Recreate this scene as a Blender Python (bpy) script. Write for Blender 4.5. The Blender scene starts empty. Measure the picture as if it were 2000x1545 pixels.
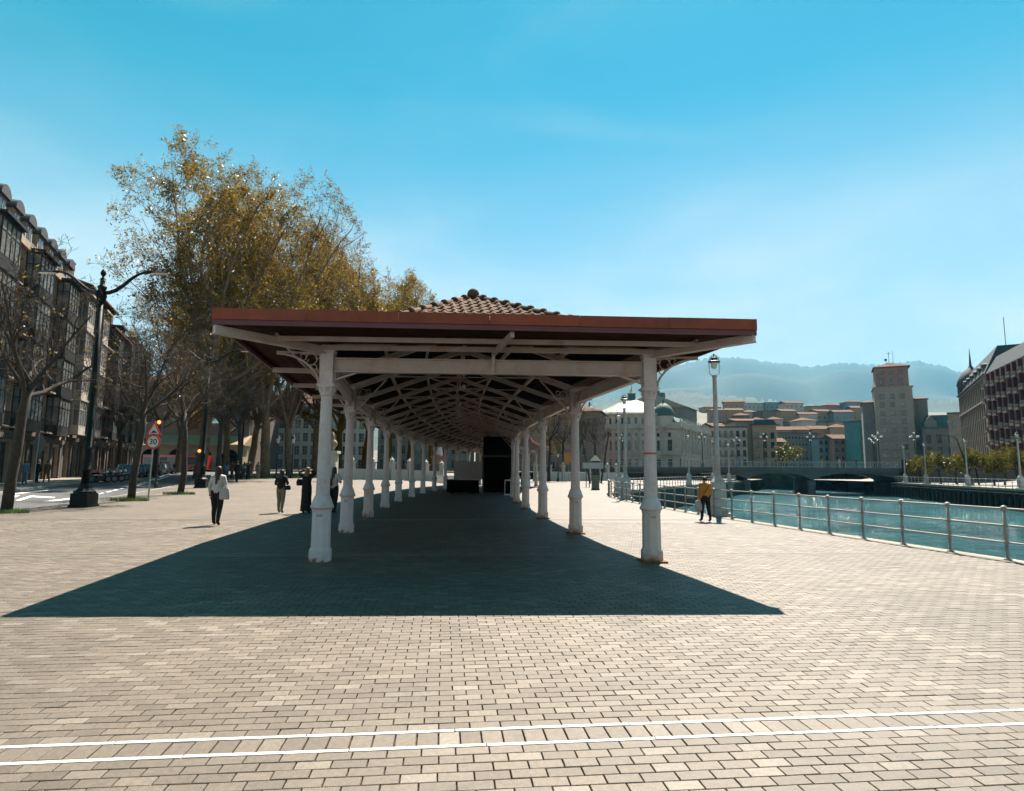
import bpy, math, random
import numpy as np
from mathutils import Vector, Matrix

random.seed(7); rng = np.random.default_rng(7)
R = math.radians
scene = bpy.context.scene
C = scene.collection

# ------------------------------------------------------------------ camera
CAM_H, FPX = 1.7, 1230.0                      # eye height; focal length in pixels of a 2000 px wide picture
PITCH, ROLL = math.atan((918 - 772.5) / FPX), R(0.4)
cam = bpy.data.cameras.new('camera'); cam.sensor_width = 36.0; cam.lens = FPX / 2000 * 36
cam.clip_start = 0.1; cam.clip_end = 12000
camo = bpy.data.objects.new('camera', cam); C.objects.link(camo)
CM = Matrix.Rotation(R(90) + PITCH, 4, 'X') @ Matrix.Rotation(ROLL, 4, 'Z')
camo.matrix_world = Matrix.Translation((0, 0, CAM_H)) @ CM
scene.camera = camo

# ------------------------------------------------------------------ sky, sun, exposure
SUN_EL, SUN_AZ = R(56.6), R(18)                 # azimuth: to the right of straight ahead
world = bpy.data.worlds.new('World'); scene.world = world; world.use_nodes = True
wn, wl = world.node_tree.nodes, world.node_tree.links
wn.clear()
sky = wn.new('ShaderNodeTexSky'); sky.sky_type = 'NISHITA'; sky.sun_disc = False
sky.sun_elevation = SUN_EL; sky.sun_rotation = SUN_AZ
sky.air_density = 1.0; sky.dust_density = 0.15; sky.ozone_density = 1.0; sky.altitude = 0
sp = wn.new('ShaderNodeSeparateColor'); cbn = wn.new('ShaderNodeCombineColor'); wl.new(sky.outputs[0], sp.inputs[0])
for k, (p_, s_) in enumerate(((2.3, .046), (.62, 1.17), (1.0, .69))):        # one colour response for the whole sky: deeper cyan, paler horizon
    a_ = wn.new('ShaderNodeMath'); a_.operation = 'POWER'; a_.inputs[1].default_value = p_; wl.new(sp.outputs[k], a_.inputs[0])
    c_ = wn.new('ShaderNodeMath'); c_.operation = 'MULTIPLY'; c_.inputs[1].default_value = s_; wl.new(a_.outputs[0], c_.inputs[0])
    d_ = wn.new('ShaderNodeMath'); d_.operation = 'MINIMUM'; d_.inputs[1].default_value = (4.6, 4.9, 6)[k]; wl.new(c_.outputs[0], d_.inputs[0]); wl.new(d_.outputs[0], cbn.inputs[k])
tcw = wn.new('ShaderNodeTexCoord'); mpw = wn.new('ShaderNodeMapping'); mpw.inputs['Scale'].default_value = (1.6, 1.6, 4.5); wl.new(tcw.outputs['Generated'], mpw.inputs['Vector'])
cn = wn.new('ShaderNodeTexNoise'); cn.inputs['Scale'].default_value = 1.3; cn.inputs['Detail'].default_value = 5; cn.inputs['Roughness'].default_value = .5; cn.inputs['Distortion'].default_value = .5; wl.new(mpw.outputs['Vector'], cn.inputs['Vector'])
cm_ = wn.new('ShaderNodeMapRange'); cm_.interpolation_type = 'SMOOTHSTEP'; cm_.inputs['From Min'].default_value = .48; cm_.inputs['From Max'].default_value = .78; cm_.inputs['To Max'].default_value = .12; wl.new(cn.outputs['Fac'], cm_.inputs['Value'])
sz = wn.new('ShaderNodeSeparateXYZ'); wl.new(tcw.outputs['Generated'], sz.inputs[0]); el = wn.new('ShaderNodeMapRange'); el.interpolation_type = 'SMOOTHSTEP'; el.inputs['From Min'].default_value = .56; el.inputs['From Max'].default_value = .02; el.inputs['To Max'].default_value = 1.0; wl.new(sz.outputs['Z'], el.inputs['Value'])
vn = wn.new('ShaderNodeTexNoise'); vn.inputs['Scale'].default_value = 1.7; vn.inputs['Detail'].default_value = 4; wl.new(mpw.outputs['Vector'], vn.inputs['Vector']); vm = wn.new('ShaderNodeMapRange'); vm.interpolation_type = 'SMOOTHSTEP'; vm.inputs['From Min'].default_value = .3; vm.inputs['From Max'].default_value = .7; vm.inputs['To Min'].default_value = .55; vm.inputs['To Max'].default_value = 1.0; wl.new(vn.outputs['Fac'], vm.inputs['Value'])
ve = wn.new('ShaderNodeMath'); ve.operation = 'MULTIPLY'; wl.new(el.outputs['Result'], ve.inputs[0]); wl.new(vm.outputs['Result'], ve.inputs[1]); va = wn.new('ShaderNodeMath'); va.operation = 'MULTIPLY_ADD'; va.use_clamp = True; va.inputs[1].default_value = 1.35; wl.new(ve.outputs[0], va.inputs[0]); wl.new(cm_.outputs['Result'], va.inputs[2])
cmx = wn.new('ShaderNodeMixRGB'); cmx.inputs['Color2'].default_value = (5.3, 5.5, 5.3, 1); wl.new(va.outputs[0], cmx.inputs['Fac']); wl.new(cbn.outputs[0], cmx.inputs['Color1'])   # thin veils of high cloud
bg = wn.new('ShaderNodeBackground'); bg.inputs['Strength'].default_value = 0.053
wo = wn.new('ShaderNodeOutputWorld')
wl.new(cmx.outputs[0], bg.inputs['Color']); wl.new(bg.outputs[0], wo.inputs['Surface'])
sun = bpy.data.lights.new('sun', 'SUN'); sun.energy = 5.0; sun.angle = R(0.5); sun.color = (1.0, 0.905, 0.775)
suno = bpy.data.objects.new('sun', sun); C.objects.link(suno)
sd = Vector((math.sin(SUN_AZ) * math.cos(SUN_EL), math.cos(SUN_AZ) * math.cos(SUN_EL), math.sin(SUN_EL)))
suno.rotation_euler = sd.to_track_quat('Z', 'Y').to_euler(); suno.location = (0, 0, 60)
vs = scene.view_settings
scene.display_settings.display_device = 'sRGB'
vs.view_transform = 'Standard'; vs.look = 'None'; vs.gamma = 1.0; vs.use_curve_mapping = False; vs.exposure = 1.8
cy = scene.cycles
cy.use_denoising = True; cy.max_bounces = 4; cy.diffuse_bounces = 2; cy.glossy_bounces = 3; cy.transmission_bounces = 2
cy.transparent_max_bounces = 6; cy.volume_bounces = 0; cy.use_adaptive_sampling = True; cy.adaptive_threshold = .02; cy.sample_clamp_indirect = 4.0; cy.caustics_reflective = False; cy.caustics_refractive = False

# ------------------------------------------------------------------ helpers
_CR = CM.to_3x3()
def ray(px, py): return _CR @ Vector(((px - 1000) / FPX, (772.5 - py) / FPX, -1))
def at_z(px, py, z=0.0):
    d = ray(px, py); t = (z - CAM_H) / d.z; return Vector((d.x * t, d.y * t, z))
def at_d(px, py, D):
    d = ray(px, py); t = D / d.y; return Vector((d.x * t, D, CAM_H + d.z * t))

def lerp(pts, v):
    if v <= pts[0][0]:
        (a, b), (c, d) = pts[0], pts[1]
    elif v >= pts[-1][0]:
        (a, b), (c, d) = pts[-2], pts[-1]
    else:
        for k in range(len(pts) - 1):
            if pts[k][0] <= v <= pts[k + 1][0]:
                (a, b), (c, d) = pts[k], pts[k + 1]; break
    return b + (d - b) * (v - a) / (c - a)
def smooth(a, b, v):
    t = min(1, max(0, (v - a) / (b - a))); return t * t * (3 - 2 * t)

class MB:
    """collects shapes, then links them as ONE mesh object"""
    def __init__(s, off=(0, 0, 0)): s.v, s.f, s.m, s.mi, s.o = [], [], [], 0, Vector(off)
    def add(s, vs_, fs):
        b = len(s.v); s.v += [tuple(Vector(p) - s.o) for p in vs_]
        for f in fs: s.f.append(tuple(b + i for i in f)); s.m.append(s.mi)
        return s
    def hexa(s, p): return s.add(p, [(3, 2, 1, 0), (4, 5, 6, 7), (0, 1, 5, 4), (1, 2, 6, 5), (2, 3, 7, 6), (3, 0, 4, 7)])
    def bx(s, x0, y0, z0, x1, y1, z1):
        return s.hexa([(x0, y0, z0), (x1, y0, z0), (x1, y1, z0), (x0, y1, z0), (x0, y0, z1), (x1, y0, z1), (x1, y1, z1), (x0, y1, z1)])
    def box(s, c, d, rz=0.0):
        c = Vector(c); a, b, h = d[0] / 2, d[1] / 2, d[2] / 2; q = Matrix.Rotation(rz, 3, 'Z')
        return s.hexa([c + q @ Vector(k) for k in [(-a, -b, -h), (a, -b, -h), (a, b, -h), (-a, b, -h), (-a, -b, h), (a, -b, h), (a, b, h), (-a, b, h)]])
    def bar(s, p, q, w, h, up=(0, 0, 1)):
        p, q = Vector(p), Vector(q); d = (q - p).normalized(); u = Vector(up)
        if abs(d.dot(u)) > .98: u = Vector((0, 1, 0)) if abs(d.y) < .9 else Vector((1, 0, 0))
        l = d.cross(u).normalized() * (w / 2); u = l.cross(d).normalized() * (h / 2)
        return s.hexa([p - l - u, p + l - u, q + l - u, q - l - u, p - l + u, p + l + u, q + l + u, q - l + u])
    def tube(s, pts, rad, n=8, cap=True, flat=1.0):
        pts = [Vector(p) for p in pts]
        if not hasattr(rad, '__len__'): rad = [rad] * len(pts)
        vs_, fs = [], []; ref = None
        for i, p in enumerate(pts):
            d = (pts[min(i + 1, len(pts) - 1)] - pts[max(i - 1, 0)])
            d = d.normalized() if d.length > 1e-9 else Vector((0, 0, 1))
            if ref is None: ref = Vector((1, 0, 0)) if abs(d.x) < .8 else Vector((0, 1, 0))
            a = (ref - d * ref.dot(d)).normalized(); b = d.cross(a); ref = a
            for k in range(n):
                t = 2 * math.pi * k / n; vs_.append(p + a * (math.cos(t) * rad[i]) + b * (math.sin(t) * rad[i] * flat))
        for i in range(len(pts) - 1):
            for k in range(n):
                k2 = (k + 1) % n; fs.append((i * n + k, i * n + k2, (i + 1) * n + k2, (i + 1) * n + k))
        if cap: fs += [tuple(range(n))[::-1], tuple((len(pts) - 1) * n + k for k in range(n))]
        return s.add(vs_, fs)
    def lathe(s, prof, n=12, c=(0, 0, 0), rot=0.0, cap=True, sx=1.0, sy=1.0):
        c = Vector(c); vs_, fs = [], []
        for r, z in prof:
            for k in range(n):
                t = rot + 2 * math.pi * k / n; vs_.append(c + Vector((math.cos(t) * r * sx, math.sin(t) * r * sy, z)))
        for i in range(len(prof) - 1):
            for k in range(n):
                k2 = (k + 1) % n; fs.append((i * n + k, i * n + k2, (i + 1) * n + k2, (i + 1) * n + k))
        if cap: fs += [tuple(range(n))[::-1], tuple((len(prof) - 1) * n + k for k in range(n))]
        return s.add(vs_, fs)
    def ball(s, c, r, n=10, m=6, sz=1.0):
        return s.lathe([(max(1e-3, r * math.sin(math.pi * i / m)), -r * sz * math.cos(math.pi * i / m)) for i in range(m + 1)], n, c)
    def prism(s, poly, o, ua, ub, depth):
        o, ua, ub = Vector(o), Vector(ua), Vector(ub); n = ua.cross(ub).normalized() * depth; k = len(poly)
        a = [o + ua * x + ub * y for x, y in poly]
        return s.add(a + [p + n for p in a], [tuple(range(k))[::-1], tuple(range(k, 2 * k))] + [(i, (i + 1) % k, k + (i + 1) % k, k + i) for i in range(k)])
    def quad(s, a, b, c, d): return s.add([a, b, c, d], [(0, 1, 2, 3)])
    def mesh(s, name, mats, smooth_=False):
        me = bpy.data.meshes.new(name); me.from_pydata(s.v, [], s.f)
        for m in (mats if isinstance(mats, (list, tuple)) else [mats]): me.materials.append(m)
        if any(s.m): me.polygons.foreach_set('material_index', s.m)
        if smooth_: me.polygons.foreach_set('use_smooth', [True] * len(s.f))
        me.update(); return me
    def build(s, name, mats, parent=None, smooth_=False, **kw):
        return link(name, s.mesh(name, mats, smooth_), parent, **kw)

def link(name, data, parent=None, loc=None, rz=None, mat=None, scale=None):
    o = bpy.data.objects.new(name, data); C.objects.link(o)
    if parent is not None: o.parent = parent
    if mat is not None: o.matrix_local = mat
    else:
        if loc is not None: o.location = loc
        if rz is not None: o.rotation_euler = (0, 0, rz)
        if scale is not None: o.scale = scale if hasattr(scale, '__len__') else (scale,) * 3
    return o
def tag(o, label, cat, group=None):
    o['label'] = label; o['category'] = cat
    if group: o['group'] = group
    return o
def thing(name, label, cat, loc=(0, 0, 0), rz=0.0, group=None):
    return tag(link(name, None, None, loc, rz), label, cat, group)
def struct(o): o['kind'] = 'structure'; return o
def stuff(o, label=None, cat=None):
    o['kind'] = 'stuff'
    if label: o['label'] = label
    if cat: o['category'] = cat
    return o
def copy_tree(o, parent=None):
    c = o.copy(); C.objects.link(c); c.parent = parent
    for ch in o.children: copy_tree(ch, c)
    return c
def place(proto, loc, rz=0.0, label=None, scale=None, first=False):
    o = proto if first else copy_tree(proto)
    o.location = loc; o.rotation_euler = (0, 0, rz)
    if scale: o.scale = (scale,) * 3
    if label: o['label'] = label
    return o

# ------------------------------------------------------------------ materials
def nmat(name):
    m = bpy.data.materials.new(name); m.use_nodes = True
    nt = m.node_tree; return m, nt.nodes, nt.links, nt.nodes['Principled BSDF']
def pm(name, col, rough=.75, var=.18, scale=4.0, bump=0.0, metal=0.0, spec=.4, fine=None, dirt=None, dirt_amt=.5, dscale=1.2, per_obj=0.0):
    """painted/mineral surface: base colour broken up by two noises, optional dirt colour, optional relief"""
    m, n, l, b = nmat(name)
    b.inputs['Roughness'].default_value = rough; b.inputs['Metallic'].default_value = metal
    b.inputs['Specular IOR Level'].default_value = spec
    tc = n.new('ShaderNodeTexCoord')
    no = n.new('ShaderNodeTexNoise'); no.inputs['Scale'].default_value = scale; no.inputs['Detail'].default_value = 6; no.inputs['Roughness'].default_value = .65
    l.new(tc.outputs['Object'], no.inputs['Vector'])
    cr = n.new('ShaderNodeValToRGB'); e = cr.color_ramp.elements
    e[0].position, e[1].position = .3, .72
    e[0].color = (*[c * (1 - var) for c in col], 1); e[1].color = (*[min(1, c * (1 + var)) for c in col], 1)
    l.new(no.outputs['Fac'], cr.inputs['Fac']); out = cr.outputs['Color']
    if dirt:
        d = n.new('ShaderNodeTexNoise'); d.inputs['Scale'].default_value = dscale; d.inputs['Detail'].default_value = 8; d.inputs['Roughness'].default_value = .7
        l.new(tc.outputs['Object'], d.inputs['Vector'])
        r2 = n.new('ShaderNodeValToRGB'); r2.color_ramp.elements[0].position = .5; r2.color_ramp.elements[1].position = .68
        r2.color_ramp.elements[0].color = (0, 0, 0, 1); r2.color_ramp.elements[1].color = (dirt_amt,) * 3 + (1,)
        l.new(d.outputs['Fac'], r2.inputs['Fac'])
        mx = n.new('ShaderNodeMixRGB'); mx.inputs['Color2'].default_value = (*dirt, 1)
        l.new(r2.outputs['Color'], mx.inputs['Fac']); l.new(out, mx.inputs['Color1']); out = mx.outputs['Color']
    if per_obj:
        oi = n.new('ShaderNodeObjectInfo'); mr = n.new('ShaderNodeMapRange')
        mr.inputs['To Min'].default_value = 1 - per_obj; mr.inputs['To Max'].default_value = 1 + per_obj
        l.new(oi.outputs['Random'], mr.inputs['Value'])
        mu = n.new('ShaderNodeMixRGB'); mu.blend_type = 'MULTIPLY'; mu.inputs['Fac'].default_value = 1
        l.new(out, mu.inputs['Color1']); l.new(mr.outputs['Result'], mu.inputs['Color2']); out = mu.outputs['Color']
    l.new(out, b.inputs['Base Color'])
    if bump:
        f = n.new('ShaderNodeTexNoise'); f.inputs['Scale'].default_value = fine or scale * 8; f.inputs['Detail'].default_value = 5
        l.new(tc.outputs['Object'], f.inputs['Vector'])
        bp = n.new('ShaderNodeBump'); bp.inputs['Strength'].default_value = bump; bp.inputs['Distance'].default_value = .02
        l.new(f.outputs['Fac'], bp.inputs['Height']); l.new(bp.outputs['Normal'], b.inputs['Normal'])
    return m
def glass_mat(name, col=(.02, .03, .035), rough=.06):
    m = pm(name, col, rough, .4, .8, spec=.8); return m
def flat(name, col, rough=.6, metal=0.0, spec=.4):
    m, n, l, b = nmat(name); b.inputs['Base Color'].default_value = (*col, 1); b.inputs['Roughness'].default_value = rough
    b.inputs['Metallic'].default_value = metal; b.inputs['Specular IOR Level'].default_value = spec; return m
M = {}
M['white'] = pm('white_paint', (0.446, 0.432, 0.432), .5, .07, 6, .12, dirt=(.30, .19, .12), dirt_amt=.55, dscale=2.2)
M['iron_white'] = pm('white_ironwork', (0.36, 0.317, 0.295), .5, .08, 5, .1, dirt=(.26, .13, .08), dirt_amt=.6, dscale=1.6)
M['rust'] = pm('rust', (.16, .07, .035), .85, .45, 18, .4)
M['fascia'] = pm('red_fascia', (0.205, 0.0451, 0.0213), .55, .16, 3, .08, dirt=(.10, .035, .02), dirt_amt=.7, dscale=1.3, per_obj=.13, spec=.25)
M['purple'] = pm('plum_fascia', (0.096, 0.036, 0.044), .6, .15, 3, .05)
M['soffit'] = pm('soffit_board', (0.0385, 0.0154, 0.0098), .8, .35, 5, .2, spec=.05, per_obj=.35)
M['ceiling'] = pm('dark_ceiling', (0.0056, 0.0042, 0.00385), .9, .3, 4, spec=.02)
M['tile'] = pm('clay_tile', (.095, .055, .036), .8, .3, 7, .3, per_obj=.35, dirt=(.03, .022, .018), dirt_amt=.8, dscale=3, spec=.05)
M['zinc'] = pm('zinc_sheet', (0.175, 0.175, 0.182), .5, .15, 2, metal=.5)
M['bulb'] = flat('bulb_glass', (0.45, 0.444, 0.42), .15)
M['black'] = pm('black_board', (0.0028, 0.0028, 0.0032), .85, .4, 3, spec=.02)
M['panel'] = pm('grey_panel', (0.294, 0.287, 0.28), .6, .06, 2)
M['green_iron'] = pm('dark_green_iron', (0.0036, 0.0066, 0.0066), .55, .3, 6, .05, spec=.15)
M['black_iron'] = pm('black_iron', (0.0054, 0.0054, 0.00585), .4, .3, 6, spec=.5)
M['galv'] = pm('galvanised_steel', (0.27, 0.285, 0.3), .45, .12, 8, metal=.4)
M['sign_white'] = flat('sign_white', (0.48, 0.48, 0.48), .4)
M['sign_red'] = flat('sign_red', (0.44, 0.024, 0.016), .4)
M['sign_black'] = flat('sign_black', (.01, .01, .01), .5)
M['sign_back'] = flat('sign_back', (0.21, 0.222, 0.24), .5, .3)
M['glass'] = glass_mat('window_glass')
M['glass_b'] = pm('curtained_glass', (0.12, 0.132, 0.14), .12, .5, 1.2, spec=.8)
M['wood_dark'] = pm('dark_painted_wood', (0.009, 0.01, 0.012), .55, .3, 3)
M['bark'] = pm('plane_bark', (0.162, 0.113, 0.0648), .9, .45, 3, .5, dirt=(.10, .075, .04), dirt_amt=.9, dscale=2)
M['bark_dark'] = pm('dark_bark', (0.0385, 0.028, 0.021), .95, .45, 6, .6)
M['twig'] = pm('bare_twig', (0.07, 0.0525, 0.042), .9, .35, 6)
M['grass'] = pm('grass_blade', (.10, .17, .025), .7, .4, 3)
M['stone'] = pm('pale_stone', (0.345, 0.323, 0.292), .85, .15, 2.5, .2, dirt=(.20, .18, .16), dirt_amt=.5)
M['asphalt'] = pm('asphalt', (0.0638, 0.0638, 0.0675), .85, .25, 1.2, .35, fine=60)
M['road_white'] = pm('road_paint', (.72, .72, .70), .7, .12, 3)

# ================================================================== THE GROUND
XL = [(-40, -13.5), (12, -16.9), (22.8, -18.9), (27.4, -19.3), (32.7, -20.3), (43, -23.3), (51.6, -26.2), (80, -37), (120, -53), (175, -75)]
XR = [(-40, 19.2), (13, 9.95), (26.2, 7.65), (36, 6.75), (42, 6.7), (48, 7.5), (54, 9.6), (62, 13.2), (75, 20), (95, 31), (120, 44)]
def g(x, y):
    """height of the square: level by the river, rising gently towards the old town"""
    if y < 22: return 0.0
    return 1.5 * (1 - math.exp(-(y - 22) / 75)) * smooth(-3, -16, x if y < 60 else x - (y - 60) * .1)
def x_face(y): return -38 - (y - 47) * .404       # line of the house fronts on the left
ROWA = R(6.1); RC, RS = math.cos(ROWA), math.sin(ROWA)
def b2w(a, b): return (a * RC - b * RS, a * RS + b * RC)      # paving frame (rows run along a) -> world
def w2b(x, y): return (x * RC + y * RS, -x * RS + y * RC)
LINE0 = w2b(0, 4.42)[1]                                       # first row line behind the near white strip
PAVE_FAR = 21.0

def pave_ramp(n, l, fac):
    cr = n.new('ShaderNodeValToRGB'); e = cr.color_ramp.elements
    e[0].position, e[1].position = 0.0, 1.0
    e[0].color = (.092, .069, .051, 1); e[1].color = (.185, .155, .124, 1)
    for p, c in ((.12, (.104, .081, .062, 1)), (.5, (.121, .095, .073, 1)), (.84, (.137, .108, .083, 1)), (.94, (.163, .135, .108, 1))):
        k = e.new(p); k.color = c
    l.new(fac, cr.inputs['Fac']); return cr.outputs['Color']
def pave_common(n, l, b, col):
    geo = n.new('ShaderNodeNewGeometry')
    big = n.new('ShaderNodeTexNoise'); big.inputs['Scale'].default_value = .45; big.inputs['Detail'].default_value = 7; big.inputs['Roughness'].default_value = .6
    l.new(geo.outputs['Position'], big.inputs['Vector'])
    mr = n.new('ShaderNodeMapRange'); mr.inputs['From Min'].default_value = .3; mr.inputs['From Max'].default_value = .7
    mr.inputs['To Min'].default_value = .78; mr.inputs['To Max'].default_value = 1.16; l.new(big.outputs['Fac'], mr.inputs['Value'])
    fi = n.new('ShaderNodeTexNoise'); fi.inputs['Scale'].default_value = 160; fi.inputs['Detail'].default_value = 4
    l.new(geo.outputs['Position'], fi.inputs['Vector'])
    fr = n.new('ShaderNodeMapRange'); fr.inputs['From Min'].default_value = .35; fr.inputs['From Max'].default_value = .6
    fr.inputs['To Min'].default_value = .58; fr.inputs['To Max'].default_value = 1.10; l.new(fi.outputs['Fac'], fr.inputs['Value'])
    me_ = n.new('ShaderNodeTexNoise'); me_.inputs['Scale'].default_value = 28; me_.inputs['Detail'].default_value = 5
    l.new(geo.outputs['Position'], me_.inputs['Vector'])
    mr2 = n.new('ShaderNodeMapRange'); mr2.inputs['From Min'].default_value = .3; mr2.inputs['From Max'].default_value = .7
    mr2.inputs['To Min'].default_value = .78; mr2.inputs['To Max'].default_value = 1.14; l.new(me_.outputs['Fac'], mr2.inputs['Value'])
    a = n.new('ShaderNodeMath'); a.operation = 'MULTIPLY'; l.new(mr.outputs['Result'], a.inputs[0]); l.new(fr.outputs['Result'], a.inputs[1])
    a2 = n.new('ShaderNodeMath'); a2.operation = 'MULTIPLY'; l.new(a.outputs[0], a2.inputs[0]); l.new(mr2.outputs['Result'], a2.inputs[1])
    st = n.new('ShaderNodeTexNoise'); st.inputs['Scale'].default_value = 1.9; st.inputs['Detail'].default_value = 9; st.inputs['Roughness'].default_value = .72; st.inputs['Distortion'].default_value = .8
    l.new(geo.outputs['Position'], st.inputs['Vector'])
    sr = n.new('ShaderNodeMapRange'); sr.inputs['From Min'].default_value = .56; sr.inputs['From Max'].default_value = .74; sr.inputs['To Min'].default_value = 1; sr.inputs['To Max'].default_value = .62; l.new(st.outputs['Fac'], sr.inputs['Value'])
    vo = n.new('ShaderNodeTexVoronoi'); vo.inputs['Scale'].default_value = 2.6; l.new(geo.outputs['Position'], vo.inputs['Vector'])
    gr = n.new('ShaderNodeMapRange'); gr.inputs['From Min'].default_value = .035; gr.inputs['From Max'].default_value = .05; gr.inputs['To Min'].default_value = .62; gr.inputs['To Max'].default_value = 1; l.new(vo.outputs['Distance'], gr.inputs['Value'])
    a3 = n.new('ShaderNodeMath'); a3.operation = 'MULTIPLY'; l.new(sr.outputs['Result'], a3.inputs[0]); l.new(gr.outputs['Result'], a3.inputs[1])
    a4 = n.new('ShaderNodeMath'); a4.operation = 'MULTIPLY'; l.new(a3.outputs[0], a4.inputs[0]); l.new(a2.outputs[0], a4.inputs[1]); a2 = a4
    mu = n.new('ShaderNodeMixRGB'); mu.blend_type = 'MULTIPLY'; mu.inputs['Fac'].default_value = 1
    l.new(col, mu.inputs['Color1']); l.new(a2.outputs[0], mu.inputs['Color2']); l.new(mu.outputs['Color'], b.inputs['Base Color'])
    b.inputs['Roughness'].default_value = .62; b.inputs['Specular IOR Level'].default_value = .45
    bp = n.new('ShaderNodeBump'); bp.inputs['Strength'].default_value = .35; bp.inputs['Distance'].default_value = .004
    l.new(fi.outputs['Fac'], bp.inputs['Height']); l.new(bp.outputs['Normal'], b.inputs['Normal'])
m, n, l, b = nmat('paving_brick'); oi = n.new('ShaderNodeObjectInfo'); pave_common(n, l, b, pave_ramp(n, l, oi.outputs['Random'])); M['brick_obj'] = m
m, n, l, b = nmat('paving_brick_field'); ri = n.new('ShaderNodeAttribute'); ri.attribute_name = 'tone'; pave_common(n, l, b, pave_ramp(n, l, ri.outputs['Fac'])); M['brick_field'] = m
m, n, l, b = nmat('paving_far')                                # the same bond as a texture where joints are under a pixel
geo = n.new('ShaderNodeNewGeometry'); mp = n.new('ShaderNodeMapping'); mp.inputs['Rotation'].default_value = (0, 0, -ROWA)
l.new(geo.outputs['Position'], mp.inputs['Vector'])
br = n.new('ShaderNodeTexBrick'); br.inputs['Scale'].default_value = 1; br.inputs['Brick Width'].default_value = .206; br.inputs['Row Height'].default_value = .106
br.inputs['Mortar Size'].default_value = .006; br.inputs['Color1'].default_value = (.106, .083, .063, 1); br.inputs['Color2'].default_value = (.148, .117, .091, 1); br.inputs['Mortar'].default_value = (.06, .049, .04, 1)
l.new(mp.outputs['Vector'], br.inputs['Vector']); pave_common(n, l, b, br.outputs['Color']); M['pave_far'] = m
M['bedding'] = pm('paving_joint', (.03, .025, .022), .95, .3, 20)

def strip_mesh(name, ys, fa, fb, nx, zf, mat):
    b_ = MB(); w = nx + 1; vs_, fs = [], []
    for y in ys:
        a, c = fa(y), fb(y)
        for i in range(w):
            x = a + (c - a) * i / nx; vs_.append((x, y, zf(x, y)))
    for j in range(len(ys) - 1):
        for i in range(nx): k = j * w + i; fs.append((k, k + 1, k + 1 + w, k + w))
    b_.add(vs_, fs); return b_.build(name, mat, smooth_=True)
def in_bricks(x, y): return 1.4 <= y <= PAVE_FAR and abs(x) <= .86 * y + 5.6 and x < lerp(XR, y) - .45 and x > lerp(XL, y) + .5
ys = [-40, -20, -10, -5, 0] + [1 + .5 * i for i in range(48)] + [26 + 2 * i for i in range(50)] + [130, 150, 175]
plaza = struct(strip_mesh('plaza', ys, lambda y: lerp(XL, y), lambda y: lerp(XR, y), 60, lambda x, y: g(x, y) - .030, M['pave_far']))
# beyond the built bricks the same paving lies level with their tops
far_p = struct(strip_mesh('plaza_paving', [PAVE_FAR + .02] + ys[ys.index(26):], lambda y: lerp(XL, y), lambda y: lerp(XR, y) - .42, 60, lambda x, y: g(x, y), M['pave_far']))
# joint bed under the built bricks
bed = MB()
for j in range(40):
    y0, y1 = 1.4 + (PAVE_FAR - 1.4) * j / 40, 1.4 + (PAVE_FAR - 1.4) * (j + 1) / 40
    def xa(y): return max(-.86 * y - 5.7, lerp(XL, y) + .4)
    def xb(y): return min(.86 * y + 5.7, lerp(XR, y) - .40)
    bed.quad((xa(y0), y0, -.020), (xb(y0), y0, -.020), (xb(y1), y1, -.020), (xa(y1), y1, -.020))
bed.build('joint_bed', M['bedding'], plaza)

# --- bricks: running bond 0.20 x 0.10, a soldier course between two white strips
PL, PR, JT = .206, .106, .0066
LINES = [(LINE0, 0.0)]
near_list, field = [], []
def brick_rect(a0, a1, b0, b1, tone):
    cx, cy_ = b2w((a0 + a1) / 2, (b0 + b1) / 2)
    if not in_bricks(cx, cy_): return
    field.append((cx, cy_, a1 - a0 - JT * (.45 + 1.1 * rng.random()), b1 - b0 - JT * (.45 + 1.1 * rng.random()), tone))
SB0, SB1 = LINE0 - .275, LINE0          # band: strip, soldier course, strip
row = 0
bb = SB1
def rows(b_start, step, count, r0):
    for r_ in range(count):
        b0 = b_start + step * r_; b0, b1 = min(b0, b0 + step), max(b0, b0 + step)
        sh = ((r_ + r0) % 2) * .5 + rng.normal() * .015
        x0 = int((-24) / PL)
        for k in range(x0, int(24 / PL)):
            a0 = (k + sh) * PL; yield a0, a0 + PL, b0, b1
for a0, a1, b0, b1 in rows(SB1, PR, 190, 0): brick_rect(a0, a1, b0, b1, rng.random())
for a0, a1, b0, b1 in rows(SB0, -PR, 32, 1): brick_rect(a0, a1, b0, b1, rng.random())
for k in range(-74, 74): brick_rect(k * .137, (k + 1) * .137, SB0 + .042, SB1 - .042, rng.random() * .8)
F_ = np.array(field)
d2 = np.hypot(F_[:, 0], F_[:, 1] * 1.0)
vis = (F_[:, 1] > 3.25) & (np.abs(F_[:, 0]) < .80 * F_[:, 1])
order = np.argsort(np.where(vis, d2, 1e9)); near_ids = set(order[:300].tolist())
def brick_verts(w, d, ch=.003):
    a, b_, c_, e_ = w / 2, d / 2, w / 2 - ch, d / 2 - ch
    return np.array([(-a, -b_, -.028), (a, -b_, -.028), (a, b_, -.028), (-a, b_, -.028), (-a, -b_, -ch), (a, -b_, -ch), (a, b_, -ch), (-a, b_, -ch), (-c_, -e_, 0), (c_, -e_, 0), (c_, e_, 0), (-c_, e_, 0)])
BF = np.array([(0, 1, 5, 4), (1, 2, 6, 5), (2, 3, 7, 6), (3, 0, 4, 7), (4, 5, 9, 8), (5, 6, 10, 9), (6, 7, 11, 10), (7, 4, 8, 11), (8, 9, 10, 11)])
vb, tb = [], []
shared = {}
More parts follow.
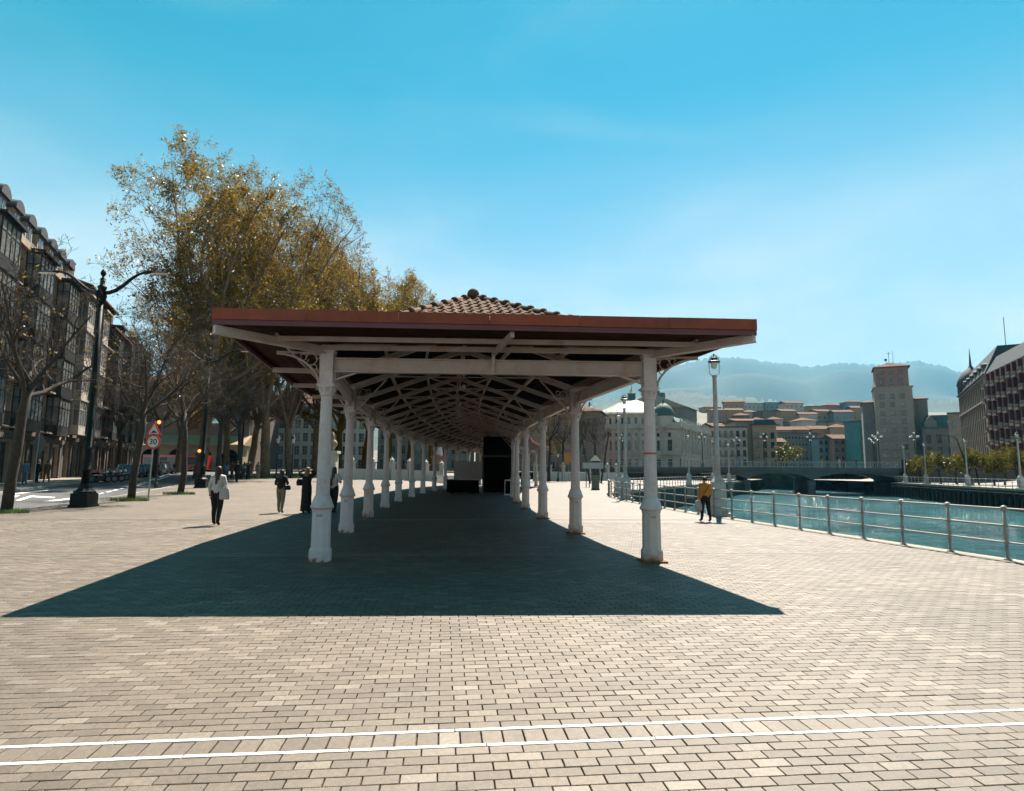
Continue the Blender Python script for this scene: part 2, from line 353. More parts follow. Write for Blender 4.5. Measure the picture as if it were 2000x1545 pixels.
for i, (x, y, w, d, tone) in enumerate(field):
    tilt = rng.normal(size=3) * np.array([.004, .006, .0011])
    if i in near_ids:
        key = 'soldier' if d > .12 else 'brick'
        if key not in shared:
            me = bpy.data.meshes.new('paving_brick'); me.from_pydata(brick_verts(w, d).tolist(), [], BF.tolist()); me.materials.append(M['brick_obj']); shared[key] = me
        o = link('paving_brick', shared[key], plaza, (x, y, tilt[2] * .8)); o.rotation_euler = (tilt[1], tilt[0], ROWA + rng.normal() * .004)
    else:
        v = brick_verts(w, d); a = ROWA + tilt[0]; c_, s_ = math.cos(a), math.sin(a)
        z = v[:, 2] + v[:, 0] * tilt[0] * 1.2 + v[:, 1] * tilt[1] + tilt[2] * .8
        vb.append(np.stack([v[:, 0] * c_ - v[:, 1] * s_ + x, v[:, 0] * s_ + v[:, 1] * c_ + y, z], 1)); tb.append(tone)
nb = len(vb); vb = np.concatenate(vb); fb = (BF[None] + (np.arange(nb) * 12)[:, None, None]).reshape(-1, 4)
me = bpy.data.meshes.new('paving_brick_field'); me.vertices.add(len(vb)); me.vertices.foreach_set('co', vb.ravel())
me.loops.add(fb.size); me.loops.foreach_set('vertex_index', fb.ravel().astype(np.int32)); me.polygons.add(len(fb)); me.polygons.foreach_set('loop_start', np.arange(0, fb.size, 4, dtype=np.int32))
at = me.attributes.new('tone', 'FLOAT', 'POINT'); at.data.foreach_set('value', np.repeat(np.array(tb), 12).astype(np.float32))
me.materials.append(M['brick_field']); me.update(calc_edges=True); me.shade_flat()
stuff(link('paving_brick_field', me, plaza))
# white stone strips, laid in lengths
M['strip'] = pm('white_marble_strip', (.50, .48, .45), .6, .12, 9, dirt=(.22, .18, .145), dirt_amt=.85, dscale=4)
M['strip_old'] = pm('worn_stone_strip', (.17, .15, .13), .6, .12, 5)
def strips(b_, ang, a_from, a_to, w, seg, z, mt='strip'):
    q = math.cos(ang), math.sin(ang)
    a = a_from
    while a < a_to:
        L = seg * (.8 + .4 * rng.random()); a2 = min(a + L, a_to)
        mid = (a + a2) / 2; x, y = mid * q[0] - b_ * q[1], mid * q[1] + b_ * q[0]
        if not (lerp(XL, y) + .6 < x < lerp(XR, y) - .6): a = a2; continue
        s_ = MB(); s_.bx(-(a2 - a) / 2 + .004, -w / 2, -.02, (a2 - a) / 2 - .004, w / 2, .0); o = s_.build('white_strip', M[mt], plaza)
        o.location = (x, y, z + rng.normal() * .0006 + g(x, y)); o.rotation_euler = (0, 0, ang + rng.normal() * .003); a = a2
strips(SB0 + .021, ROWA, -10, 10, .036, 1.0, .002)
strips(SB1 - .021, ROWA, -10, 10, .036, 1.0, .002)
for (px0, py0, px1, py1, z) in ((0, 1086, 1250, 1084, .004), (300, 1016, 1010, 1016, .005)):
    p, q = at_z(px0, py0), at_z(px1, py1); an = math.atan2(q.y - p.y, q.x - p.x)
    b_ = -p.x * math.sin(an) + p.y * math.cos(an)
    strips(b_, an, -18, 9.3, .05, 1.6, z, 'strip_old'); strips(b_ + .26, an, -18, 9.3, .05, 1.6, z, 'strip_old')

# --- quay coping and wall on our bank
cop = MB(); wal = MB()
qy = [-40, -10, 0, 6, 10, 13] + [14 + 2 * i for i in range(43)] + [105, 120]
M['coping'] = pm('quay_coping', (.22, .18, .145), .85, .22, 2.2, .25, dirt=(.16, .13, .1), dirt_amt=.7)
M['quay_wall'] = pm('wet_quay_wall', (.018, .019, .017), .8, .45, .7, .4, dirt=(.05, .07, .02), dirt_amt=.7, dscale=.6)
coping = struct(MB().build('quay_edge', M['coping']))
for j in range(len(qy) - 1):
    y0, y1 = qy[j], qy[j + 1]; x0, x1 = lerp(XR, y0), lerp(XR, y1)
    s_ = MB(); e_ = .004
    s_.hexa([(x0 - .44, y0 + e_, -.3), (x0 + .03, y0 + e_, -.3), (x1 + .03, y1 - e_, -.3), (x1 - .44, y1 - e_, -.3), (x0 - .44, y0 + e_, .006), (x0 + .03, y0 + e_, .006), (x1 + .03, y1 - e_, .006), (x1 - .44, y1 - e_, .006)])
    s_.build('coping_stone', M['coping'], coping)
    wal.quad((x0, y0, -6), (x1, y1, -6), (x1, y1, -.02), (x0, y0, -.02))
struct(wal.build('quay_wall', M['quay_wall']))
# --- road, kerbs, far pavement
ysr = [-40, -10, 5] + [12 + 2 * i for i in range(60)] + [140, 160, 180]
road = struct(strip_mesh('road', ysr, lambda y: x_face(y) - 2, lambda y: lerp(XL, y) + .3, 30, lambda x, y: g(x, y) - .13, M['asphalt']))
M['kerb'] = pm('kerb_stone', (.25, .235, .21), .85, .2, 2, .2)
M['pavement'] = pm('old_pavement', (.20, .18, .16), .85, .2, 1.5, .2)
kerb = struct(MB().build('kerb', M['kerb']))
for j in range(len(ysr) - 1):
    y0, y1 = ysr[j], ysr[j + 1]
    for fx, w in ((lambda y: lerp(XL, y), .16), (lambda y: x_face(y) + 4.6, -.16)):
        a0, a1 = fx(y0), fx(y1); s_ = MB(); q = [(a0 - abs(w), y0 + .006), (a0, y0 + .006), (a1, y1 - .006), (a1 - abs(w), y1 - .006)]
        s_.hexa([(x, y, g(x, y) - .2) for x, y in q] + [(x, y, g(x, y) + .004) for x, y in q]); s_.build('kerb_stone', M['kerb'], kerb)
struct(strip_mesh('street_pavement', ysr, lambda y: x_face(y) - 3, lambda y: x_face(y) + 4.44, 8, lambda x, y: g(x, y), M['pavement']))
mk = MB()                                                       # painted markings on the road
markings = struct(MB().build('road_markings', M['road_white']))
def mark(pts):
    s_ = MB(); p = [at_z(x, y, .12) for x, y in pts]
    for _ in range(3): p = [at_z(x, y, g(q.x, q.y) - .126) for (x, y), q in zip(pts, p)]
    s_.add(p, [tuple(range(len(p)))[::-1]]); s_.build('painted_mark', M['road_white'], markings)
mark([(30, 977), (60, 968), (108, 971), (106, 972.5), (62, 970.5), (40, 977.5)])
mark([(10, 987), (145, 972), (144, 974), (12, 990)])
mark([(40, 993), (134, 983), (128, 986), (60, 993.5)]); mark([(10, 969), (40, 967), (30, 971), (8, 972.5)])
mark([(12, 965), (95, 957), (94, 958), (14, 967)])
for x0, y0, x1, y1 in ((178, 967, 186, 965.4), (190, 964.5, 199, 962.5), (206, 960.8, 215, 958.8), (219, 957.8, 227, 956), (231, 955, 238, 953.5), (244, 951.6, 256, 948.4), (268, 944.8, 284, 940.8), (290, 938.2, 305, 933.8), (310, 931.5, 330, 924.5)):
    mark([(x0, y0), (x1, y1), (x1 + 5, y1 + .35), (x0 + 5, y0 + .5)])
for x0, y0, x1, y1 in ((262, 949.5, 288, 942.5), (300, 939.2, 328, 930)): mark([(x0, y0), (x1, y1), (x1 + 3, y1 + .3), (x0 + 3, y0 + .3)])
# --- river
m, n, l, b = nmat('river_water'); b.inputs['Base Color'].default_value = (.028, .088, .100, 1); b.inputs['Roughness'].default_value = .07
b.inputs['IOR'].default_value = 1.33; b.inputs['Specular IOR Level'].default_value = .5
geo = n.new('ShaderNodeNewGeometry'); bp = None; nrm = None
for sc, st, dist, wv in ((.30, .8, 1.6, 1), (1.1, .9, .75, 0), (4, .8, .16, 0)):
    mpp = n.new('ShaderNodeMapping'); mpp.inputs['Scale'].default_value = (1, 1.6, 1); mpp.inputs['Rotation'].default_value = (0, 0, .3); l.new(geo.outputs['Position'], mpp.inputs['Vector'])
    no = n.new('ShaderNodeTexNoise'); no.inputs['Scale'].default_value = sc; no.inputs['Detail'].default_value = 5; no.inputs['Distortion'].default_value = .6
    l.new(mpp.outputs['Vector'], no.inputs['Vector'])
    bp2 = n.new('ShaderNodeBump'); bp2.inputs['Strength'].default_value = st; bp2.inputs['Distance'].default_value = dist
    l.new(no.outputs['Fac'], bp2.inputs['Height'])
    if nrm: l.new(nrm, bp2.inputs['Normal'])
    nrm = bp2.outputs['Normal']
wp = n.new('ShaderNodeMapping'); wp.inputs['Scale'].default_value = (.5, 1.3, 1); wp.inputs['Rotation'].default_value = (0, 0, .25); l.new(geo.outputs['Position'], wp.inputs['Vector'])
w1_ = n.new('ShaderNodeTexNoise'); w1_.inputs['Scale'].default_value = .09; w1_.inputs['Detail'].default_value = 8; w1_.inputs['Roughness'].default_value = .68; w1_.inputs['Distortion'].default_value = 1.2; l.new(wp.outputs['Vector'], w1_.inputs['Vector'])
wr_ = n.new('ShaderNodeValToRGB'); wr_.color_ramp.elements[0].position = .36; wr_.color_ramp.elements[1].position = .62; wr_.color_ramp.elements[0].color = (.020, .066, .076, 1); wr_.color_ramp.elements[1].color = (.052, .148, .165, 1); l.new(w1_.outputs['Fac'], wr_.inputs['Fac']); l.new(wr_.outputs['Color'], b.inputs['Base Color'])   # silt and wind patches
l.new(nrm, b.inputs['Normal']); M['water'] = m
WZ = -2.4
struct(MB().quad((-6, -60, WZ), (170, -60, WZ), (170, 330, WZ), (-6, 330, WZ)).build('river_water', M['water']))

# ================================================================== FAR GROUND, HILLS, RIGHT BANK
M['town_ground'] = pm('town_ground', (.10, .095, .08), .9, .25, .05)
M['forest'] = pm('wooded_hill', (.013, .022, .015), .95, .4, .0025, .6, fine=.012, dirt=(.03, .036, .022), dirt_amt=.8, dscale=.0015)
M['meadow'] = pm('meadow_hill', (.026, .032, .022), .95, .5, .005, .4, fine=.02, dirt=(.045, .06, .035), dirt_amt=.9, dscale=.004)
def town_z(x, y):
    """old town ground: street level near the river, climbing to the hillside quarter behind"""
    if y < 205: return 1.4
    return 1.4 + 52 * smooth(205, 560, y) * smooth(20, 90, x)
def grid(name, xs, ys_, zf, mat):
    b_ = MB(); w = len(xs); b_.add([(x, y, zf(x, y)) for y in ys_ for x in xs], [(j * w + i, j * w + i + 1, (j + 1) * w + i + 1, (j + 1) * w + i) for j in range(len(ys_) - 1) for i in range(w - 1)])
    return struct(b_.build(name, mat, smooth_=True))
BANK = [(-60, 24), (20, 43.5), (67, 55.2), (112, 67), (125, 69.5), (175, 66), (330, 66)]
# left and middle of the town behind the square (left of the river)
grid('town_ground', list(np.linspace(-420, 45, 24)), [118, 130, 150, 175, 205, 240, 300, 420, 620, 900], lambda x, y: (1.36 if x < 30 else 1.2) + (0 if y < 205 else 20 * smooth(205, 700, y)), M['town_ground'])
grid('hillside_ground', list(np.linspace(45.01, 420, 30)), list(np.linspace(150, 900, 40)), town_z, M['town_ground'])
def far_ridge(px): return lerp([(300, 815), (700, 812), (1000, 790), (1100, 770), (1200, 745), (1290, 722), (1380, 704), (1440, 701), (1520, 711), (1590, 719), (1650, 712), (1720, 716), (1800, 707), (1850, 717), (1900, 735), (2000, 770), (2300, 800)], px)
def near_ridge(px): return lerp([(300, 850), (1000, 840), (1100, 812), (1180, 786), (1260, 776), (1330, 770), (1440, 781), (1530, 788), (1620, 800), (1700, 808), (1780, 790), (1900, 782), (2000, 790), (2300, 830)], px)
def hill(name, D0, D1, ridge, mat, nx, ny, tree, zf, x0=-1500, x1=1500):
    b_ = MB(); r_ = np.random.default_rng(5); vs_, fs = [], []
    bump = np.cumsum(r_.normal(size=nx)) * 0
    for j in range(ny + 3):
        f_ = min(j, ny) / ny; back = max(0, j - ny)
        for i in range(nx):
            px = 200 + 2200 * i / (nx - 1); D = D0 + (D1 - D0) * f_ + back * 400; D_r = D1
            X = (px - 1000) / FPX * D; zr = at_d(px, ridge(px), D1).z
            s_ = f_ ** .85; rough = math.sin(px * .021 + j * .9) * .035 + math.sin(px * .0093 - j * .7) * .06
            z = zf + (zr - zf) * min(1, max(0, s_ + rough * 4 * f_ * (1 - f_)))
            if back: z = zr - back * 110
            vs_.append((X, D, z + (r_.random() * tree * (1 if j == ny else .06))))
    for j in range(ny + 2):
        for i in range(nx - 1): k = j * nx + i; fs.append((k, k + 1, k + 1 + nx, k + nx))
    b_.add(vs_, fs); return struct(b_.build(name, mat, smooth_=True))
hill('far_hill', 2600, 5200, far_ridge, M['forest'], 700, 18, 24.0, 60)
hill('near_hill', 1400, 2300, near_ridge, M['meadow'], 500, 12, 17.0, 40)

struct(MB().bx(44, 149.2, -6, 70, 149.9, 1.35).build('far_quay_wall', M['quay_wall']))
# right bank: quay wall with timber piles, promenade
M['pile'] = pm('dark_pile', (.009, .0095, .010), .8, .4, 1.5, .3)
M['promenade'] = pm('promenade_paving', (.20, .18, .16), .8, .15, .8)
bank = struct(MB().build('right_bank_wall', M['quay_wall'])); by = [-60, 0, 20, 40, 55, 67, 80, 95, 112]
w_ = MB()
for j in range(len(by) - 1):
    y0, y1 = by[j], by[j + 1]; x0, x1 = lerp(BANK, y0), lerp(BANK, y1); w_.hexa([(x0, y0, -6), (x0 + 1, y0, -6), (x1 + 1, y1, -6), (x1, y1, -6), (x0, y0, -.25), (x0 + 1, y0, -.25), (x1 + 1, y1, -.25), (x1, y1, -.25)])
w_.build('wall_face', M['quay_wall'], bank)
w_ = MB()
for j in range(len(by) - 1):
    y0, y1 = by[j], by[j + 1]; x0, x1 = lerp(BANK, y0) - .15, lerp(BANK, y1) - .15; w_.hexa([(x0, y0, -.25), (x0 + 1, y0, -.25), (x1 + 1, y1, -.25), (x1, y1, -.25), (x0, y0, .02), (x0 + 1, y0, .02), (x1 + 1, y1, .02), (x1, y1, .02)])
w_.build('coping', M['coping'], bank)
q = MB(); q.tube([(0, 0, -6), (0, 0, -.75)], .28, 8); q.bx(-.5, -.2, -.75, .35, .2, -.5); pile = q.mesh('pile', M['pile'])
for k in range(46):
    y = 46 + k * 1.42; link('pile', pile, bank, (lerp(BANK, y) - .32, y, 0), .25)
yb = [-60, 0, 30, 60, 90, 112, 130, 150]
struct(strip_mesh('right_promenade', yb, lambda y: lerp(BANK, y) + .8, lambda y: 230, 12, lambda x, y: .0 + 1.5 * smooth(12, 30, x - lerp(BANK, y)), M['promenade']))
struct(strip_mesh('right_town_ground', [150, 170, 205], lambda y: 45, lambda y: 330, 10, lambda x, y: 1.42, M['town_ground']))

# ================================================================== THE IRON CANOPY
CY_ = [12.05, 17.35, 22.7, 28.1, 33.3, 38.5, 43.6, 48.7, 53.8, 58.8, 63.7, 68.5]
CX_ = [-.435, -1.35, -1.98, -2.47, -2.82, -2.94, -3.0, -2.85, -2.55, -2.05, -1.35, -.4]
CA_ = [2.1, .8, 0, -.8, -1.6, -2.6, -3.6, -5, -6.5, -8, -10, -12]
NB = len(CY_) - 1; HW, OV = 3.10, 1.38
def PV(u, t, z):
    k = list(range(len(CY_)))
    x = lerp(list(zip(k, CX_)), t); y = lerp(list(zip(k, CY_)), t); a = R(lerp(list(zip(k, CA_)), t))
    return Vector((x + u * math.cos(a), y + u * math.sin(a), z))
def PA(t): return R(lerp(list(enumerate(CA_)), t))
OVS = {-1: 1.66, 1: 1.17}; OVF = 1.70
TF, TB = -OVF / 5.3, NB + OV / 4.9
canopy = thing('market_canopy', 'long white cast iron canopy with red fascia and clay tile roof curving along the quay', 'canopy', PV(0, 0, 0))
CO = canopy.location.copy()
def cb(): return MB(CO)
# rusty-footed white paint
def rusty(name, base, lo, hi):
    m = pm(name, base, .5, .07, 6, .12, dirt=(.30, .19, .12), dirt_amt=.5, dscale=2.4); n, l = m.node_tree.nodes, m.node_tree.links; b = n['Principled BSDF']
    src = b.inputs['Base Color'].links[0].from_socket
    tc = n.new('ShaderNodeTexCoord'); sx = n.new('ShaderNodeSeparateXYZ'); l.new(tc.outputs['Object'], sx.inputs[0])
    no = n.new('ShaderNodeTexNoise'); no.inputs['Scale'].default_value = 9; no.inputs['Detail'].default_value = 7; l.new(tc.outputs['Object'], no.inputs['Vector'])
    ma = n.new('ShaderNodeMath'); ma.operation = 'MULTIPLY_ADD'; ma.inputs[1].default_value = .55; l.new(no.outputs['Fac'], ma.inputs[0]); l.new(sx.outputs['Z'], ma.inputs[2])
    mr = n.new('ShaderNodeMapRange'); mr.inputs['From Min'].default_value = lo; mr.inputs['From Max'].default_value = hi; mr.inputs['To Min'].default_value = 1; mr.inputs['To Max'].default_value = 0
    l.new(ma.outputs[0], mr.inputs['Value'])
    mx = n.new('ShaderNodeMixRGB'); mx.inputs['Color2'].default_value = (.17, .08, .04, 1); l.new(mr.outputs['Result'], mx.inputs['Fac']); l.new(src, mx.inputs['Color1']); l.new(mx.outputs['Color'], b.inputs['Base Color'])
    return m
M['col'] = rusty('column_paint', (.47, .455, .465), .24, .36)
M['col2'] = rusty('column_paint_worn', (.43, .395, .375), .27, .50)
# column sub-meshes (local, base at 0)
q = MB(); o8 = R(22.5)
q.lathe([(.208, 0), (.208, .20), (.198, .225), (.178, .26), (.172, .90), (.180, .92), (.180, .95)], 8, rot=o8)
ped = q.mesh('pedestal', M['col']); ped2 = q.mesh('pedestal', M['col2'])
q = MB(); q.lathe([(.180, .95), (.208, .97), (.215, 1.00), (.205, 1.03), (.19, 1.05), (.178, 1.10), (.16, 1.15), (.14, 1.19), (.130, 1.21)], 24)
collar = q.mesh('collar', M['col'], True)
q = MB(); vs_, fs = [], []; NF = 40; prof = [(.128, 1.21), (.119, 1.8), (.111, 2.5), (.103, 3.08)]
for r_, z in prof:
    for k in range(NF):
        t = 2 * math.pi * k / NF; rr = r_ * (1 if k % 2 else .93); vs_.append((rr * math.cos(t), rr * math.sin(t), z))
for i in range(len(prof) - 1):
    for k in range(NF): fs.append((i * NF + k, i * NF + (k + 1) % NF, (i + 1) * NF + (k + 1) % NF, (i + 1) * NF + k))
q.add(vs_, fs); shaft = q.mesh('shaft', M['col'])
q = MB(); q.lathe([(.113, 3.07), (.131, 3.085), (.131, 3.105), (.117, 3.12), (.112, 3.16), (.125, 3.19), (.15, 3.225), (.168, 3.235), (.168, 3.26)], 16)
for k in range(8):
    t = 2 * math.pi * k / 8; q.tube([(.112 * math.cos(t), .112 * math.sin(t), 3.13), (.135 * math.cos(t), .135 * math.sin(t), 3.18), (.152 * math.cos(t), .152 * math.sin(t), 3.215)], [.018, .024, .01], 5)
q.bx(-.165, -.165, 3.255, .165, .165, 3.295); capital = q.mesh('capital', M['col'])
q = MB(); q.bx(-.12, -.12, 3.29, .12, .12, 3.93); q.bx(-.135, -.135, 3.90, .135, .135, 3.945); post = q.mesh('post_block', M['col'])
q = MB(); q.bx(-.24, -.24, -.02, .24, .24, .035); q.bx(-.03, -.27, 0, .06, .27, .05); foot = q.mesh('rust_foot', M['rust'])
q = MB(); q.bx(-.052, -.008, .80, .052, 0, .845); plate0 = q.mesh('number_plate', M['galv'])
def bracket(mat, reach, drop, rise, curved=True, th=.035):
    """openwork spandrel in local xz, leaning out from x=0"""
    b_ = MB(); z1 = 3.90 + rise
    b_.bar((.02, 0, 3.90), (reach, 0, z1), .05, .035); b_.bar((.018, 0, 3.90 - drop), (.018, 0, 3.90), .05, .036)
    pts = []
    for i in range(9):
        t = i / 8
        if curved: pts.append((.03 + (reach - .03) * (1 - math.cos(t * math.pi / 2)) ** .9, 0, 3.90 - drop + (z1 - 3.93 + drop) * math.sin(t * math.pi / 2)))
        else: pts.append((.03 + (reach - .03) * t, 0, 3.90 - drop + (z1 - 3.92 + drop) * t))
    for i in range(8): b_.bar(pts[i], pts[i + 1], .055, .035)
    for cx_, cz_, r_ in ((.30, .24, .42), (.52, .15, .24), (.22, .55, .22), (.12, .13, .16)):
        cx2, cz2, r2 = cx_ * reach * .8, 3.90 - cz_ * drop * .8, r_ * min(reach, drop) * .42
        b_.tube([(cx2 + r2 * math.cos(a), 0, cz2 + r2 * math.sin(a)) for a in np.linspace(.3, 5.6, 11)] + [(cx2 + r2 * .4, 0, cz2)], .012, 5)
    b_.add([(.03, -.004, 3.88), (reach * .8, -.004, 3.88 + rise * .8), (.03, -.004, 3.90 - drop * .75)], [(0, 1, 2)]) if mat is None else None
    return b_.mesh('bracket', mat or M['iron_white'])
br_out = bracket(M['iron_white'], .86, .62, .02); br_in = bracket(M['iron_white'], .85, .62, .30, False); br_long = bracket(M['iron_white'], .62, .42, -.02, False); br_front = bracket(M['iron_white'], .42, .28, -.12, False)
for k in range(NB + 1):
    for sgn in (-1, 1):
        p = PV(sgn * HW, k, 0); a = PA(k)
        co = link('column', shaft, canopy, p - CO, a)
        if k == 0: co['label'] = 'front column nearest the street, bluish white' if sgn < 0 else 'front column by the river with rusty foot'
        link('pedestal', ped2 if (sgn > 0 and k < 5) or rng.random() < .2 else ped, co); link('collar', collar, co); link('capital', capital, co); link('post_block', post, co)
        if (sgn > 0) or k in (3,): link('rust_foot', foot, co, scale=(1, 1, 1) if sgn > 0 else (.8, .8, .7))
        if k < 3: link('number_plate', plate0, co, (0, -.168, .02), 0)
        hd = (PV(0, k + .5, 0) - PV(0, k - .5, 0)); hd = math.atan2(hd.y, hd.x)
        link('bracket', br_out, co, (sgn * .12, 0, .0), 0 if sgn > 0 else math.pi)
        if k > 0: link('bracket', br_in, co, (-sgn * .12, 0, 0), math.pi if sgn > 0 else 0)
        else: link('bracket', br_front, co, (-sgn * .12, 0, -.23), math.pi if sgn > 0 else 0)
        if k < NB: link('bracket', br_long, co, (0, .12, -.06), hd - a)
        if k > 0: link('bracket', br_long, co, (0, -.12, -.06), hd - a + math.pi)
# red stripe of tape on the river-side front column
tp = MB(); tp.lathe([(.128, 2.02), (.126, 2.05)], 20, cap=False); tp.build('tape', M['sign_red'], canopy, loc=PV(HW, 0, 0) - CO)
# eave beams along both column rows, front and rear beams
for k in range(NB):
    for sgn in (-1, 1):
        p, q_ = PV(sgn * HW, k, 3.67), PV(sgn * HW, k + 1, 3.67); d = (q_ - p).normalized() * .125
        b_ = cb(); b_.bar(p + d, q_ - d, .05, .25); b_.bar(p + d + Vector((0, 0, -.135)), q_ - d + Vector((0, 0, -.135)), .14, .022); b_.bar(p + d + Vector((0, 0, .135)), q_ - d + Vector((0, 0, .135)), .14, .022)
        b_.build('eave_beam', M['iron_white'], canopy)
for k, nm in ((0, 'front_beam'), (NB, 'rear_beam')):
    p, q_ = PV(-HW + .121, k, 3.67), PV(HW - .121, k, 3.67)
    b_ = cb(); b_.bar(p, q_, .06, .235); b_.bar(p + Vector((0, 0, -.127)), q_ + Vector((0, 0, -.127)), .16, .024); b_.bar(p + Vector((0, 0, .127)), q_ + Vector((0, 0, .127)), .16, .024)
    b_.build(nm, M['iron_white'], canopy)
ZC, ZR = 3.96, 5.02          # underside of rafters at column line and at ridge
def zi(u): return ZC + (ZR - ZC) * (1 - abs(u) / HW)
def zo(d): return 3.96 + .03 * d / OV      # overhang rafters rise slightly outward
TAP = HW / 5.3
# trusses at every column and half-way
for j in range(0, 2 * NB + 1):
    t = j / 2
    for sgn in (-1, 1):
        ui = .03 if j > 1 else HW * (1 - t / TAP) + .05
        if j > 0:
            b_ = cb(); b_.bar(PV(sgn * (HW - .02), t, ZC), PV(sgn * ui, t, zi(ui)), .075, .115); b_.bar(PV(sgn * (HW - .02), t, ZC - .065), PV(sgn * ui, t, zi(ui) - .065), .13, .018)
            b_.build('rafter', M['iron_white'], canopy)
        if 0 < j < 2 * NB:
            b_ = cb(); b_.bar(PV(sgn * HW, t, zo(0)), PV(sgn * (HW + OVS[sgn] - .05), t, zo(OV)), .07, .11); b_.build('eave_rafter', M['iron_white'], canopy)
    if j == 0: continue
    b_ = cb(); b_.tube([PV(-HW * .68, t, zi(HW * .68) - .05), PV(HW * .68, t, zi(HW * .68) - .05)], .014, 6); b_.build('tie_rod', M['iron_white'], canopy)
    if j == 1: continue
    b_ = cb(); b_.bar(PV(0, t, zi(HW * .68) - .05), PV(0, t, ZR + .05), .05, .05); b_.box(PV(0, t, ZR - .05), (.26, .05, .2), PA(t)); b_.build('king_post', M['iron_white'], canopy)
    for sgn in (-1, 1):
        b_ = cb(); b_.bar(PV(sgn * .02, t, zi(HW * .68) + .02), PV(sgn * HW * .33, t, zi(HW * .33) - .04), .035, .035); b_.build('strut', M['iron_white'], canopy)
for u in (-HW * .67, -HW * .34, 0, HW * .34, HW * .67):
    for k in range(NB):
        b_ = cb(); k0 = k + .002 if k else TAP * (1 - abs(u) / HW) + .03
        b_.bar(PV(u, k0, zi(u) + .105), PV(u, k + .998, zi(u) + .105), .07, .09); b_.build('purlin', M['iron_white'], canopy)
        if abs(u) > .1 and k > 0:
            s_ = 1 if u > 0 else -1
            b_ = cb(); b_.bar(PV(u, k + .02, zi(u) - .02), PV(u - s_ * HW * .33, k + .48, zi(u - s_ * HW * .33) - .03), .03, .03); b_.build('wind_brace', M['iron_white'], canopy)
# hip rafters and the central cantilever of the front overhang
for sgn in (-1, 1):
    b_ = cb(); a_, c_ = PV(sgn * HW, 0, 3.955), PV(sgn * (HW + OVS[sgn]), TF, 3.97); b_.bar(a_, c_, .085, .13); b_.bar(a_ + Vector((0, 0, -.07)), c_ + Vector((0, 0, -.07)), .15, .018); b_.build('hip_rafter', M['iron_white'], canopy)
    b_ = cb(); a_, c_ = PV(sgn * HW, 0, 4.0), PV(sgn * .04, TAP - .01, 4.97); b_.bar(a_, c_, .07, .12); b_.build('hip_rafter', M['iron_white'], canopy)
    a_, c_ = PV(sgn * HW, NB, 3.955), PV(sgn * (HW + OVS[sgn]), TB, 3.97); b_ = cb(); b_.bar(a_, c_, .085, .13); b_.build('hip_rafter', M['iron_white'], canopy)
b_ = cb(); b_.bar(PV(.05, -.012, 3.56), PV(.06, -.02, 3.94), .06, .07); b_.bar(PV(.06, -.01, 3.93), PV(.16, TF + .02, 3.98), .07, .10); b_.box(PV(.05, -.006, 3.62), (.16, .03, .2)); b_.build('cantilever', M['iron_white'], canopy)
for fr, th in ((.08, .10), (.50, .085)):
    b_ = cb(); d = OV * fr; b_.bar(PV(-HW - OVS[-1] * fr + .02, TF * fr, zo(d) + .03), PV(HW + OVS[1] * fr - .02, TF * fr, zo(d) + .03), .05, th); b_.build('front_purlin', M['iron_white'], canopy)
for fr in (.5,):
    for sgn in (-1, 1):
        for k in range(NB):
            b_ = cb(); u = sgn * (HW + OVS[sgn] * fr); b_.bar(PV(u, (TF * fr if k == 0 else k), zo(OV * fr) + .095), PV(u, k + 1, zo(OV * fr) + .095), .05, .07); b_.build('eave_purlin', M['iron_white'], canopy)
# ceiling and soffit boards
def sheet(name, pts, mat, th=.03):
    b_ = cb(); p = [Vector(x) for x in pts]; b_.hexa(p + [x + Vector((0, 0, th)) for x in p]); return b_.build(name, mat, canopy)
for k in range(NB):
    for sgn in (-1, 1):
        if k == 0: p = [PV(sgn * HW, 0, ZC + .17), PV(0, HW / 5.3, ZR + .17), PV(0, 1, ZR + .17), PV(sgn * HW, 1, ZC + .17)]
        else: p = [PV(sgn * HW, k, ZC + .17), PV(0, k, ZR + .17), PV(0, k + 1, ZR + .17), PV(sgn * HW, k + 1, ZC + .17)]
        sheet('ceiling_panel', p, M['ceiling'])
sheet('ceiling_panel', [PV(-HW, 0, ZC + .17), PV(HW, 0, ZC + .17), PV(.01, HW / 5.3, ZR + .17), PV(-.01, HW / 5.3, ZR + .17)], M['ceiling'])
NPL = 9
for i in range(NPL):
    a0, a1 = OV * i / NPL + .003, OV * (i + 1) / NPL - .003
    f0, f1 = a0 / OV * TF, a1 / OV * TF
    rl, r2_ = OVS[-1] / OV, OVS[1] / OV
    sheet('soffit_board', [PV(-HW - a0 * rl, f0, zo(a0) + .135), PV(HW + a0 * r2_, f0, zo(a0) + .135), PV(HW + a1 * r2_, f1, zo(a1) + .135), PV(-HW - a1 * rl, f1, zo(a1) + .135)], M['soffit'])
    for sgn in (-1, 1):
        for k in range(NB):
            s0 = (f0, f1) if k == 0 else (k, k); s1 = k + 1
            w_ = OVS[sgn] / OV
            sheet('soffit_board', [PV(sgn * (HW + a0 * w_), s0[0], zo(a0) + .135), PV(sgn * (HW + a1 * w_), s0[1], zo(a1) + .135), PV(sgn * (HW + a1 * w_), s1 - .001, zo(a1) + .135), PV(sgn * (HW + a0 * w_), s1 - .001, zo(a0) + .135)], M['soffit'])
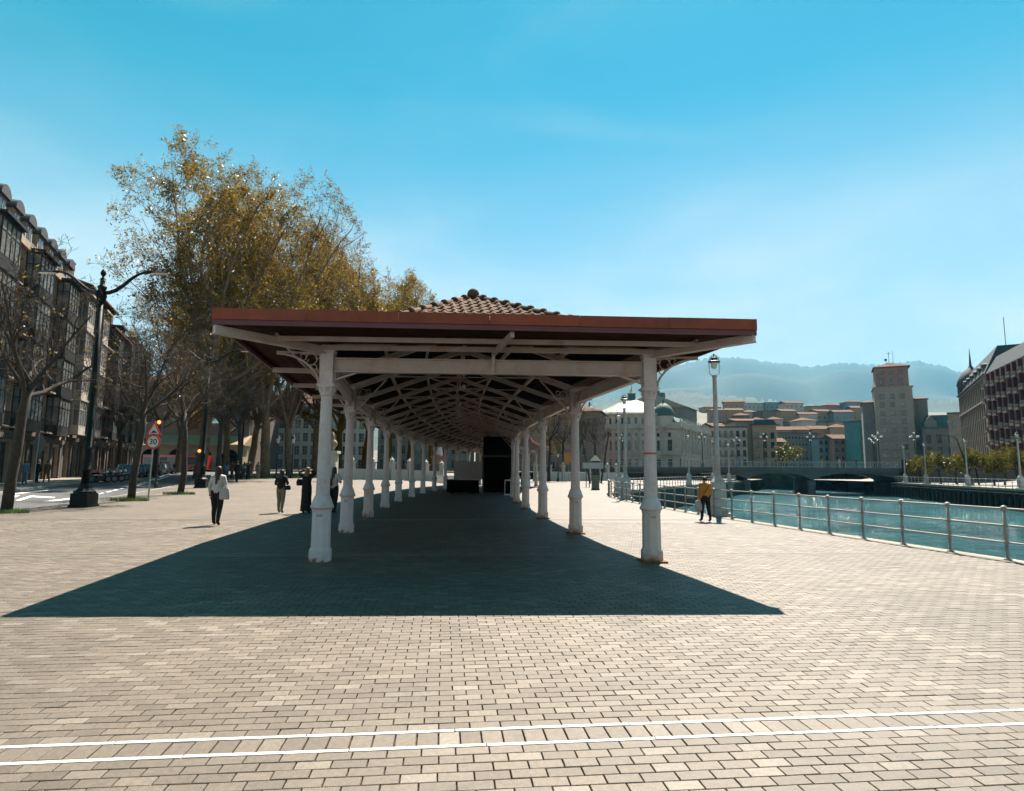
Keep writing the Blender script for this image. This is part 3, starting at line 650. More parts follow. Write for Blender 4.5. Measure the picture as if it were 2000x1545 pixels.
# fascia: red board over a recessed plum board, in lengths
def fascia(p, q_, n_):
    p, q_ = Vector(p), Vector(q_)
    for i in range(n_):
        a_, c_ = p.lerp(q_, i / n_), p.lerp(q_, (i + 1) / n_); d = (c_ - a_).normalized() * .004
        b_ = cb(); j1, j2 = rng.normal() * .0025, rng.normal() * .0025
        b_.bar(a_ + d + Vector((0, 0, j1)), c_ - d + Vector((0, 0, j1)), .045, .185); b_.build('fascia_board', M['fascia'], canopy)
    nrm = (q_ - p).cross(Vector((0, 0, 1))).normalized()
    b_ = cb(); o_ = nrm * .03 + Vector((0, 0, -.135)); b_.bar(p + o_, q_ + o_, .04, .085); b_.build('lower_fascia', M['purple'], canopy)
ZF = 4.182
U = HW + OVS[1] + .03; UL = HW + OVS[-1] + .03
fascia(PV(U, TF - .006, ZF), PV(-UL, TF - .006, ZF + .035), 6)
fascia(PV(-UL, TB, ZF), PV(U, TB, ZF), 6)
for k in range(NB):
    t0, t1 = (TF if k == 0 else k), (TB if k == NB - 1 else k + 1)
    fascia(PV(-UL, t0, ZF + (.035 if k == 0 else 0)), PV(-UL, t1, ZF), 2); fascia(PV(U, t1, ZF), PV(U, t0, ZF), 2)
# valley gutter sheet between fascia and tiles
ET, ZE, ZA = .25, 4.13, 5.92             # tile eave beyond the column line, its height, height of the tiled ridge
GA = HW + ET
b_ = cb(); b_.quad(PV(-UL + .03, TF, 4.19), PV(U - .03, TF, 4.19), PV(GA - .1, -(ET - .1) / 5.3, ZE + .02), PV(-GA + .1, -(ET - .1) / 5.3, ZE + .02)); b_.build('gutter_sheet', M['zinc'], canopy)
for sgn in (-1, 1):
    b_ = cb()
    for k in range(NB):
        t0, t1 = (TF if k == 0 else k), (TB if k == NB - 1 else k + 1); i0 = -(ET - .1) / 5.3 if k == 0 else k
        us_ = (U if sgn > 0 else UL) - .03
        b_.quad(PV(sgn * us_, t0, 4.19), PV(sgn * us_, t1, 4.19), PV(sgn * (GA - .1), t1 if k < NB - 1 else NB + .1, ZE + .02), PV(sgn * (GA - .1), i0, ZE + .02))
    b_.build('gutter_sheet', M['zinc'], canopy)
# tiled roof
TA = HW / 5.3 + .005                      # station of the apex
apex = PV(0, TA, ZA)
roof_f = cb(); e0, e1 = PV(-GA, -ET / 5.3, ZE), PV(GA, -ET / 5.3, ZE)
roof_f.add([e0, e1, apex], [(0, 1, 2)]); rf = roof_f.build('front_roof_slope', M['tile'], canopy)
mid = (e0 + e1) / 2; ux = (e1 - e0).normalized(); us = (apex - mid); SL = us.length; us.normalize(); un = ux.cross(us).normalized()
q = MB(); prof = [(-.125, .012), (-.10, .004), (-.05, .0), (.0, .008), (.03, .036), (.065, .052), (.10, .036), (.128, .010)]
vs_, fs = [], []
for v_, lift in ((0, .028), (.40, .0)):
    for x_, h_ in prof: vs_.append((x_, v_, h_ + lift))
    for x_, h_ in prof: vs_.append((x_, v_, h_ + lift - .018))
k_ = len(prof)
for i in range(k_ - 1): fs += [(i, i + 1, 2 * k_ + i + 1, 2 * k_ + i), (i, k_ + i, k_ + i + 1, i + 1)]
q.add(vs_, fs); tile_me = q.mesh('roof_tile', M['tile'], False)
TW, TL = .215, .285
Mx = Matrix((ux, us, un)).transposed().to_4x4()
rows_ = int(SL / TL)
for r_ in range(rows_):
    v_ = r_ * TL; half = (e1 - e0).length / 2 * (1 - (v_ + .2) / SL); n_ = int(half / TW)
    for i in range(-n_, n_ + 1):
        x_ = i * TW + (r_ % 2) * .0 + rng.normal() * .004
        p = mid + ux * x_ + us * (v_ - .04 + rng.normal() * .006) + un * (.012 + abs(rng.normal()) * .003)
        link('roof_tile', tile_me, rf, mat=Matrix.Translation(p - CO) @ Mx @ Matrix.Rotation(rng.normal() * .012, 4, 'Z'))
def wavy(sgn):
    """side slope: pantile courses as one corrugated part"""
    b_ = cb(); nt = int((CY_[-1] - CY_[0]) / .225); vs_, fs = [], []; nr = 12
    W_ = nt * 4
    for r_ in range(nr + 1):
        for e_ in (0, 1):
            if r_ == nr and e_: continue
            f_ = r_ / nr
            for i in range(W_ + 1):
                t = -ET / 5.3 + (NB + ET / 4.9 + ET / 5.3) * i / W_
                lo = -ET / 5.3 + (TA + ET / 5.3) * f_; t = max(t, lo)
                u_ = GA * (1 - f_); z = ZE + (ZA - ZE) * f_ + (.045 if i % 4 in (1, 2) else 0) + (.03 if e_ == 0 and r_ > 0 else 0) * 0 + (.028 if e_ else 0)
                vs_.append(PV(sgn * u_, t, z))
    rowsn = 2 * nr + 1
    for r_ in range(rowsn - 1):
        for i in range(W_): k = r_ * (W_ + 1) + i; fs.append((k, k + 1, k + 2 + W_, k + 1 + W_))
    b_.add(vs_, fs); return stuff(b_.build('side_roof_tiles', M['tile'], canopy))
wavy(-1); wavy(1)
# rear gable end closed by a boarded triangle
b_ = cb(); b_.add([PV(-GA, NB + .12, ZE), PV(GA, NB + .12, ZE), PV(0, NB + .12, ZA)], [(0, 1, 2)]); b_.build('rear_gable', M['soffit'], canopy)
def ridge_tiles(p, q_, L=.36):
    p, q_ = Vector(p), Vector(q_); n_ = int((q_ - p).length / L)
    for i in range(n_):
        a_, c_ = p.lerp(q_, i / n_), p.lerp(q_, (i + 1) / n_ + .012); b_ = cb(); b_.tube([a_ + Vector((0, 0, .03)), a_.lerp(c_, .12) + Vector((0, 0, .03)), a_.lerp(c_, .14) + Vector((0, 0, .015)), c_], [.108, .108, .092, .082], 12); b_.build('ridge_tile', M['tile'], canopy, True)
ridge_tiles(e0 + Vector((0, 0, .02)), apex); ridge_tiles(e1 + Vector((0, 0, .02)), apex)
for k in range(NB): ridge_tiles(PV(0, TA if k == 0 else k, ZA + .01), PV(0, k + 1, ZA + .01), .42)
b_ = cb(); b_.ball(apex + Vector((0, -.05, .07)), .15, 14, 8); b_.build('ridge_finial', M['tile'], canopy, True)
for t in (1.5, 2.5, 3.5):
    b_ = cb(); p = PV(.12, t, 4.72); b_.tube([p, p - Vector((0, 0, .3))], .008, 5); lp = b_.build('lamp_cord', M['rust'], canopy)
    b_ = cb(); b_.lathe([(.02, 0), (.05, -.03), (.055, -.09), (.03, -.14), (.005, -.15)], 10, p - Vector((0, 0, .3))); b_.build('bulb', M['bulb'], lp, True)
# --- things standing under the canopy
def prop(name, label, cat, t, u, rot=0.0): return thing(name, label, cat, PV(u, t, 0), PA(t) + rot)
o = prop('closed_kiosk', 'tall black kiosk closed up under the far end of the canopy', 'kiosk', 6.25, 2.0)
b_ = MB(); b_.bx(-1.05, 0, 0, 1.0, 2.6, 4.05); b_.build('body', M['black'], o)
b_ = MB(); b_.bx(-1.12, -.1, 0, 1.07, -.002, .12); b_.bx(-1.12, -.06, 2.6, 1.07, -.002, 2.72); b_.bx(-1.1, -.05, .12, -1.0, -.002, 2.6); b_.bx(.95, -.05, .12, 1.05, -.002, 2.6); b_.build('frame', M['black_iron'], o)
for x_ in (-.9, -.28, .34):
    b_ = MB()
    for i in range(10): b_.bx(x_, -.03, .3 + i * .22, x_ + .58, -.003, .5 + i * .22)
    b_.build('shutter', M['black'], o)
o = prop('market_counter', 'low black counter with dark skirt left of the black kiosk', 'counter', 6.3, -.55)
b_ = MB(); b_.bx(-1.1, 0, .08, 1.1, .9, .95); b_.build('skirt', M['black'], o)
b_ = MB(); b_.bx(-1.2, -.08, .95, 1.2, .98, 1.0); b_.build('worktop', M['black_iron'], o)
for x_ in (-.8, .7):
    b_ = MB(); b_.bx(x_ - .06, .1, 0, x_ + .06, .7, .08); b_.build('foot', M['black'], o)
o = prop('display_panel', 'wide plain pale grey panel standing behind the low black counter', 'panel', 7.15, -.35)
b_ = MB(); b_.bx(-1.35, 0, .95, 1.25, .06, 2.35); b_.build('board', M['panel'], o)
for x_ in (-1.2, 1.1):
    b_ = MB(); b_.bx(x_ - .03, .062, 0, x_ + .03, .11, 2.3); b_.bx(x_ - .04, -.3, 0, x_ + .04, .4, .04); b_.build('leg', M['galv'], o)
o = prop('sandwich_board', 'small white framed board leaning beside the black kiosk', 'sign board', 5.9, 2.75)
b_ = MB(); b_.hexa([(-.22, 0, 0), (.22, 0, 0), (.22, .03, 0), (-.22, .03, 0), (-.22, .25, 1.05), (.22, .25, 1.05), (.22, .28, 1.05), (-.22, .28, 1.05)]); b_.build('frame', M['sign_white'], o)
b_ = MB(); b_.hexa([(-.17, .005, .1), (.17, .005, .1), (.17, .02, .1), (-.17, .02, .1), (-.17, .215, .97), (.17, .215, .97), (.17, .235, .97), (-.17, .235, .97)]); b_.build('face', M['black'], o)
b_ = MB(); b_.bar((-.2, .55, 0), (-.2, .27, 1.0), .03, .03); b_.bar((.2, .55, 0), (.2, .27, 1.0), .03, .03); b_.build('back_leg', M['sign_white'], o)

# ================================================================== BUILDINGS
def wall(mb, o, u, w, h, ops=(), rec=.22):
    """wall face with real openings and reveals; u points right as seen from outside"""
    o, u = Vector(o), Vector(u).normalized(); up = Vector((0, 0, 1)); n = u.cross(up)
    us_ = sorted({0, w} | {x for a in ops for x in a[:2]}); vs2 = sorted({0, h} | {x for a in ops for x in a[2:4]})
    P = lambda a, c, d=0: o + u * a + up * c - n * d
    for i in range(len(us_) - 1):
        for j in range(len(vs2) - 1):
            cu, cv = (us_[i] + us_[i + 1]) / 2, (vs2[j] + vs2[j + 1]) / 2
            if any(a[0] < cu < a[1] and a[2] < cv < a[3] for a in ops): continue
            mb.quad(P(us_[i], vs2[j]), P(us_[i + 1], vs2[j]), P(us_[i + 1], vs2[j + 1]), P(us_[i], vs2[j + 1]))
    for a, c, d, e in (x[:4] for x in ops):
        mb.quad(P(a, d), P(c, d), P(c, d, rec), P(a, d, rec)); mb.quad(P(a, e, rec), P(c, e, rec), P(c, e), P(a, e))
        mb.quad(P(a, d, rec), P(a, e, rec), P(a, e), P(a, d)); mb.quad(P(c, d), P(c, e), P(c, e, rec), P(c, d, rec))
_wm = {}
def win_mesh(w, h, nx=2, ny=2, fm='wframe', gm='glass', fr=.07, sill=True):
    key = (round(w, 2), round(h, 2), nx, ny, fm, gm, sill)
    if key in _wm: return _wm[key]
    b_ = MB(); b_.mi = 0
    b_.bx(0, 0, 0, fr, .06, h); b_.bx(w - fr, 0, 0, w, .06, h); b_.bx(fr, 0, 0, w - fr, .06, fr); b_.bx(fr, 0, h - fr, w - fr, .06, h)
    for i in range(1, nx): x = w * i / nx; b_.bx(x - fr * .35, .008, fr, x + fr * .35, .052, h - fr)
    for j in range(1, ny): z = h * j / ny; b_.bx(fr, .012, z - fr * .3, w - fr, .048, z + fr * .3)
    if sill: b_.bx(-.06, -.30, -.09, w + .06, 0, -.005)
    b_.mi = 1; b_.quad((fr, .035, fr), (w - fr, .035, fr), (w - fr, .035, h - fr), (fr, .035, h - fr))
    _wm[key] = b_.mesh('window', [M[fm], M[gm]]); return _wm[key]
def put_windows(root, o, u, ops, rec=.22, nx=2, ny=2, fm='wframe', gms=('glass',), name='window', sill=True):
    o, u = Vector(o), Vector(u).normalized(); up = Vector((0, 0, 1)); n = u.cross(up)
    for a in ops:
        p = o + u * a[0] + up * a[2] - n * (rec - .06)
        gm = gms[rng.integers(len(gms))]
        link(name, win_mesh(a[1] - a[0], a[3] - a[2], nx, ny, fm, gm, sill=sill), root, mat=Matrix.Translation(p) @ Matrix((u, -n, up)).transposed().to_4x4())
M['wframe'] = pm('white_window_frame', (.34, .33, .31), .5, .1, 4)
M['dframe'] = pm('dark_window_frame', (.03, .035, .035), .5, .2, 4)
M['gframe'] = pm('green_shutter', (.02, .045, .04), .6, .2, 4)
for k_, c_ in dict(cream=(.30, .215, .145), ochre=(0.245, 0.163, 0.0884), stone_w=(.265, .225, .19), grey_w=(.165, .155, .148), brown_w=(0.116, 0.0782, 0.0578), dark_w=(0.0748, 0.0646, 0.0578), white_w=(.34, .315, .29), red_w=(0.0782, 0.0204, 0.0238), pink_w=(0.224, 0.136, 0.112), beige_t=(0.252, 0.211, 0.18), blue_w=(0.136, 0.184, 0.197), teal_w=(0.0476, 0.15, 0.15), sand=(0.258, 0.197, 0.129)).items():
    M[k_] = pm('wall_' + k_, c_, .85, .14, .9, .15, dirt=tuple(x * .5 for x in c_), dirt_amt=.5, dscale=.35)
M['roof_red'] = pm('clay_roof', (.11, .055, .040), .9, .25, 2.0, .3, spec=.12)
M['hotel_stone'] = pm('brown_stone', (.15, .112, .086), .85, .18, .9, .15, dirt=(.07, .05, .04), dirt_amt=.6, dscale=.35)
M['theatre_stone'] = pm('theatre_stone', (.40, .35, .31), .85, .14, .9, .15, dirt=(.22, .19, .165), dirt_amt=.6, dscale=.3)
M['roof_slate'] = pm('slate_roof', (.032, .035, .040), .7, .25, 2.0, .2)
M['copper'] = pm('green_copper', (.045, .085, .075), .7, .25, .6)
M['lead'] = pm('pale_lead_roof', (.19, .18, .145), .55, .12, .5)
M['railing_iron'] = M['black_iron']
def roof(root, w, d, z, kind, rise, mat, ov=.6, name='roof'):
    b_ = MB(); a0, a1, c0, c1 = -ov, w + ov, -ov, d + ov
    if kind == 'flat': b_.bx(a0 * .4, c0 * .4, z, w - a0 * .4, d - c0 * .4, z + .35); return b_.build(name, mat, root)
    th = .22; b_.bx(a0, c0, z, a1, c1, z + th); z += th + .002
    if kind == 'hip':
        i = min(w, d) / 2 * .98
        if w >= d: r0, r1 = (i, d / 2, z + rise), (w - i, d / 2, z + rise)
        else: r0, r1 = (w / 2, i, z + rise), (w / 2, d - i, z + rise)
        e = [(a0, c0, z), (a1, c0, z), (a1, c1, z), (a0, c1, z)]
        b_.add(e + [r0, r1], [(0, 1, 5, 4), (2, 3, 4, 5), (1, 2, 5), (3, 0, 4)] if w >= d else [(0, 1, 4), (1, 2, 5, 4), (2, 3, 5), (3, 0, 4, 5)])
    elif kind == 'gable':
        b_.add([(a0, c0, z), (a1, c0, z), (a1, c1, z), (a0, c1, z), (a0, d / 2, z + rise), (a1, d / 2, z + rise)], [(0, 1, 5, 4), (2, 3, 4, 5), (3, 0, 4), (1, 2, 5)])
    elif kind == 'mansard':
        i = rise * .45; b_.add([(a0 * .3, c0 * .3, z), (w - a0 * .3, c0 * .3, z), (w - a0 * .3, d - c0 * .3, z), (a0 * .3, d - c0 * .3, z), (i, i, z + rise), (w - i, i, z + rise), (w - i, d - i, z + rise), (i, d - i, z + rise)], [(0, 1, 5, 4), (1, 2, 6, 5), (2, 3, 7, 6), (3, 0, 4, 7), (4, 5, 6, 7)])
    return b_.build(name, mat, root)
_bm = {}
def balcony_mesh(w, dep=.7, mat='black_iron'):
    key = (round(w, 2), dep, mat)
    if key not in _bm:
        b_ = MB(); b_.mi = 0; b_.bx(0, -dep, -.12, w, .02, 0); b_.mi = 1
        for z in (.08, 1.0): b_.bx(0, -dep, z, w, -dep + .035, z + .04); b_.bx(0, -dep, z, .035, 0, z + .04); b_.bx(w - .035, -dep, z, w, 0, z + .04)
        n_ = max(3, int(w / .16))
        for i in range(n_ + 1): x = .01 + (w - .04) * i / n_; b_.bx(x, -dep + .008, .0, x + .02, -dep + .028, 1.0)
        _bm[key] = b_.mesh('balcony', [M['stone_w'], M[mat]])
    return _bm[key]
def grid_ops(w, z0, floors, fh, cols, ww, wh, m=None, sill=.9):
    m = m if m is not None else w / cols * .5; step = (w - 2 * m) / max(1, cols - 1) if cols > 1 else 0
    return [(m + step * c - ww / 2, m + step * c + ww / 2, z0 + fh * f + sill, z0 + fh * f + sill + wh) for f in range(floors) for c in range(cols)]
def block(name, label, loc, rz, w, d, h, wm, rm='roof_red', rk='hip', rise=2.0, fz=.0, floors=4, fh=3.2, cols=4, scols=0, ww=1.1, wh=1.7, fm='wframe', gms=('glass',), sill=.8, balc=False, nx=2, ny=1, cornice=True, group=None, chim=0, sink=6, sides=(0, 1), cat='building'):
    root = thing(name, label, cat, loc, rz, group)
    ops = grid_ops(w, fz, floors, fh, cols, ww, wh, sill=sill); sops = grid_ops(d, fz, floors, fh, scols, ww, wh, sill=sill) if scols else []
    b_ = MB(); wall(b_, (0, 0, 0), (1, 0, 0), w, h, ops); wall(b_, (0, d, 0), (0, -1, 0), d, h, sops if 0 in sides else []); wall(b_, (w, 0, 0), (0, 1, 0), d, h, sops if 1 in sides else []); wall(b_, (w, d, 0), (-1, 0, 0), w, h)
    if sink: b_.bx(.02, .02, -sink, w - .02, d - .02, -.001)
    b_.build('walls', M[wm], root)
    put_windows(root, (0, 0, 0), (1, 0, 0), ops, nx=nx, ny=ny, fm=fm, gms=gms)
    if sops and 0 in sides: put_windows(root, (0, d, 0), (0, -1, 0), sops, nx=nx, ny=ny, fm=fm, gms=gms)
    if sops and 1 in sides: put_windows(root, (w, 0, 0), (0, 1, 0), sops, nx=nx, ny=ny, fm=fm, gms=gms)
    if balc:
        for a in ops: link('balcony', balcony_mesh(ww + .5), root, (a[0] - .25, 0, a[2] - .05))
    if cornice: b_ = MB(); b_.bx(-.25, -.25, h - .5, w + .25, -.003, h - .1); b_.build('cornice', M[wm], root)
    roof(root, w, d, h, rk, rise, M[rm])
    for i in range(chim):
        x = w * (.25 + .5 * i / max(1, chim - 1)); b_ = MB(); b_.bx(x - .5, d * .5 - .4, h + .2, x + .5, d * .5 + .4, h + rise + 1.3); b_.bx(x - .6, d * .5 - .5, h + rise + 1.3, x + .6, d * .5 + .5, h + rise + 1.45); b_.build('chimney', M[wm], root)
    return root

# ---------------------------------------------------------------- the terrace along the street on the left
TD = Vector((-math.sin(R(22)), math.cos(R(22)), 0)); TA0 = Vector((-38, 47, 0)); TRZ = math.atan2(TD.y, TD.x)
GF, FH = 4.6, 3.55
def gallery(w, dep, h, mat, cols):
    """one storey of a glazed timber bay"""
    b_ = MB(); b_.mi = 0
    b_.bx(0, -dep, 0, w, 0, .12); b_.bx(-.06, -dep - .06, h - .14, w + .06, 0, h - .002)
    b_.bx(.02, -dep + .02, .12, w - .02, -dep + .06, .85); b_.bx(0.02, -dep + .06, .12, .06, 0, .85); b_.bx(w - .06, -dep + .06, .12, w - .02, 0, .85)
    for i in range(cols + 1): x = (w - .09) * i / cols; b_.bx(x, -dep, .85, x + .09, -dep + .09, h - .14)
    for y in (-.09, -dep / 2): b_.bx(0, y, .85, .08, y + .09, h - .14); b_.bx(w - .08, y, .85, w, y + .09, h - .14)
    for z in (.85, 1.05 + (h - 1.2) * .62): b_.bx(.09, -dep + .01, z, w - .09, -dep + .07, z + .07); b_.bx(.01, -dep + .09, z, .07, -.09, z + .07); b_.bx(w - .07, -dep + .09, z, w - .01, -.09, z + .07)
    b_.mi = 1; b_.bx(.04, -dep + .04, .87, w - .04, -.01, h - .15)
    return b_.mesh('glazed_bay', [M[mat], M['glass_b']])
def dormer_mesh(wm):
    b_ = MB(); b_.mi = 0; b_.bx(-.8, -.2, 0, .8, 1.4, 1.9); b_.mi = 1
    n_ = 10; pts = [(-1.0, 1.9)] + [(-1.0 * math.cos(math.pi * i / n_), 1.9 + .85 * math.sin(math.pi * i / n_)) for i in range(n_ + 1)] + [(1.0, 1.9)]
    b_.prism([(x, z) for x, z in pts[1:-1]], (0, 1.5, 0), (1, 0, 0), (0, 0, 1), 1.95); b_.mi = 2; b_.bx(-.5, -.23, .3, .5, -.2, 1.7); b_.mi = 0; b_.bx(-.03, -.25, .3, .03, -.23, 1.7)
    return b_.mesh('dormer', [M[wm], M['roof_slate'], M['glass']])
def terrace(name, label, s0, s1, wm, bays, cols, bayw, baymat, roofk, dormers=0, floors=4, shop='dark_w', top=0.0, eave=1.0, balc=(), rmat='roof_red'):
    p = TA0 + TD * s0; w = s1 - s0 - .05; p.z = g(p.x, p.y) - .3; root = thing(name, label, 'house', p, TRZ)
    h = GF + FH * floors + top; d = 13
    ops = []; n_ = max(2, int(w / 3.1))
    shops = [(w * (i + .5) / n_ - 1.05, w * (i + .5) / n_ + 1.05, .35, 3.7) for i in range(n_)]
    bx = [(w * f - bayw / 2, w * f + bayw / 2) for f in bays]
    cx = [w * (i + .5) / cols for i in range(cols)]
    wins = [(c - .55, c + .55, GF + FH * f + .35, GF + FH * f + 2.75) for f in range(floors) for c in cx if not any(a - .6 < c < b2 + .6 for a, b2 in bx)]
    b_ = MB(); wall(b_, (0, 0, 0), (1, 0, 0), w, h, shops + wins, rec=.35); wall(b_, (0, d, 0), (0, -1, 0), d, h); wall(b_, (w, 0, 0), (0, 1, 0), d, h); b_.bx(.02, .02, -1, w - .02, d, -.001); b_.build('walls', M[wm], root)
    put_windows(root, (0, 0, 0), (1, 0, 0), wins, rec=.35, nx=2, ny=3, fm='wframe' if wm != 'white_w' else 'dframe', gms=('glass', 'glass', 'glass_b'))
    put_windows(root, (0, 0, 0), (1, 0, 0), shops, rec=.35, nx=2, ny=2, fm='dframe', gms=('glass',), name='shopfront', sill=False)
    b_ = MB()
    for i in range(n_ + 1): x = min(w - .3, max(.3, w * i / n_)); b_.bx(x - .28, -.14, 0, x + .28, -.003, 3.95)
    b_.bx(0, -.3, 3.96, w, -.003, 4.35); b_.build('shop_pilasters', M[shop], root)
    gm_ = gallery(bayw, 1.05, FH, baymat, max(3, int(bayw / .75)))
    for a, _ in bx:
        for f in range(floors): link('glazed_bay', gm_, root, (a, 0, GF + FH * f + .02))
        b_ = MB(); b_.bx(a - .25, -1.35, GF + FH * floors + .03, a + bayw + .25, 0, GF + FH * floors + .22); b_.build('bay_roof', M[baymat], root)
    for i, a in enumerate(wins): link('balcony', balcony_mesh(1.7, .75), root, (a[0] - .3, 0, a[2] - .12))
    b_ = MB(); b_.bx(-.02, -.35, h - .45, w + .02, -.003, h - .02); b_.build('cornice', M[wm], root)
    b_ = MB()
    if roofk == 'mansard':
        b_.add([(0, -.2, h), (w, -.2, h), (w, 1.6, h + 3.0), (0, 1.6, h + 3.0), (w, d, h + 3.4), (0, d, h + 3.4), (0, d, h), (w, d, h)], [(0, 1, 2, 3), (3, 2, 4, 5), (0, 3, 5, 6), (1, 7, 4, 2)])
    else:
        b_.add([(0, -eave, h), (w, -eave, h), (w, d / 2, h + 2.6), (0, d / 2, h + 2.6), (w, d, h), (0, d, h), (0, -eave, h - .18), (w, -eave, h - .18), (0, 0, h - .18), (w, 0, h - .18)], [(0, 1, 2, 3), (3, 2, 4, 5), (0, 3, 5), (1, 4, 2), (6, 7, 1, 0), (8, 9, 7, 6)])
    b_.build('roof', M[rmat], root)
    if roofk != 'mansard':
        b_ = MB()
        for i in range(int(w / .6)): b_.bx(.2 + i * .6, -eave + .06, h - .32, .34 + i * .6, -.01, h - .185)
        b_.build('rafter_ends', M['brown_w'], root)
    dm = dormer_mesh(wm)
    for i in range(dormers): link('dormer', dm, root, (w * (i + .5) / dormers, .45, h + .1))
    if rng.random() < .9: b_ = MB(); b_.bx(w * .8, 3, h + 1, w * .8 + 1.2, 4, h + 5); b_.bx(w * .8 - .1, 2.9, h + 5, w * .8 + 1.3, 4.1, h + 5.2); b_.build('chimney', M['roof_red'], root)
    return root
terrace('town_house', 'tall house with black glazed bays and a row of round dormers, nearest on the street', -17, 15.5, 'cream', (.08, .36, .62, .88), 12, 3.6, 'wood_dark', 'mansard', 11, top=.4, rmat='roof_slate')
terrace('town_house', 'cream house with broad timber eaves and pale enclosed bays beyond the dormered house', 15.5, 28.5, 'sand', (.2, .74), 5, 2.8, 'white_w', 'eave', 0, top=.9, eave=1.5)
terrace('town_house', 'dark weathered house with many small iron balconies, middle of the street terrace', 28.5, 40, 'brown_w', (.5,), 6, 2.6, 'wood_dark', 'eave', 0, top=-.8, eave=1.3)
terrace('town_house', 'narrow ochre house with dark bays toward the church end of the terrace', 40, 50, 'ochre', (.25, .75), 4, 2.4, 'wood_dark', 'eave', 0, top=-.3, eave=1.2)
terrace('town_house', 'last brown house of the street terrace, next to the church', 50, 61, 'dark_w', (.5,), 5, 2.6, 'white_w', 'eave', 0, top=-1.6, eave=1.2)

# ---------------------------------------------------------------- church closing the street
ch = thing('church', 'brown stone church with arcaded porch closing the street behind bare trees', 'church', (-84, 132, 1.2), R(6))
b_ = MB(); aps = [(3.0 + 5.2 * i, 6.4 + 5.2 * i, 0, 3.9) for i in range(5)]
wall(b_, (0, 0, 0), (1, 0, 0), 28, 17, [(6, 8, 10, 13.2), (20, 22, 10, 13.2)], rec=.6); wall(b_, (0, 24, 0), (0, -1, 0), 24, 17); wall(b_, (28, 0, 0), (0, 1, 0), 24, 17, [(5, 6.6, 8, 12), (12, 13.6, 8, 12)], rec=.6); b_.bx(.02, .02, -2, 27.98, 24, -.001); b_.build('walls', M['brown_w'], ch)
b_ = MB(); wall(b_, (0, -4, 0), (1, 0, 0), 28, 5.6, [(3.0 + 5.2 * i, 6.4 + 5.2 * i, 0, 2.6) for i in range(5)], rec=.7)
b_.bx(0, -3.98, 0, .6, 0, 5.6); b_.bx(27.4, -3.98, 0, 28, 0, 5.6); b_.build('porch', M['sand'], ch)
for i in range(5):
    x = 4.7 + 5.2 * i; b_ = MB(); n_ = 12; b_.mi = 0
    b_.prism([(x - 1.7 + 0, 2.6)] + [(x - 1.7 * math.cos(math.pi * k / n_), 2.6 + 1.7 * math.sin(math.pi * k / n_)) for k in range(1, n_)] + [(x + 1.7, 2.6)], (0, -4.02, 0), (1, 0, 0), (0, 0, 1), -.03)
    b_.build('arch_head', M['black'], ch)
b_ = MB(); b_.add([(-.6, -5.2, 5.3), (28.6, -5.2, 5.3), (28.6, 0, 7.4), (-.6, 0, 7.4), (-.6, -5.2, 5.1), (28.6, -5.2, 5.1), (-.6, 0, 5.1), (28.6, 0, 5.1)], [(0, 1, 2, 3), (4, 5, 1, 0), (6, 7, 5, 4), (0, 3, 6, 4), (1, 5, 7, 2)]); b_.build('porch_roof', M['ochre'], ch)
b_ = MB(); b_.tube([(14, -.02, 11.8), (14, .3, 11.8)], 1.9, 24); b_.build('round_window', M['glass'], ch)
b_ = MB(); b_.tube([(14 + 2.05 * math.cos(a), -.08, 11.8 + 2.05 * math.sin(a)) for a in np.linspace(0, 2 * math.pi, 25)], .22, 6); b_.build('window_ring', M['sand'], ch)
roof(ch, 28, 24, 17, 'hip', 6.5, M['roof_red'], .9)
for x in (2.2, 25.8):
    b_ = MB(); b_.bx(x - 2.2, -.25, 0, x + 2.2, 4, 19.5); b_.bx(x - 2.5, -.55, 19.5, x + 2.5, 4.3, 20.1); b_.lathe([(2.9, 20.1), (.05, 22.6)], 4, (x, 1.9, 0), R(45)); b_.build('tower', M['brown_w'], ch)
block('gallery_building', 'long white building with rows of glazed galleries behind the park trees', (-67, 158, .9), R(3), 30, 14, 17, 'white_w', 'roof_red', 'hip', 3, .3, 5, 3.3, 15, 0, 1.35, 2.3, 'wframe', ('glass', 'glass', 'glass_b'), .6, nx=2, ny=3, chim=2)
block('park_side_building', 'grey stone building with arched street level seen between plane trunks left of the canopy', (-35, 165, .8), R(-2), 24, 14, 16, 'grey_w', 'roof_slate', 'mansard', 3, .4, 4, 3.7, 9, 0, 1.2, 2.3, 'wframe', ('glass',), .8, balc=True)
block('park_side_building', 'cream building with dark balconies visible through the canopy columns', (-10, 175, .8), R(-5), 22, 14, 15, 'cream', 'roof_red', 'hip', 2.5, .4, 4, 3.5, 8, 0, 1.1, 2.2, 'gframe', ('glass',), .7, balc=True)
block('park_side_building', 'reddish brown house behind bare trees just right of the canopy', (6, 150, .8), R(-14), 15, 12, 14.5, 'pink_w', 'roof_red', 'hip', 2.5, .4, 4, 3.3, 6, 4, 1.0, 1.9, 'wframe', ('glass',), .7)

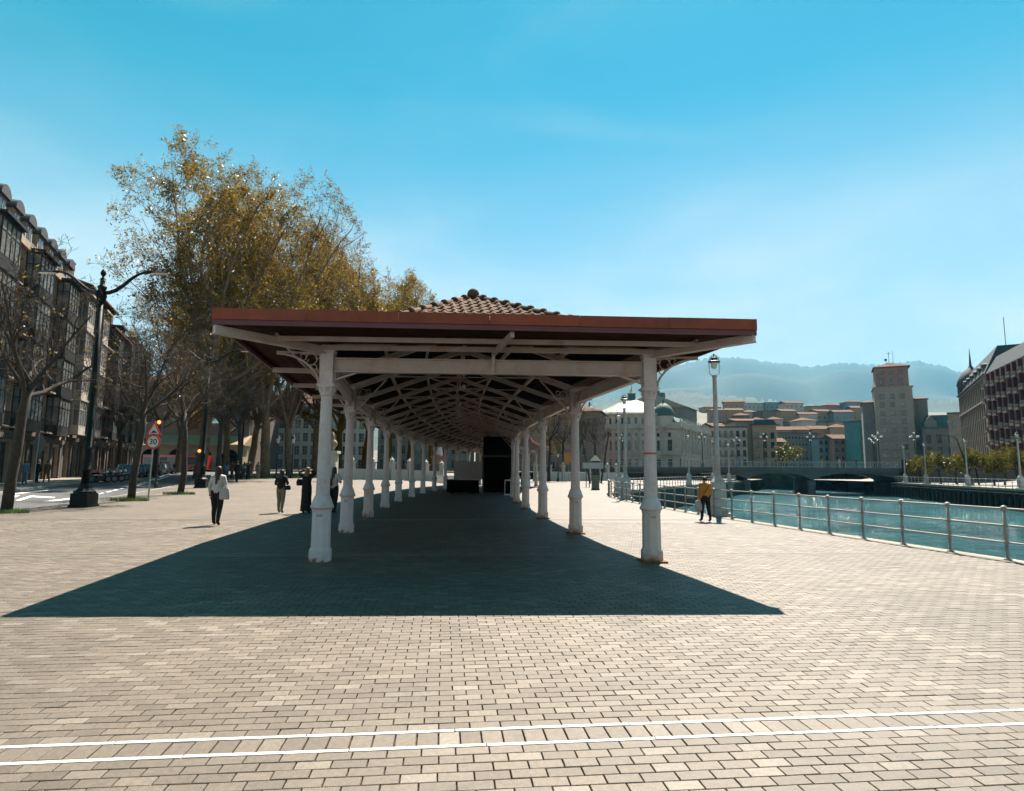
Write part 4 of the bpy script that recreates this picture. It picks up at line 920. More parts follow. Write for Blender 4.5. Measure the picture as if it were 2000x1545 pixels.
# ---------------------------------------------------------------- the theatre
th = thing('theatre', 'ornate grey stone theatre with pale roof, green domes and bowed front above the quay', 'theatre', (20, 172, 1.3), R(-28.6))
TW_, TD_ = 26.0, 36.0
def arc_front(z0, z1, bow=5.0, n_=13, off=0.0):
    pts = []
    for i in range(n_ + 1):
        f_ = i / n_; pts.append(Vector((TW_ * .82 * f_, -bow * math.sin(math.pi * f_) ** .8 - off, 0)))
    return pts
fp = arc_front(0, 0)
H1, H2, H3 = 4.6, 11.6, 15.0
wl_ = MB()
for i in range(len(fp) - 1):
    a, c = fp[i], fp[i + 1]; u = c - a; L = u.length; u.normalize()
    o1 = [(L * .24, L * .76, .1, 3.3)]; o2 = [(L * .3, L * .7, .9, 3.6)]; o2b = [(L * .3, L * .7, 4.5, 5.5)]; o3 = [(L * .3, L * .7, .9, 2.4)]
    wall(wl_, a, u, L, H1, o1, .5); wall(wl_, a + Vector((0, 0, H1)), u, L, H2 - H1, o2 + o2b, .35); wall(wl_, a + Vector((0, 0, H2)), u, L, H3 - H2, o3, .3)
    put_windows(th, a, u, o1, .5, 2, 2, 'dframe', sill=False); put_windows(th, a + Vector((0, 0, H1)), u, o2, .35, 2, 2, 'wframe'); put_windows(th, a + Vector((0, 0, H1)), u, o2b, .35, 1, 1, 'wframe'); put_windows(th, a + Vector((0, 0, H2)), u, o3, .3, 2, 1, 'dframe')
    n = u.cross(Vector((0, 0, 1))); b_ = MB()
    for e_ in (.06, .94): p = a + u * (L * e_); b_.tube([p + n * .12 + Vector((0, 0, H1 + .4)), p + n * .12 + Vector((0, 0, H2 - .7))], .17, 8)
    b_.build('column_pair', M['theatre_stone'], th)
p0 = fp[-1]; sw = TW_ - TW_ * .82
sideops = [(2.2 + 3.9 * k, 3.5 + 3.9 * k) for k in range(9)]
for (o_, u_, L_, k_ops) in ((p0, Vector((1, 0, 0)), sw, [(1.2, 2.4)]), (Vector((TW_, 0, 0)), Vector((0, 1, 0)), TD_, sideops), (Vector((0, TD_, 0)), Vector((0, -1, 0)), TD_, sideops)):
    A1 = [(a, c, .1, 3.4) for a, c in k_ops]; A2 = [(a, c, .9, 3.8) for a, c in k_ops]; A2b = [(a + .2, c - .2, 4.6, 5.6) for a, c in k_ops]
    wall(wl_, o_, u_, L_, H1, A1, .5); wall(wl_, o_ + Vector((0, 0, H1)), u_, L_, H2 - H1, A2 + A2b, .35)
    put_windows(th, o_, u_, A1, .5, 2, 2, 'dframe', sill=False); put_windows(th, o_ + Vector((0, 0, H1)), u_, A2, .35, 2, 2, 'wframe'); put_windows(th, o_ + Vector((0, 0, H1)), u_, A2b, .35, 1, 1, 'dframe')
    n = u_.cross(Vector((0, 0, 1)))
    for k in range(len(k_ops) + 1 if len(k_ops) > 1 else 0):
        p = o_ + u_ * (1.0 + 3.9 * k); b_ = MB(); b_.tube([p + n * .15 + Vector((0, 0, H1 + .3)), p + n * .15 + Vector((0, 0, H2 - .6))], .24, 8); b_.build('column', M['theatre_stone'], th)
wall(wl_, (TW_, TD_, 0), (-1, 0, 0), TW_, H2); wl_.bx(.05, .05, -2, TW_ - .05, TD_ - .05, -.001)
wl_.build('walls', M['theatre_stone'], th)
for z, ov, hh in ((H1 - .1, .35, .4), (H2 - .45, .6, .55), (H3 - .25, .4, .35)):
    b_ = MB()
    for i in range(len(fp) - 1):
        a, c = fp[i], fp[i + 1]; n = (c - a).normalized().cross(Vector((0, 0, 1))); b_.hexa([a + Vector((0, 0, z)), c + Vector((0, 0, z)), c + n * ov + Vector((0, 0, z)), a + n * ov + Vector((0, 0, z)), a + Vector((0, 0, z + hh)), c + Vector((0, 0, z + hh)), c + n * ov + Vector((0, 0, z + hh)), a + n * ov + Vector((0, 0, z + hh))])
    if z < H2: b_.bx(TW_ + .003, -.4, z, TW_ + ov, TD_, z + hh); b_.bx(p0.x, -ov, z, TW_ + ov, -.41 if ov > .42 else -.003, z + hh)
    b_.build('cornice', M['theatre_stone'], th)
b_ = MB(); b_.bx(p0.x, -.2, H2 + .1, TW_ + .2, 0, H2 + 1.2)
for k in range(14): b_.bx(TW_ - .05, .4 + k * 2.55, H2 + .1, TW_ + .2, 2.2 + k * 2.55, H2 + 1.15); b_.lathe([(.25, H2 + 1.2), (.32, H2 + 1.5), (.12, H2 + 1.9), (.2, H2 + 2.1), (.02, H2 + 2.4)], 8, (TW_ + .05, .1 + k * 2.55, 0))
b_.build('parapet', M['theatre_stone'], th)
mx_ = TW_ * .41
b_ = MB(); b_.lathe([(11.6, H3 + .05), (10.9, H3 + .8), (7.5, H3 + 2.3), (7.3, H3 + 2.35), (4.2, H3 + 3.9), (1.2, H3 + 5.0), (1.0, H3 + 5.0)], 26, (mx_, 8.2, 0)); b_.build('auditorium_roof', M['lead'], th)
b_ = MB(); b_.lathe([(10.55, H3 - 3.4), (10.55, H3)], 26, (mx_, 8.2, 0), cap=False); b_.build('drum', M['theatre_stone'], th)
b_ = MB(); b_.lathe([(1.1, H3 + 5.0), (1.1, H3 + 6.6), (1.3, H3 + 6.7), (.7, H3 + 7.3), (.1, H3 + 8.0), (.03, H3 + 10)], 10, (mx_, 8.2, 0)); b_.build('lantern', M['copper'], th)
for x, y in ((.9, .2), (TW_ * .82, .3)):
    b_ = MB(); b_.lathe([(2.7, H3 - .5), (2.75, H3 + .2), (2.5, H3 + 1.1), (1.9, H3 + 2.0), (1.0, H3 + 2.7), (.3, H3 + 3.0), (.25, H3 + 3.7), (.02, H3 + 4.6)], 20, (x, y + 1, 0)); b_.build('dome', M['copper'], th, True)
    b_ = MB(); b_.lathe([(2.6, H2), (2.6, H3 - .5)], 20, (x, y + 1, 0), cap=False); b_.build('dome_drum', M['theatre_stone'], th)
b_ = MB(); b_.bx(4, 19, H2 - 1, TW_ - 3, TD_ - 3, 18.5); b_.build('stage_house', M['grey_w'], th)
b_ = MB(); b_.add([(3.4, 18.4, 18.5), (TW_ - 2.4, 18.4, 18.5), (TW_ - 2.4, TD_ - 2.4, 18.5), (3.4, TD_ - 2.4, 18.5), (TW_ / 2, 18.4, 23), (TW_ / 2, TD_ - 2.4, 23)], [(0, 1, 4), (1, 2, 5, 4), (2, 3, 5), (3, 0, 4, 5)]); b_.build('stage_roof', M['lead'], th)
b_ = MB()
for y in (22, 28): b_.bx(TW_ / 2 - 1.3, y, 22.4, TW_ / 2 + 1.3, y + 2, 24.1)
b_.build('roof_vents', M['copper'], th)
b_ = MB(); b_.add([(TW_ - .2, .5, H2 + .6), (TW_ - .2, TD_ - 1, H2 + .6), (TW_ - 3.2, TD_ - 1, H2 + 3.1), (TW_ - 3.2, .5, H2 + 3.1)], [(0, 1, 2, 3)]); b_.build('side_mansard', M['copper'], th)

# ---------------------------------------------------------------- the tower block and the riverside rows
tw = thing('tower_block', 'tall narrow pinkish tower with setback top, tiled roof and mast above the bridge', 'tower', (117.6, 203, 1.4), R(-27))
b_ = MB(); W_ = 10.6; HB = 27.5
ops = [(2.1 + 2.85 * c - .65, 2.1 + 2.85 * c + .75, 2.2 + 2.72 * f, 3.75 + 2.72 * f) for f in range(9) for c in range(3)]
wall(b_, (0, 0, 0), (1, 0, 0), W_, HB, ops, .3); wall(b_, (0, 11, 0), (0, -1, 0), 11, HB); wall(b_, (W_, 0, 0), (0, 1, 0), 11, HB); b_.bx(.03, .03, -4, W_ - .03, 11, -.001); b_.build('shaft', M['beige_t'], tw)
put_windows(tw, (0, 0, 0), (1, 0, 0), ops, .3, 2, 1, 'dframe', ('glass', 'glass', 'glass', 'glass_b'))
ops = [(1.75 + 2.65 * c - .55, 1.75 + 2.65 * c + .65, z0, z1) for z0, z1 in ((.6, 2.7), (4.2, 5.2)) for c in range(3)]
b_ = MB(); wall(b_, (.55, .5, HB + .3), (1, 0, 0), 9.3, 6.3, ops, .3); wall(b_, (.55, 10, HB + .3), (0, -1, 0), 9.5, 6.3); wall(b_, (9.85, .5, HB + .3), (0, 1, 0), 9.5, 6.3); b_.build('top_storeys', M['pink_w'], tw)
put_windows(tw, (.55, .5, HB + .3), (1, 0, 0), ops, .3, 2, 1, 'dframe')
b_ = MB(); b_.bx(-.3, -.3, HB, W_ + .3, 11.2, HB + .298); b_.build('setback_ledge', M['beige_t'], tw)
b_ = MB(); b_.bx(.1, .05, HB + 6.6, W_ - .1, 10.6, HB + 6.9); b_.add([(.1, .05, HB + 6.91), (W_ - .1, .05, HB + 6.91), (W_ - .1, 10.6, HB + 6.91), (.1, 10.6, HB + 6.91), (5.1, 5.2, HB + 8.9)], [(0, 1, 4), (1, 2, 4), (2, 3, 4), (3, 0, 4)]); b_.build('roof', M['roof_red'], tw)
b_ = MB(); b_.tube([(5.1, 5.2, HB + 8.6), (5.1, 5.2, HB + 12.6)], .07, 6); b_.tube([(4.5, 5.2, HB + 12), (5.7, 5.2, HB + 12)], .06, 6); b_.tube([(6.3, 5.2, HB + 8), (6.3, 5.2, HB + 12.8)], .05, 6); b_.ball((4.2, 5.2, HB + 9.9), .45); b_.tube([(4.2, 5.2, HB + 9.6), (4.6, 5.2, HB + 8.4)], .06, 5); b_.build('mast', M['black_iron'], tw)
for x0, x1, hh in ((-3.4, -.01, 23.0), (W_ + .01, W_ + 4.2, 23.6)):
    b_ = MB(); b_.bx(x0, 3.5, -4, x1, 16, hh); b_.build('wing', M['grey_w'], tw)
    b_ = MB(); b_.bx(x0 - .3, 3.2, hh + .002, x1 + .3, 16.3, hh + .3); b_.add([(x0 - .3, 3.2, hh + .31), (x1 + .3, 3.2, hh + .31), (x1 + .3, 16.3, hh + .31), (x0 - .3, 16.3, hh + .31), ((x0 + x1) / 2, 9, hh + 1.5)], [(0, 1, 4), (1, 2, 4), (2, 3, 4), (3, 0, 4)]); b_.build('wing_roof', M['roof_red'], tw)
    b_ = MB()
    for i in range(4): x = x0 + (x1 - x0) * (i + .5) / 4; b_.bx(x - .18, 3.3, 0, x + .18, 3.499, hh - .6)
    b_.build('wing_pilasters', M['grey_w'], tw)
def at_px(px, D, z=1.4): v = at_d(px, 900, D); return (v.x, D, z)
block('riverside_house', 'pale house with rows of green balcony windows right of the theatre', at_px(1376, 198), R(-6), 13.2, 10, 14, 'white_w', 'roof_slate', 'flat', 1, 1.6, 4, 3.0, 7, 0, .95, 1.9, 'gframe', ('glass',), .5, balc=True)
block('riverside_house', 'tan corner house with curved blank gable beside the green balcony house', at_px(1440, 204), R(-4), 6.2, 14, 16.5, 'sand', 'roof_red', 'gable', 1.2, 1, 0, 3, 1, 0)
block('riverside_house', 'tall ochre-trimmed corner house with stacked dark balconies', at_px(1472, 202), R(-10), 7.2, 12, 15.2, 'cream', 'roof_slate', 'mansard', 1.6, 1.2, 4, 3.0, 3, 0, 1.2, 2.0, 'gframe', ('glass',), .6, balc=True)
block('riverside_house', 'narrow dark brick house at the end of the row left of the bridge tree', at_px(1510, 210), R(-8), 4.0, 10, 10, 'brown_w', 'roof_red', 'gable', 1.5, 1, 3, 3.0, 2, 0, 1.0, 1.6)
block('office_block', 'low dark grey office block with tight rows of small windows behind the bridge', at_px(1522, 250), R(2), 16, 14, 15.5, 'grey_w', 'roof_slate', 'flat', 1, 1.5, 5, 2.7, 12, 0, .8, 1.3, 'wframe', ('glass',), .8, nx=1)
block('riverside_house', 'teal green house squeezed beside the dark office block', at_px(1600, 240), R(-2), 6.0, 10, 12.8, 'blue_w', 'roof_slate', 'flat', 1, 1.2, 4, 2.9, 3, 0, 1.0, 1.8, 'gframe', ('glass',), .7, balc=True)
block('riverside_house', 'purple and white striped house behind the middle of the bridge', at_px(1630, 236), R(-3), 9.0, 10, 12.6, 'pink_w', 'roof_red', 'gable', 1.8, 1.2, 4, 2.9, 4, 0, 1.0, 1.8, 'wframe', ('glass',), .7, balc=True)
block('scaffolded_building', 'building wrapped in turquoise netting just left of the tower', at_px(1682, 226), R(4), 5.2, 9, 18.5, 'teal_w', 'roof_slate', 'flat', 1, 1.5, 5, 3.2, 2, 0, 1.0, 1.7, 'gframe', ('glass',), .7)
block('riverside_house', 'long pink side of the house right of the tower, receding down the street', at_px(1768, 222), R(-32), 9, 14, 18, 'pink_w', 'roof_red', 'gable', 2, 1.5, 5, 3.1, 5, 0, 1.0, 1.8)
st = block('station_building', 'dark green gabled station front between the tower and the right hand buildings', at_px(1806, 196), R(-26), 17, 18, 14, 'grey_w', 'copper', 'mansard', 4, 1.2, 3, 3.8, 6, 0, 1.2, 2.6, 'gframe', ('glass',), .7)
for i in range(3):
    b_ = MB(); x = 2.2 + i * 6; b_.prism([(x - 1.6, 12), (x + 1.6, 12), (x + 1.6, 16), (x, 18.0), (x - 1.6, 16)], (0, -.3, 0), (1, 0, 0), (0, 0, 1), -.9); b_.build('gable', M['grey_w'], st)
block('riverside_house', 'sooty beige house between the station and the mansard hotel', at_px(1858, 178), R(-40), 12, 14, 17, 'stone_w', 'roof_red', 'flat', 1, 1.2, 4, 3.6, 5, 0, 1.1, 2.1)
# the two large buildings on the right bank
RB = math.atan2(-20, -8.5)
r1 = block('grand_hotel', 'grand stone building with slate mansard, corner dome and flagpole on the right bank', (119.5, 167, 1.4), math.atan2(-38.5, -21.8), 44, 18, 20.5, 'hotel_stone', 'roof_slate', 'mansard', 6.2, 3.6, 4, 3.9, 15, 5, 1.3, 2.6, 'wframe', ('glass', 'glass', 'glass_b'), .7, balc=False, nx=2, ny=2)
for i in range(7): link('dormer', dormer_mesh('hotel_stone'), r1, (3 + 6 * i, .5, 20.9))
b_ = MB(); b_.lathe([(3.2, 20.7), (3.2, 23), (3.4, 23.1), (3.0, 24.8), (2.0, 26.6), (.8, 27.6), (.3, 28.4), (.05, 33)], 16, (2.6, 2.6, 0)); b_.build('corner_dome', M['roof_slate'], r1, True)
b_ = MB(); b_.tube([(30, 6, 26), (30, 6, 35)], .09, 6); b_.build('flagpole', M['galv'], r1)
b_ = MB()
for i in range(15): x = 1.4 + 2.8 * i; b_.bx(x - .2 - 1.1, -.22, 3.4, x + .2 - 1.1, -.003, 19.9)
b_.bx(0, -.5, 3.0, 44, -.003, 3.39); b_.bx(0, -.4, 15.1, 44, -.23, 15.5); b_.build('pilasters', M['hotel_stone'], r1)
r2 = block('apartment_block', 'dark red apartment block with stepped white balconies at the right edge', (97.0, 127.5, 1.4), RB, 34, 16, 20, 'red_w', 'roof_slate', 'mansard', 3.5, 2.6, 6, 2.9, 11, 0, 1.5, 1.8, 'wframe', ('glass', 'glass_b'), .6)
b_ = MB(); b_.mi = 0; b_.bx(0, -1.2, 0, 2.1, 0, .14); b_.bx(0, -1.2, .14, 2.1, -1.08, .42); b_.bx(0, -1.2, .60, 2.1, -1.08, .72); b_.bx(0, -1.2, .86, 2.1, -1.08, .98); b_.bx(0, -1.08, .14, .1, 0, .98); b_.bx(2.0, -1.08, .14, 2.1, 0, .98); bal2 = b_.mesh('stepped_balcony', M['hotel_stone'])
b_ = MB(); b_.bx(0, -.9, 0, .9, 0, 17.6); rib_ = b_.mesh('wall_rib', M['red_w'])
for i in range(11):
    x = 34 * (i + .5) / 11
    for f in range(6): link('stepped_balcony', bal2, r2, (x - 1.0, 0, 2.6 + 2.9 * f + .05 + (i % 2) * .35))
    link('wall_rib', rib_, r2, (x + 1.1, 0, 2.4))
block('roof_annex', 'reddish stair tower rising at the extreme right edge above the roofs', (108, 124, 14), RB, 6, 6, 21, 'pink_w', 'roof_red', 'flat', 1, 0, 0, 3, 1, 0, sink=12)

# ---------------------------------------------------------------- houses on the hillside behind
HILLC = [('pink_w', 'pink'), ('cream', 'cream'), ('white_w', 'white'), ('brown_w', 'brown'), ('grey_w', 'grey'), ('ochre', 'ochre'), ('beige_t', 'beige'), ('blue_w', 'bluish')]
ORD = ['first', 'second', 'third', 'fourth', 'fifth', 'sixth', 'seventh', 'eighth', 'ninth', 'tenth', 'eleventh', 'twelfth', 'thirteenth', 'fourteenth']
hr = np.random.default_rng(21)
for rown, D, ybase, ytop, x0, x1, nn in (('lowest', 275, 872, 838, 1392, 1700, 8), ('second', 330, 852, 818, 1400, 1700, 9), ('third', 400, 832, 803, 1385, 1705, 9), ('top', 480, 815, 788, 1375, 1700, 8)):
    xs = np.linspace(x0, x1, nn + 1)
    for i in range(nn):
        a, c = xs[i] + hr.uniform(0, 3), xs[i + 1] - hr.uniform(0, 4); dd = D + hr.uniform(-12, 12)
        zt, zb = at_d((a + c) / 2, ytop + hr.uniform(-6, 8), dd).z, at_d((a + c) / 2, ybase + 8, dd).z; w = (c - a) / FPX * dd
        k = hr.integers(len(HILLC)); fl = max(2, int((zt - zb - 1) / 3)); p = at_px(a, dd, zb)
        rk = ('hip', 'gable', 'flat')[int(hr.integers(3))]
        block('hillside_house', f'{HILLC[k][1]} {"flat-roofed block" if rk == "flat" else "red-roofed house"}, {ORD[i]} from left in the {rown} hillside row', p, R(float(hr.uniform(-16, 16))), w, 10, zt - zb, HILLC[k][0], 'roof_red' if rk != 'flat' else 'roof_slate', rk, 1.8, .6, fl, 3.0, max(2, int(w / 3)), 0, 1.1, 1.5, 'wframe', ('glass',), .8, nx=1, cornice=False, group='houses on the hillside', sink=14, cat='house')
for i, (px, w, D, yt, yb, k) in enumerate(((1795, 22, 330, 845, 880, 1), (1825, 26, 380, 838, 868, 0), (1788, 34, 300, 862, 898, 2), (1850, 30, 420, 832, 858, 5))):
    dd = D; zt, zb = at_d(px, yt, dd).z, at_d(px, yb + 8, dd).z
    block('hillside_house', f'{HILLC[k][1]} house with red tile roof, {ORD[i]} of the far houses right of the tower', at_px(px, dd, zb), R(-8 + 5 * i), w / FPX * dd * 1.3, 10, zt - zb, HILLC[k][0], 'roof_red', 'hip', 2, .6, 2, 3.0, 3, 0, 1.1, 1.5, 'wframe', ('glass',), .8, nx=1, cornice=False, group='houses on the hillside', sink=14, cat='house')

# ================================================================== RAILING, QUAY LAMPS, BRIDGE
M['rail_grey'] = pm('worn_rail_paint', (.21, .20, .195), .5, .15, 6, .1, dirt=(.10, .06, .035), dirt_amt=.7, dscale=3)
rail = thing('quay_railing', 'pale grey three-bar iron railing with ball joints along the near quay', 'railing', (0, 0, 0))
q = MB(); q.lathe([(.075, 0), (.075, .015), (.04, .03), (.034, .06), (.031, .30)], 10)
for z, r_ in ((.34, .052), (.67, .052), (1.0, .066)): q.ball((0, 0, z), r_, 10, 6)
q.lathe([(.031, .29), (.030, 1.0)], 10); post_me = q.mesh('post', M['rail_grey'], True)
q = MB(); q.tube([(0, 0, 0), (0, 1, 0)], .019, 8, cap=False); rail_me = q.mesh('rail', M['rail_grey'], True)
rp = []; y = 1.0
while y < 112:
    rp.append(Vector((lerp(XR, y) - .20, y, .006))); y += 1.32 * math.cos(math.atan((lerp(XR, y + .5) - lerp(XR, y - .5))))
LY = [24.8, 38.4, 50.5, 64, 78, 91, 103]
for i, p in enumerate(rp):
    link('post', post_me, rail, p)
    if i + 1 < len(rp):
        d = rp[i + 1] - p; 
        for z in (.34, .67, 1.0): link('rail', rail_me, rail, p + Vector((0, 0, z)), math.atan2(d.y, d.x) - math.pi / 2, scale=(1, d.length, 1))
M['lamp_white'] = pm('lamp_post_paint', (.34, .325, .325), .5, .1, 5, .1, dirt=(.22, .10, .05), dirt_amt=.8, dscale=2.6)
M['lamp_glass'] = flat('lamp_glass', (.5, .49, .44), .15)
def quay_lamp(loc, label, group):
    o = thing('quay_lamp', label, 'lamp post', loc, 0, group)
    b_ = MB(); b_.bx(-.5, -.5, -1.6, .5, .5, -.008); b_.build('corbel', M['coping'], o)
    b_ = MB(); b_.lathe([(.52, 0), (.52, .10), (.44, .14), (.40, .22), (.36, .30), (.34, 1.15), (.30, 1.28), (.20, 1.42), (.13, 1.55)], 4, rot=R(45)); b_.build('pedestal', M['lamp_white'], o)
    b_ = MB(); b_.lathe([(.115, 1.52), (.10, 2.5), (.088, 4.0), (.08, 5.42), (.11, 5.44), (.11, 5.50)], 14); b_.build('pole', M['lamp_white'], o, True)
    ln = MB(); ln.lathe([(.24, 6.02), (.25, 6.05), (.15, 6.10), (.14, 6.19), (.08, 6.25), (.03, 6.27), (.02, 6.36), (.005, 6.38)], 16); lan = ln.build('lantern', M['black_iron'], o)
    b_ = MB(); b_.lathe([(.05, 5.74), (.10, 5.80), (.14, 5.92), (.14, 6.02)], 14); b_.build('glass', M['lamp_glass'], lan, True)
    b_ = MB()
    for s_ in (-1, 1): b_.tube([(s_ * .05, 0, 5.48), (s_ * .19, 0, 5.56), (s_ * .20, 0, 5.8), (s_ * .20, 0, 6.08), (s_ * .17, 0, 6.22), (s_ * .03, 0, 6.33)], .016, 6)
    b_.build('hoop', M['lamp_white'], lan)
    return o
ql = quay_lamp((lerp(XR, 24.8) + .16, 24.8, .006), 'rust-streaked white lamp post on square pedestal beside the person in yellow', 'lamp posts along the quay')
for i, (y, lb) in enumerate(zip(LY[1:], ('white quay lamp post at the bend of the railing, second along the quay', 'white quay lamp post just beyond the bend of the railing', 'fourth white quay lamp post along the railing', 'fifth white quay lamp post along the railing', 'sixth white quay lamp post, second from the bridge', 'farthest white quay lamp post, next to the bridge'))):
    place(ql, (lerp(XR, y) + .16, y, .006), 0, lb)
# right bank: railing, lamps, leaning masts
rr_ = thing('bank_railing', 'thin pale railing along the far right bank above the piles', 'railing', (0, 0, 0)); prev = None
for k in range(44):
    y = 44 + k * 1.55; p = Vector((lerp(BANK, y) + .2, y, .02)); link('post', post_me, rr_, p)
    if prev is not None:
        d = p - prev
        for z in (.34, .67, 1.0): link('rail', rail_me, rr_, prev + Vector((0, 0, z)), math.atan2(d.y, d.x) - math.pi / 2, scale=(1, d.length, 1))
    prev = p
for y, lb in ((71, 'white lamp post on the right bank nearest the frame edge'), (84, 'white lamp post on the right bank among the small trees'), (98, 'white lamp post on the right bank before the bridge'), (107, 'white lamp post on the right bank beside the bridge abutment')):
    place(ql, (lerp(BANK, y) + .7, y, .02), 0, lb)['group'] = 'lamp posts on the right bank'
for y, x_, lb in ((72, 3.0, 'tall black mast leaning left over the small trees at right edge'), (90, 3.2, 'black mast with curved arm leaning over the small trees near the bridge')):
    p = (lerp(BANK, y) + x_, y, .0); o = thing('leaning_mast', lb, 'street light', p)
    b_ = MB(); b_.tube([(.6, 0, 0), (.1, 0, 3.2), (-.9, 0, 6.6)], [.16, .13, .09], 8); b_.build('mast', M['black_iron'], o)
    b_ = MB(); b_.tube([(-.9, 0, 6.6), (-1.6, 0, 6.95), (-3.0, 0, 7.0)], [.06, .05, .05], 6); b_.bx(-3.7, -.15, 6.93, -2.9, .15, 7.05); b_.build('arm', M['black_iron'], o)
    b_ = MB(); b_.lathe([(.4, 0), (.4, .25), (.2, .4)], 10, (.6, 0, 0)); b_.build('base', M['black_iron'], o)
# bridge
M['bridge'] = pm('bridge_concrete', (.10, .107, .115), .85, .2, .4, .2, dirt=(.06, .065, .07), dirt_amt=.7, dscale=.2)
BA, BB = Vector((30, 120, 0)), Vector((70, 111, 0)); bd = (BB - BA).normalized(); BL = (BB - BA).length; bperp = Vector((-bd.y, bd.x, 0)); brz = math.atan2(bd.y, bd.x)
br_ = thing('road_bridge', 'low grey arched road bridge on two piers crossing the river', 'bridge', BA, brz)
b_ = MB(); b_.bx(-14, 0, 1.75, BL + 16, 15, 2.45); b_.bx(-14, -.35, 2.2, BL + 16, -.003, 2.5); b_.build('deck', M['bridge'], br_)
pr = [13.8, 25.0]
for a, c in ((3.0, pr[0]), (pr[0], pr[1]), (pr[1], BL - 1.6)):
    b_ = MB(); n_ = 14; top = [(a + .2, 1.745)]; poly = [(a, 1.748)] + [(a + (c - a) * i / n_, .25 + 1.25 * (1 - abs(2 * i / n_ - 1) ** 3)) for i in range(n_ + 1)] + [(c, 1.748)]
    for i in range(n_):
        x0, x1 = a + (c - a) * i / n_, a + (c - a) * (i + 1) / n_; z0, z1 = poly[i + 1][1], poly[i + 2][1]
        b_.hexa([(x0, .4, z0), (x1, .4, z1), (x1, 14.6, z1), (x0, 14.6, z0), (x0, .4, 1.748), (x1, .4, 1.748), (x1, 14.6, 1.748), (x0, 14.6, 1.748)])
    b_.build('arch_span', M['bridge'], br_)
for x in pr:
    b_ = MB(); b_.lathe([(.72, -6), (.72, -.9), (.8, -.6), (.8, .24)], 14, (x, 1.6, 0)); b_.bx(x - .55, 1.6, -6, x + .55, 14, .23); b_.build('pier', M['bridge'], br_)
for x0, x1, hh in ((-14, 3.0, 1.74), (BL - 1.6, BL + 1.2, 4.6), (BL + 1.21, BL + 16, 1.74)):
    b_ = MB(); b_.bx(x0, -.8 if hh > 3 else .2, -6, x1, 14.8, 1.745 if hh < 3 else 1.745)
    if hh > 3: b_.bx(x0, -.8, 2.52, x1, -.36, hh - .6); b_.bx(x0, -.8, 1.745, x1, -.36, 2.52)
    b_.build('abutment', M['bridge'] if hh < 3 else M['quay_wall'], br_)
q = MB(); q.bx(-.05, -.05, 0, .05, .05, 1.05); bp_ = q.mesh('baluster', M['lamp_white']); q = MB(); q.bx(0, -.06, .98, 4, .06, 1.08); q.bx(0, -.04, .12, 4, .04, .2)
for i in range(13): q.bx(.15 + i * .3, -.02, .2, .2 + i * .3, .02, .98)
bpan = q.mesh('railing_panel', M['lamp_white'])
x = -13.5
while x < BL + 14:
    link('baluster', bp_, br_, (x, -.15, 2.5)); link('railing_panel', bpan, br_, (x + .06, -.15, 2.5), scale=(.97, 1, 1)); x += 4
def globe_lamp(loc, label, group, h=6.2, n_=5):
    o = thing('globe_lamp', label, 'lamp post', loc, 0, group); b_ = MB(); b_.lathe([(.35, 0), (.35, .5), (.2, .7), (.13, 1.1), (.10, 2.5), (.08, h - 1)], 10); b_.build('post', M['black_iron'], o)
    b_ = MB(); b_.tube([(0, 0, h - 1.1), (0, 0, h - .1)], .05, 6)
    for k in range(4):
        a = k * math.pi / 2 + .4; b_.tube([(0, 0, h - 1.1), (.35 * math.cos(a), .35 * math.sin(a), h - 1.25), (.75 * math.cos(a), .75 * math.sin(a), h - .8)], .04, 5)
    b_.build('arms', M['black_iron'], o)
    gm = MB().ball((0, 0, 0), .19, 10, 6).mesh('globe', M['lamp_glass'], True)
    for k in range(5): a = k * math.pi / 2 + .4; link('globe', gm, o, (0, 0, h) if k == 4 else (.75 * math.cos(a), .75 * math.sin(a), h - .62))
    return o
gl = globe_lamp(BA + bd * 25 + bperp * .5 + Vector((0, 0, 2.45)), 'five-globe black lamp on the bridge above the right pier', 'globe lamps on the bridge')
for x, y, lb in ((6, .5, 'five-globe lamp at the theatre end of the bridge'), (13.8, 13.5, 'five-globe lamp on the far side of the bridge behind the yellow-coat person lamp'), (17, .5, 'five-globe lamp on the bridge left of the right pier'), (36.2, .5, 'five-globe lamp over the bridge abutment, left one'), (37.6, 8, 'tallest five-globe lamp in front of the tower base'), (42, .5, 'five-globe lamp right of the tower on the bridge approach'), (39.6, 13.5, 'rearmost five-globe lamp by the tower'), (-4, .5, 'five-globe lamp in front of the theatre side'), (-9, 1.5, 'five-globe lamp before the theatre corner')):
    place(gl, BA + bd * x + bperp * y + Vector((0, 0, 2.45)), 0, lb)

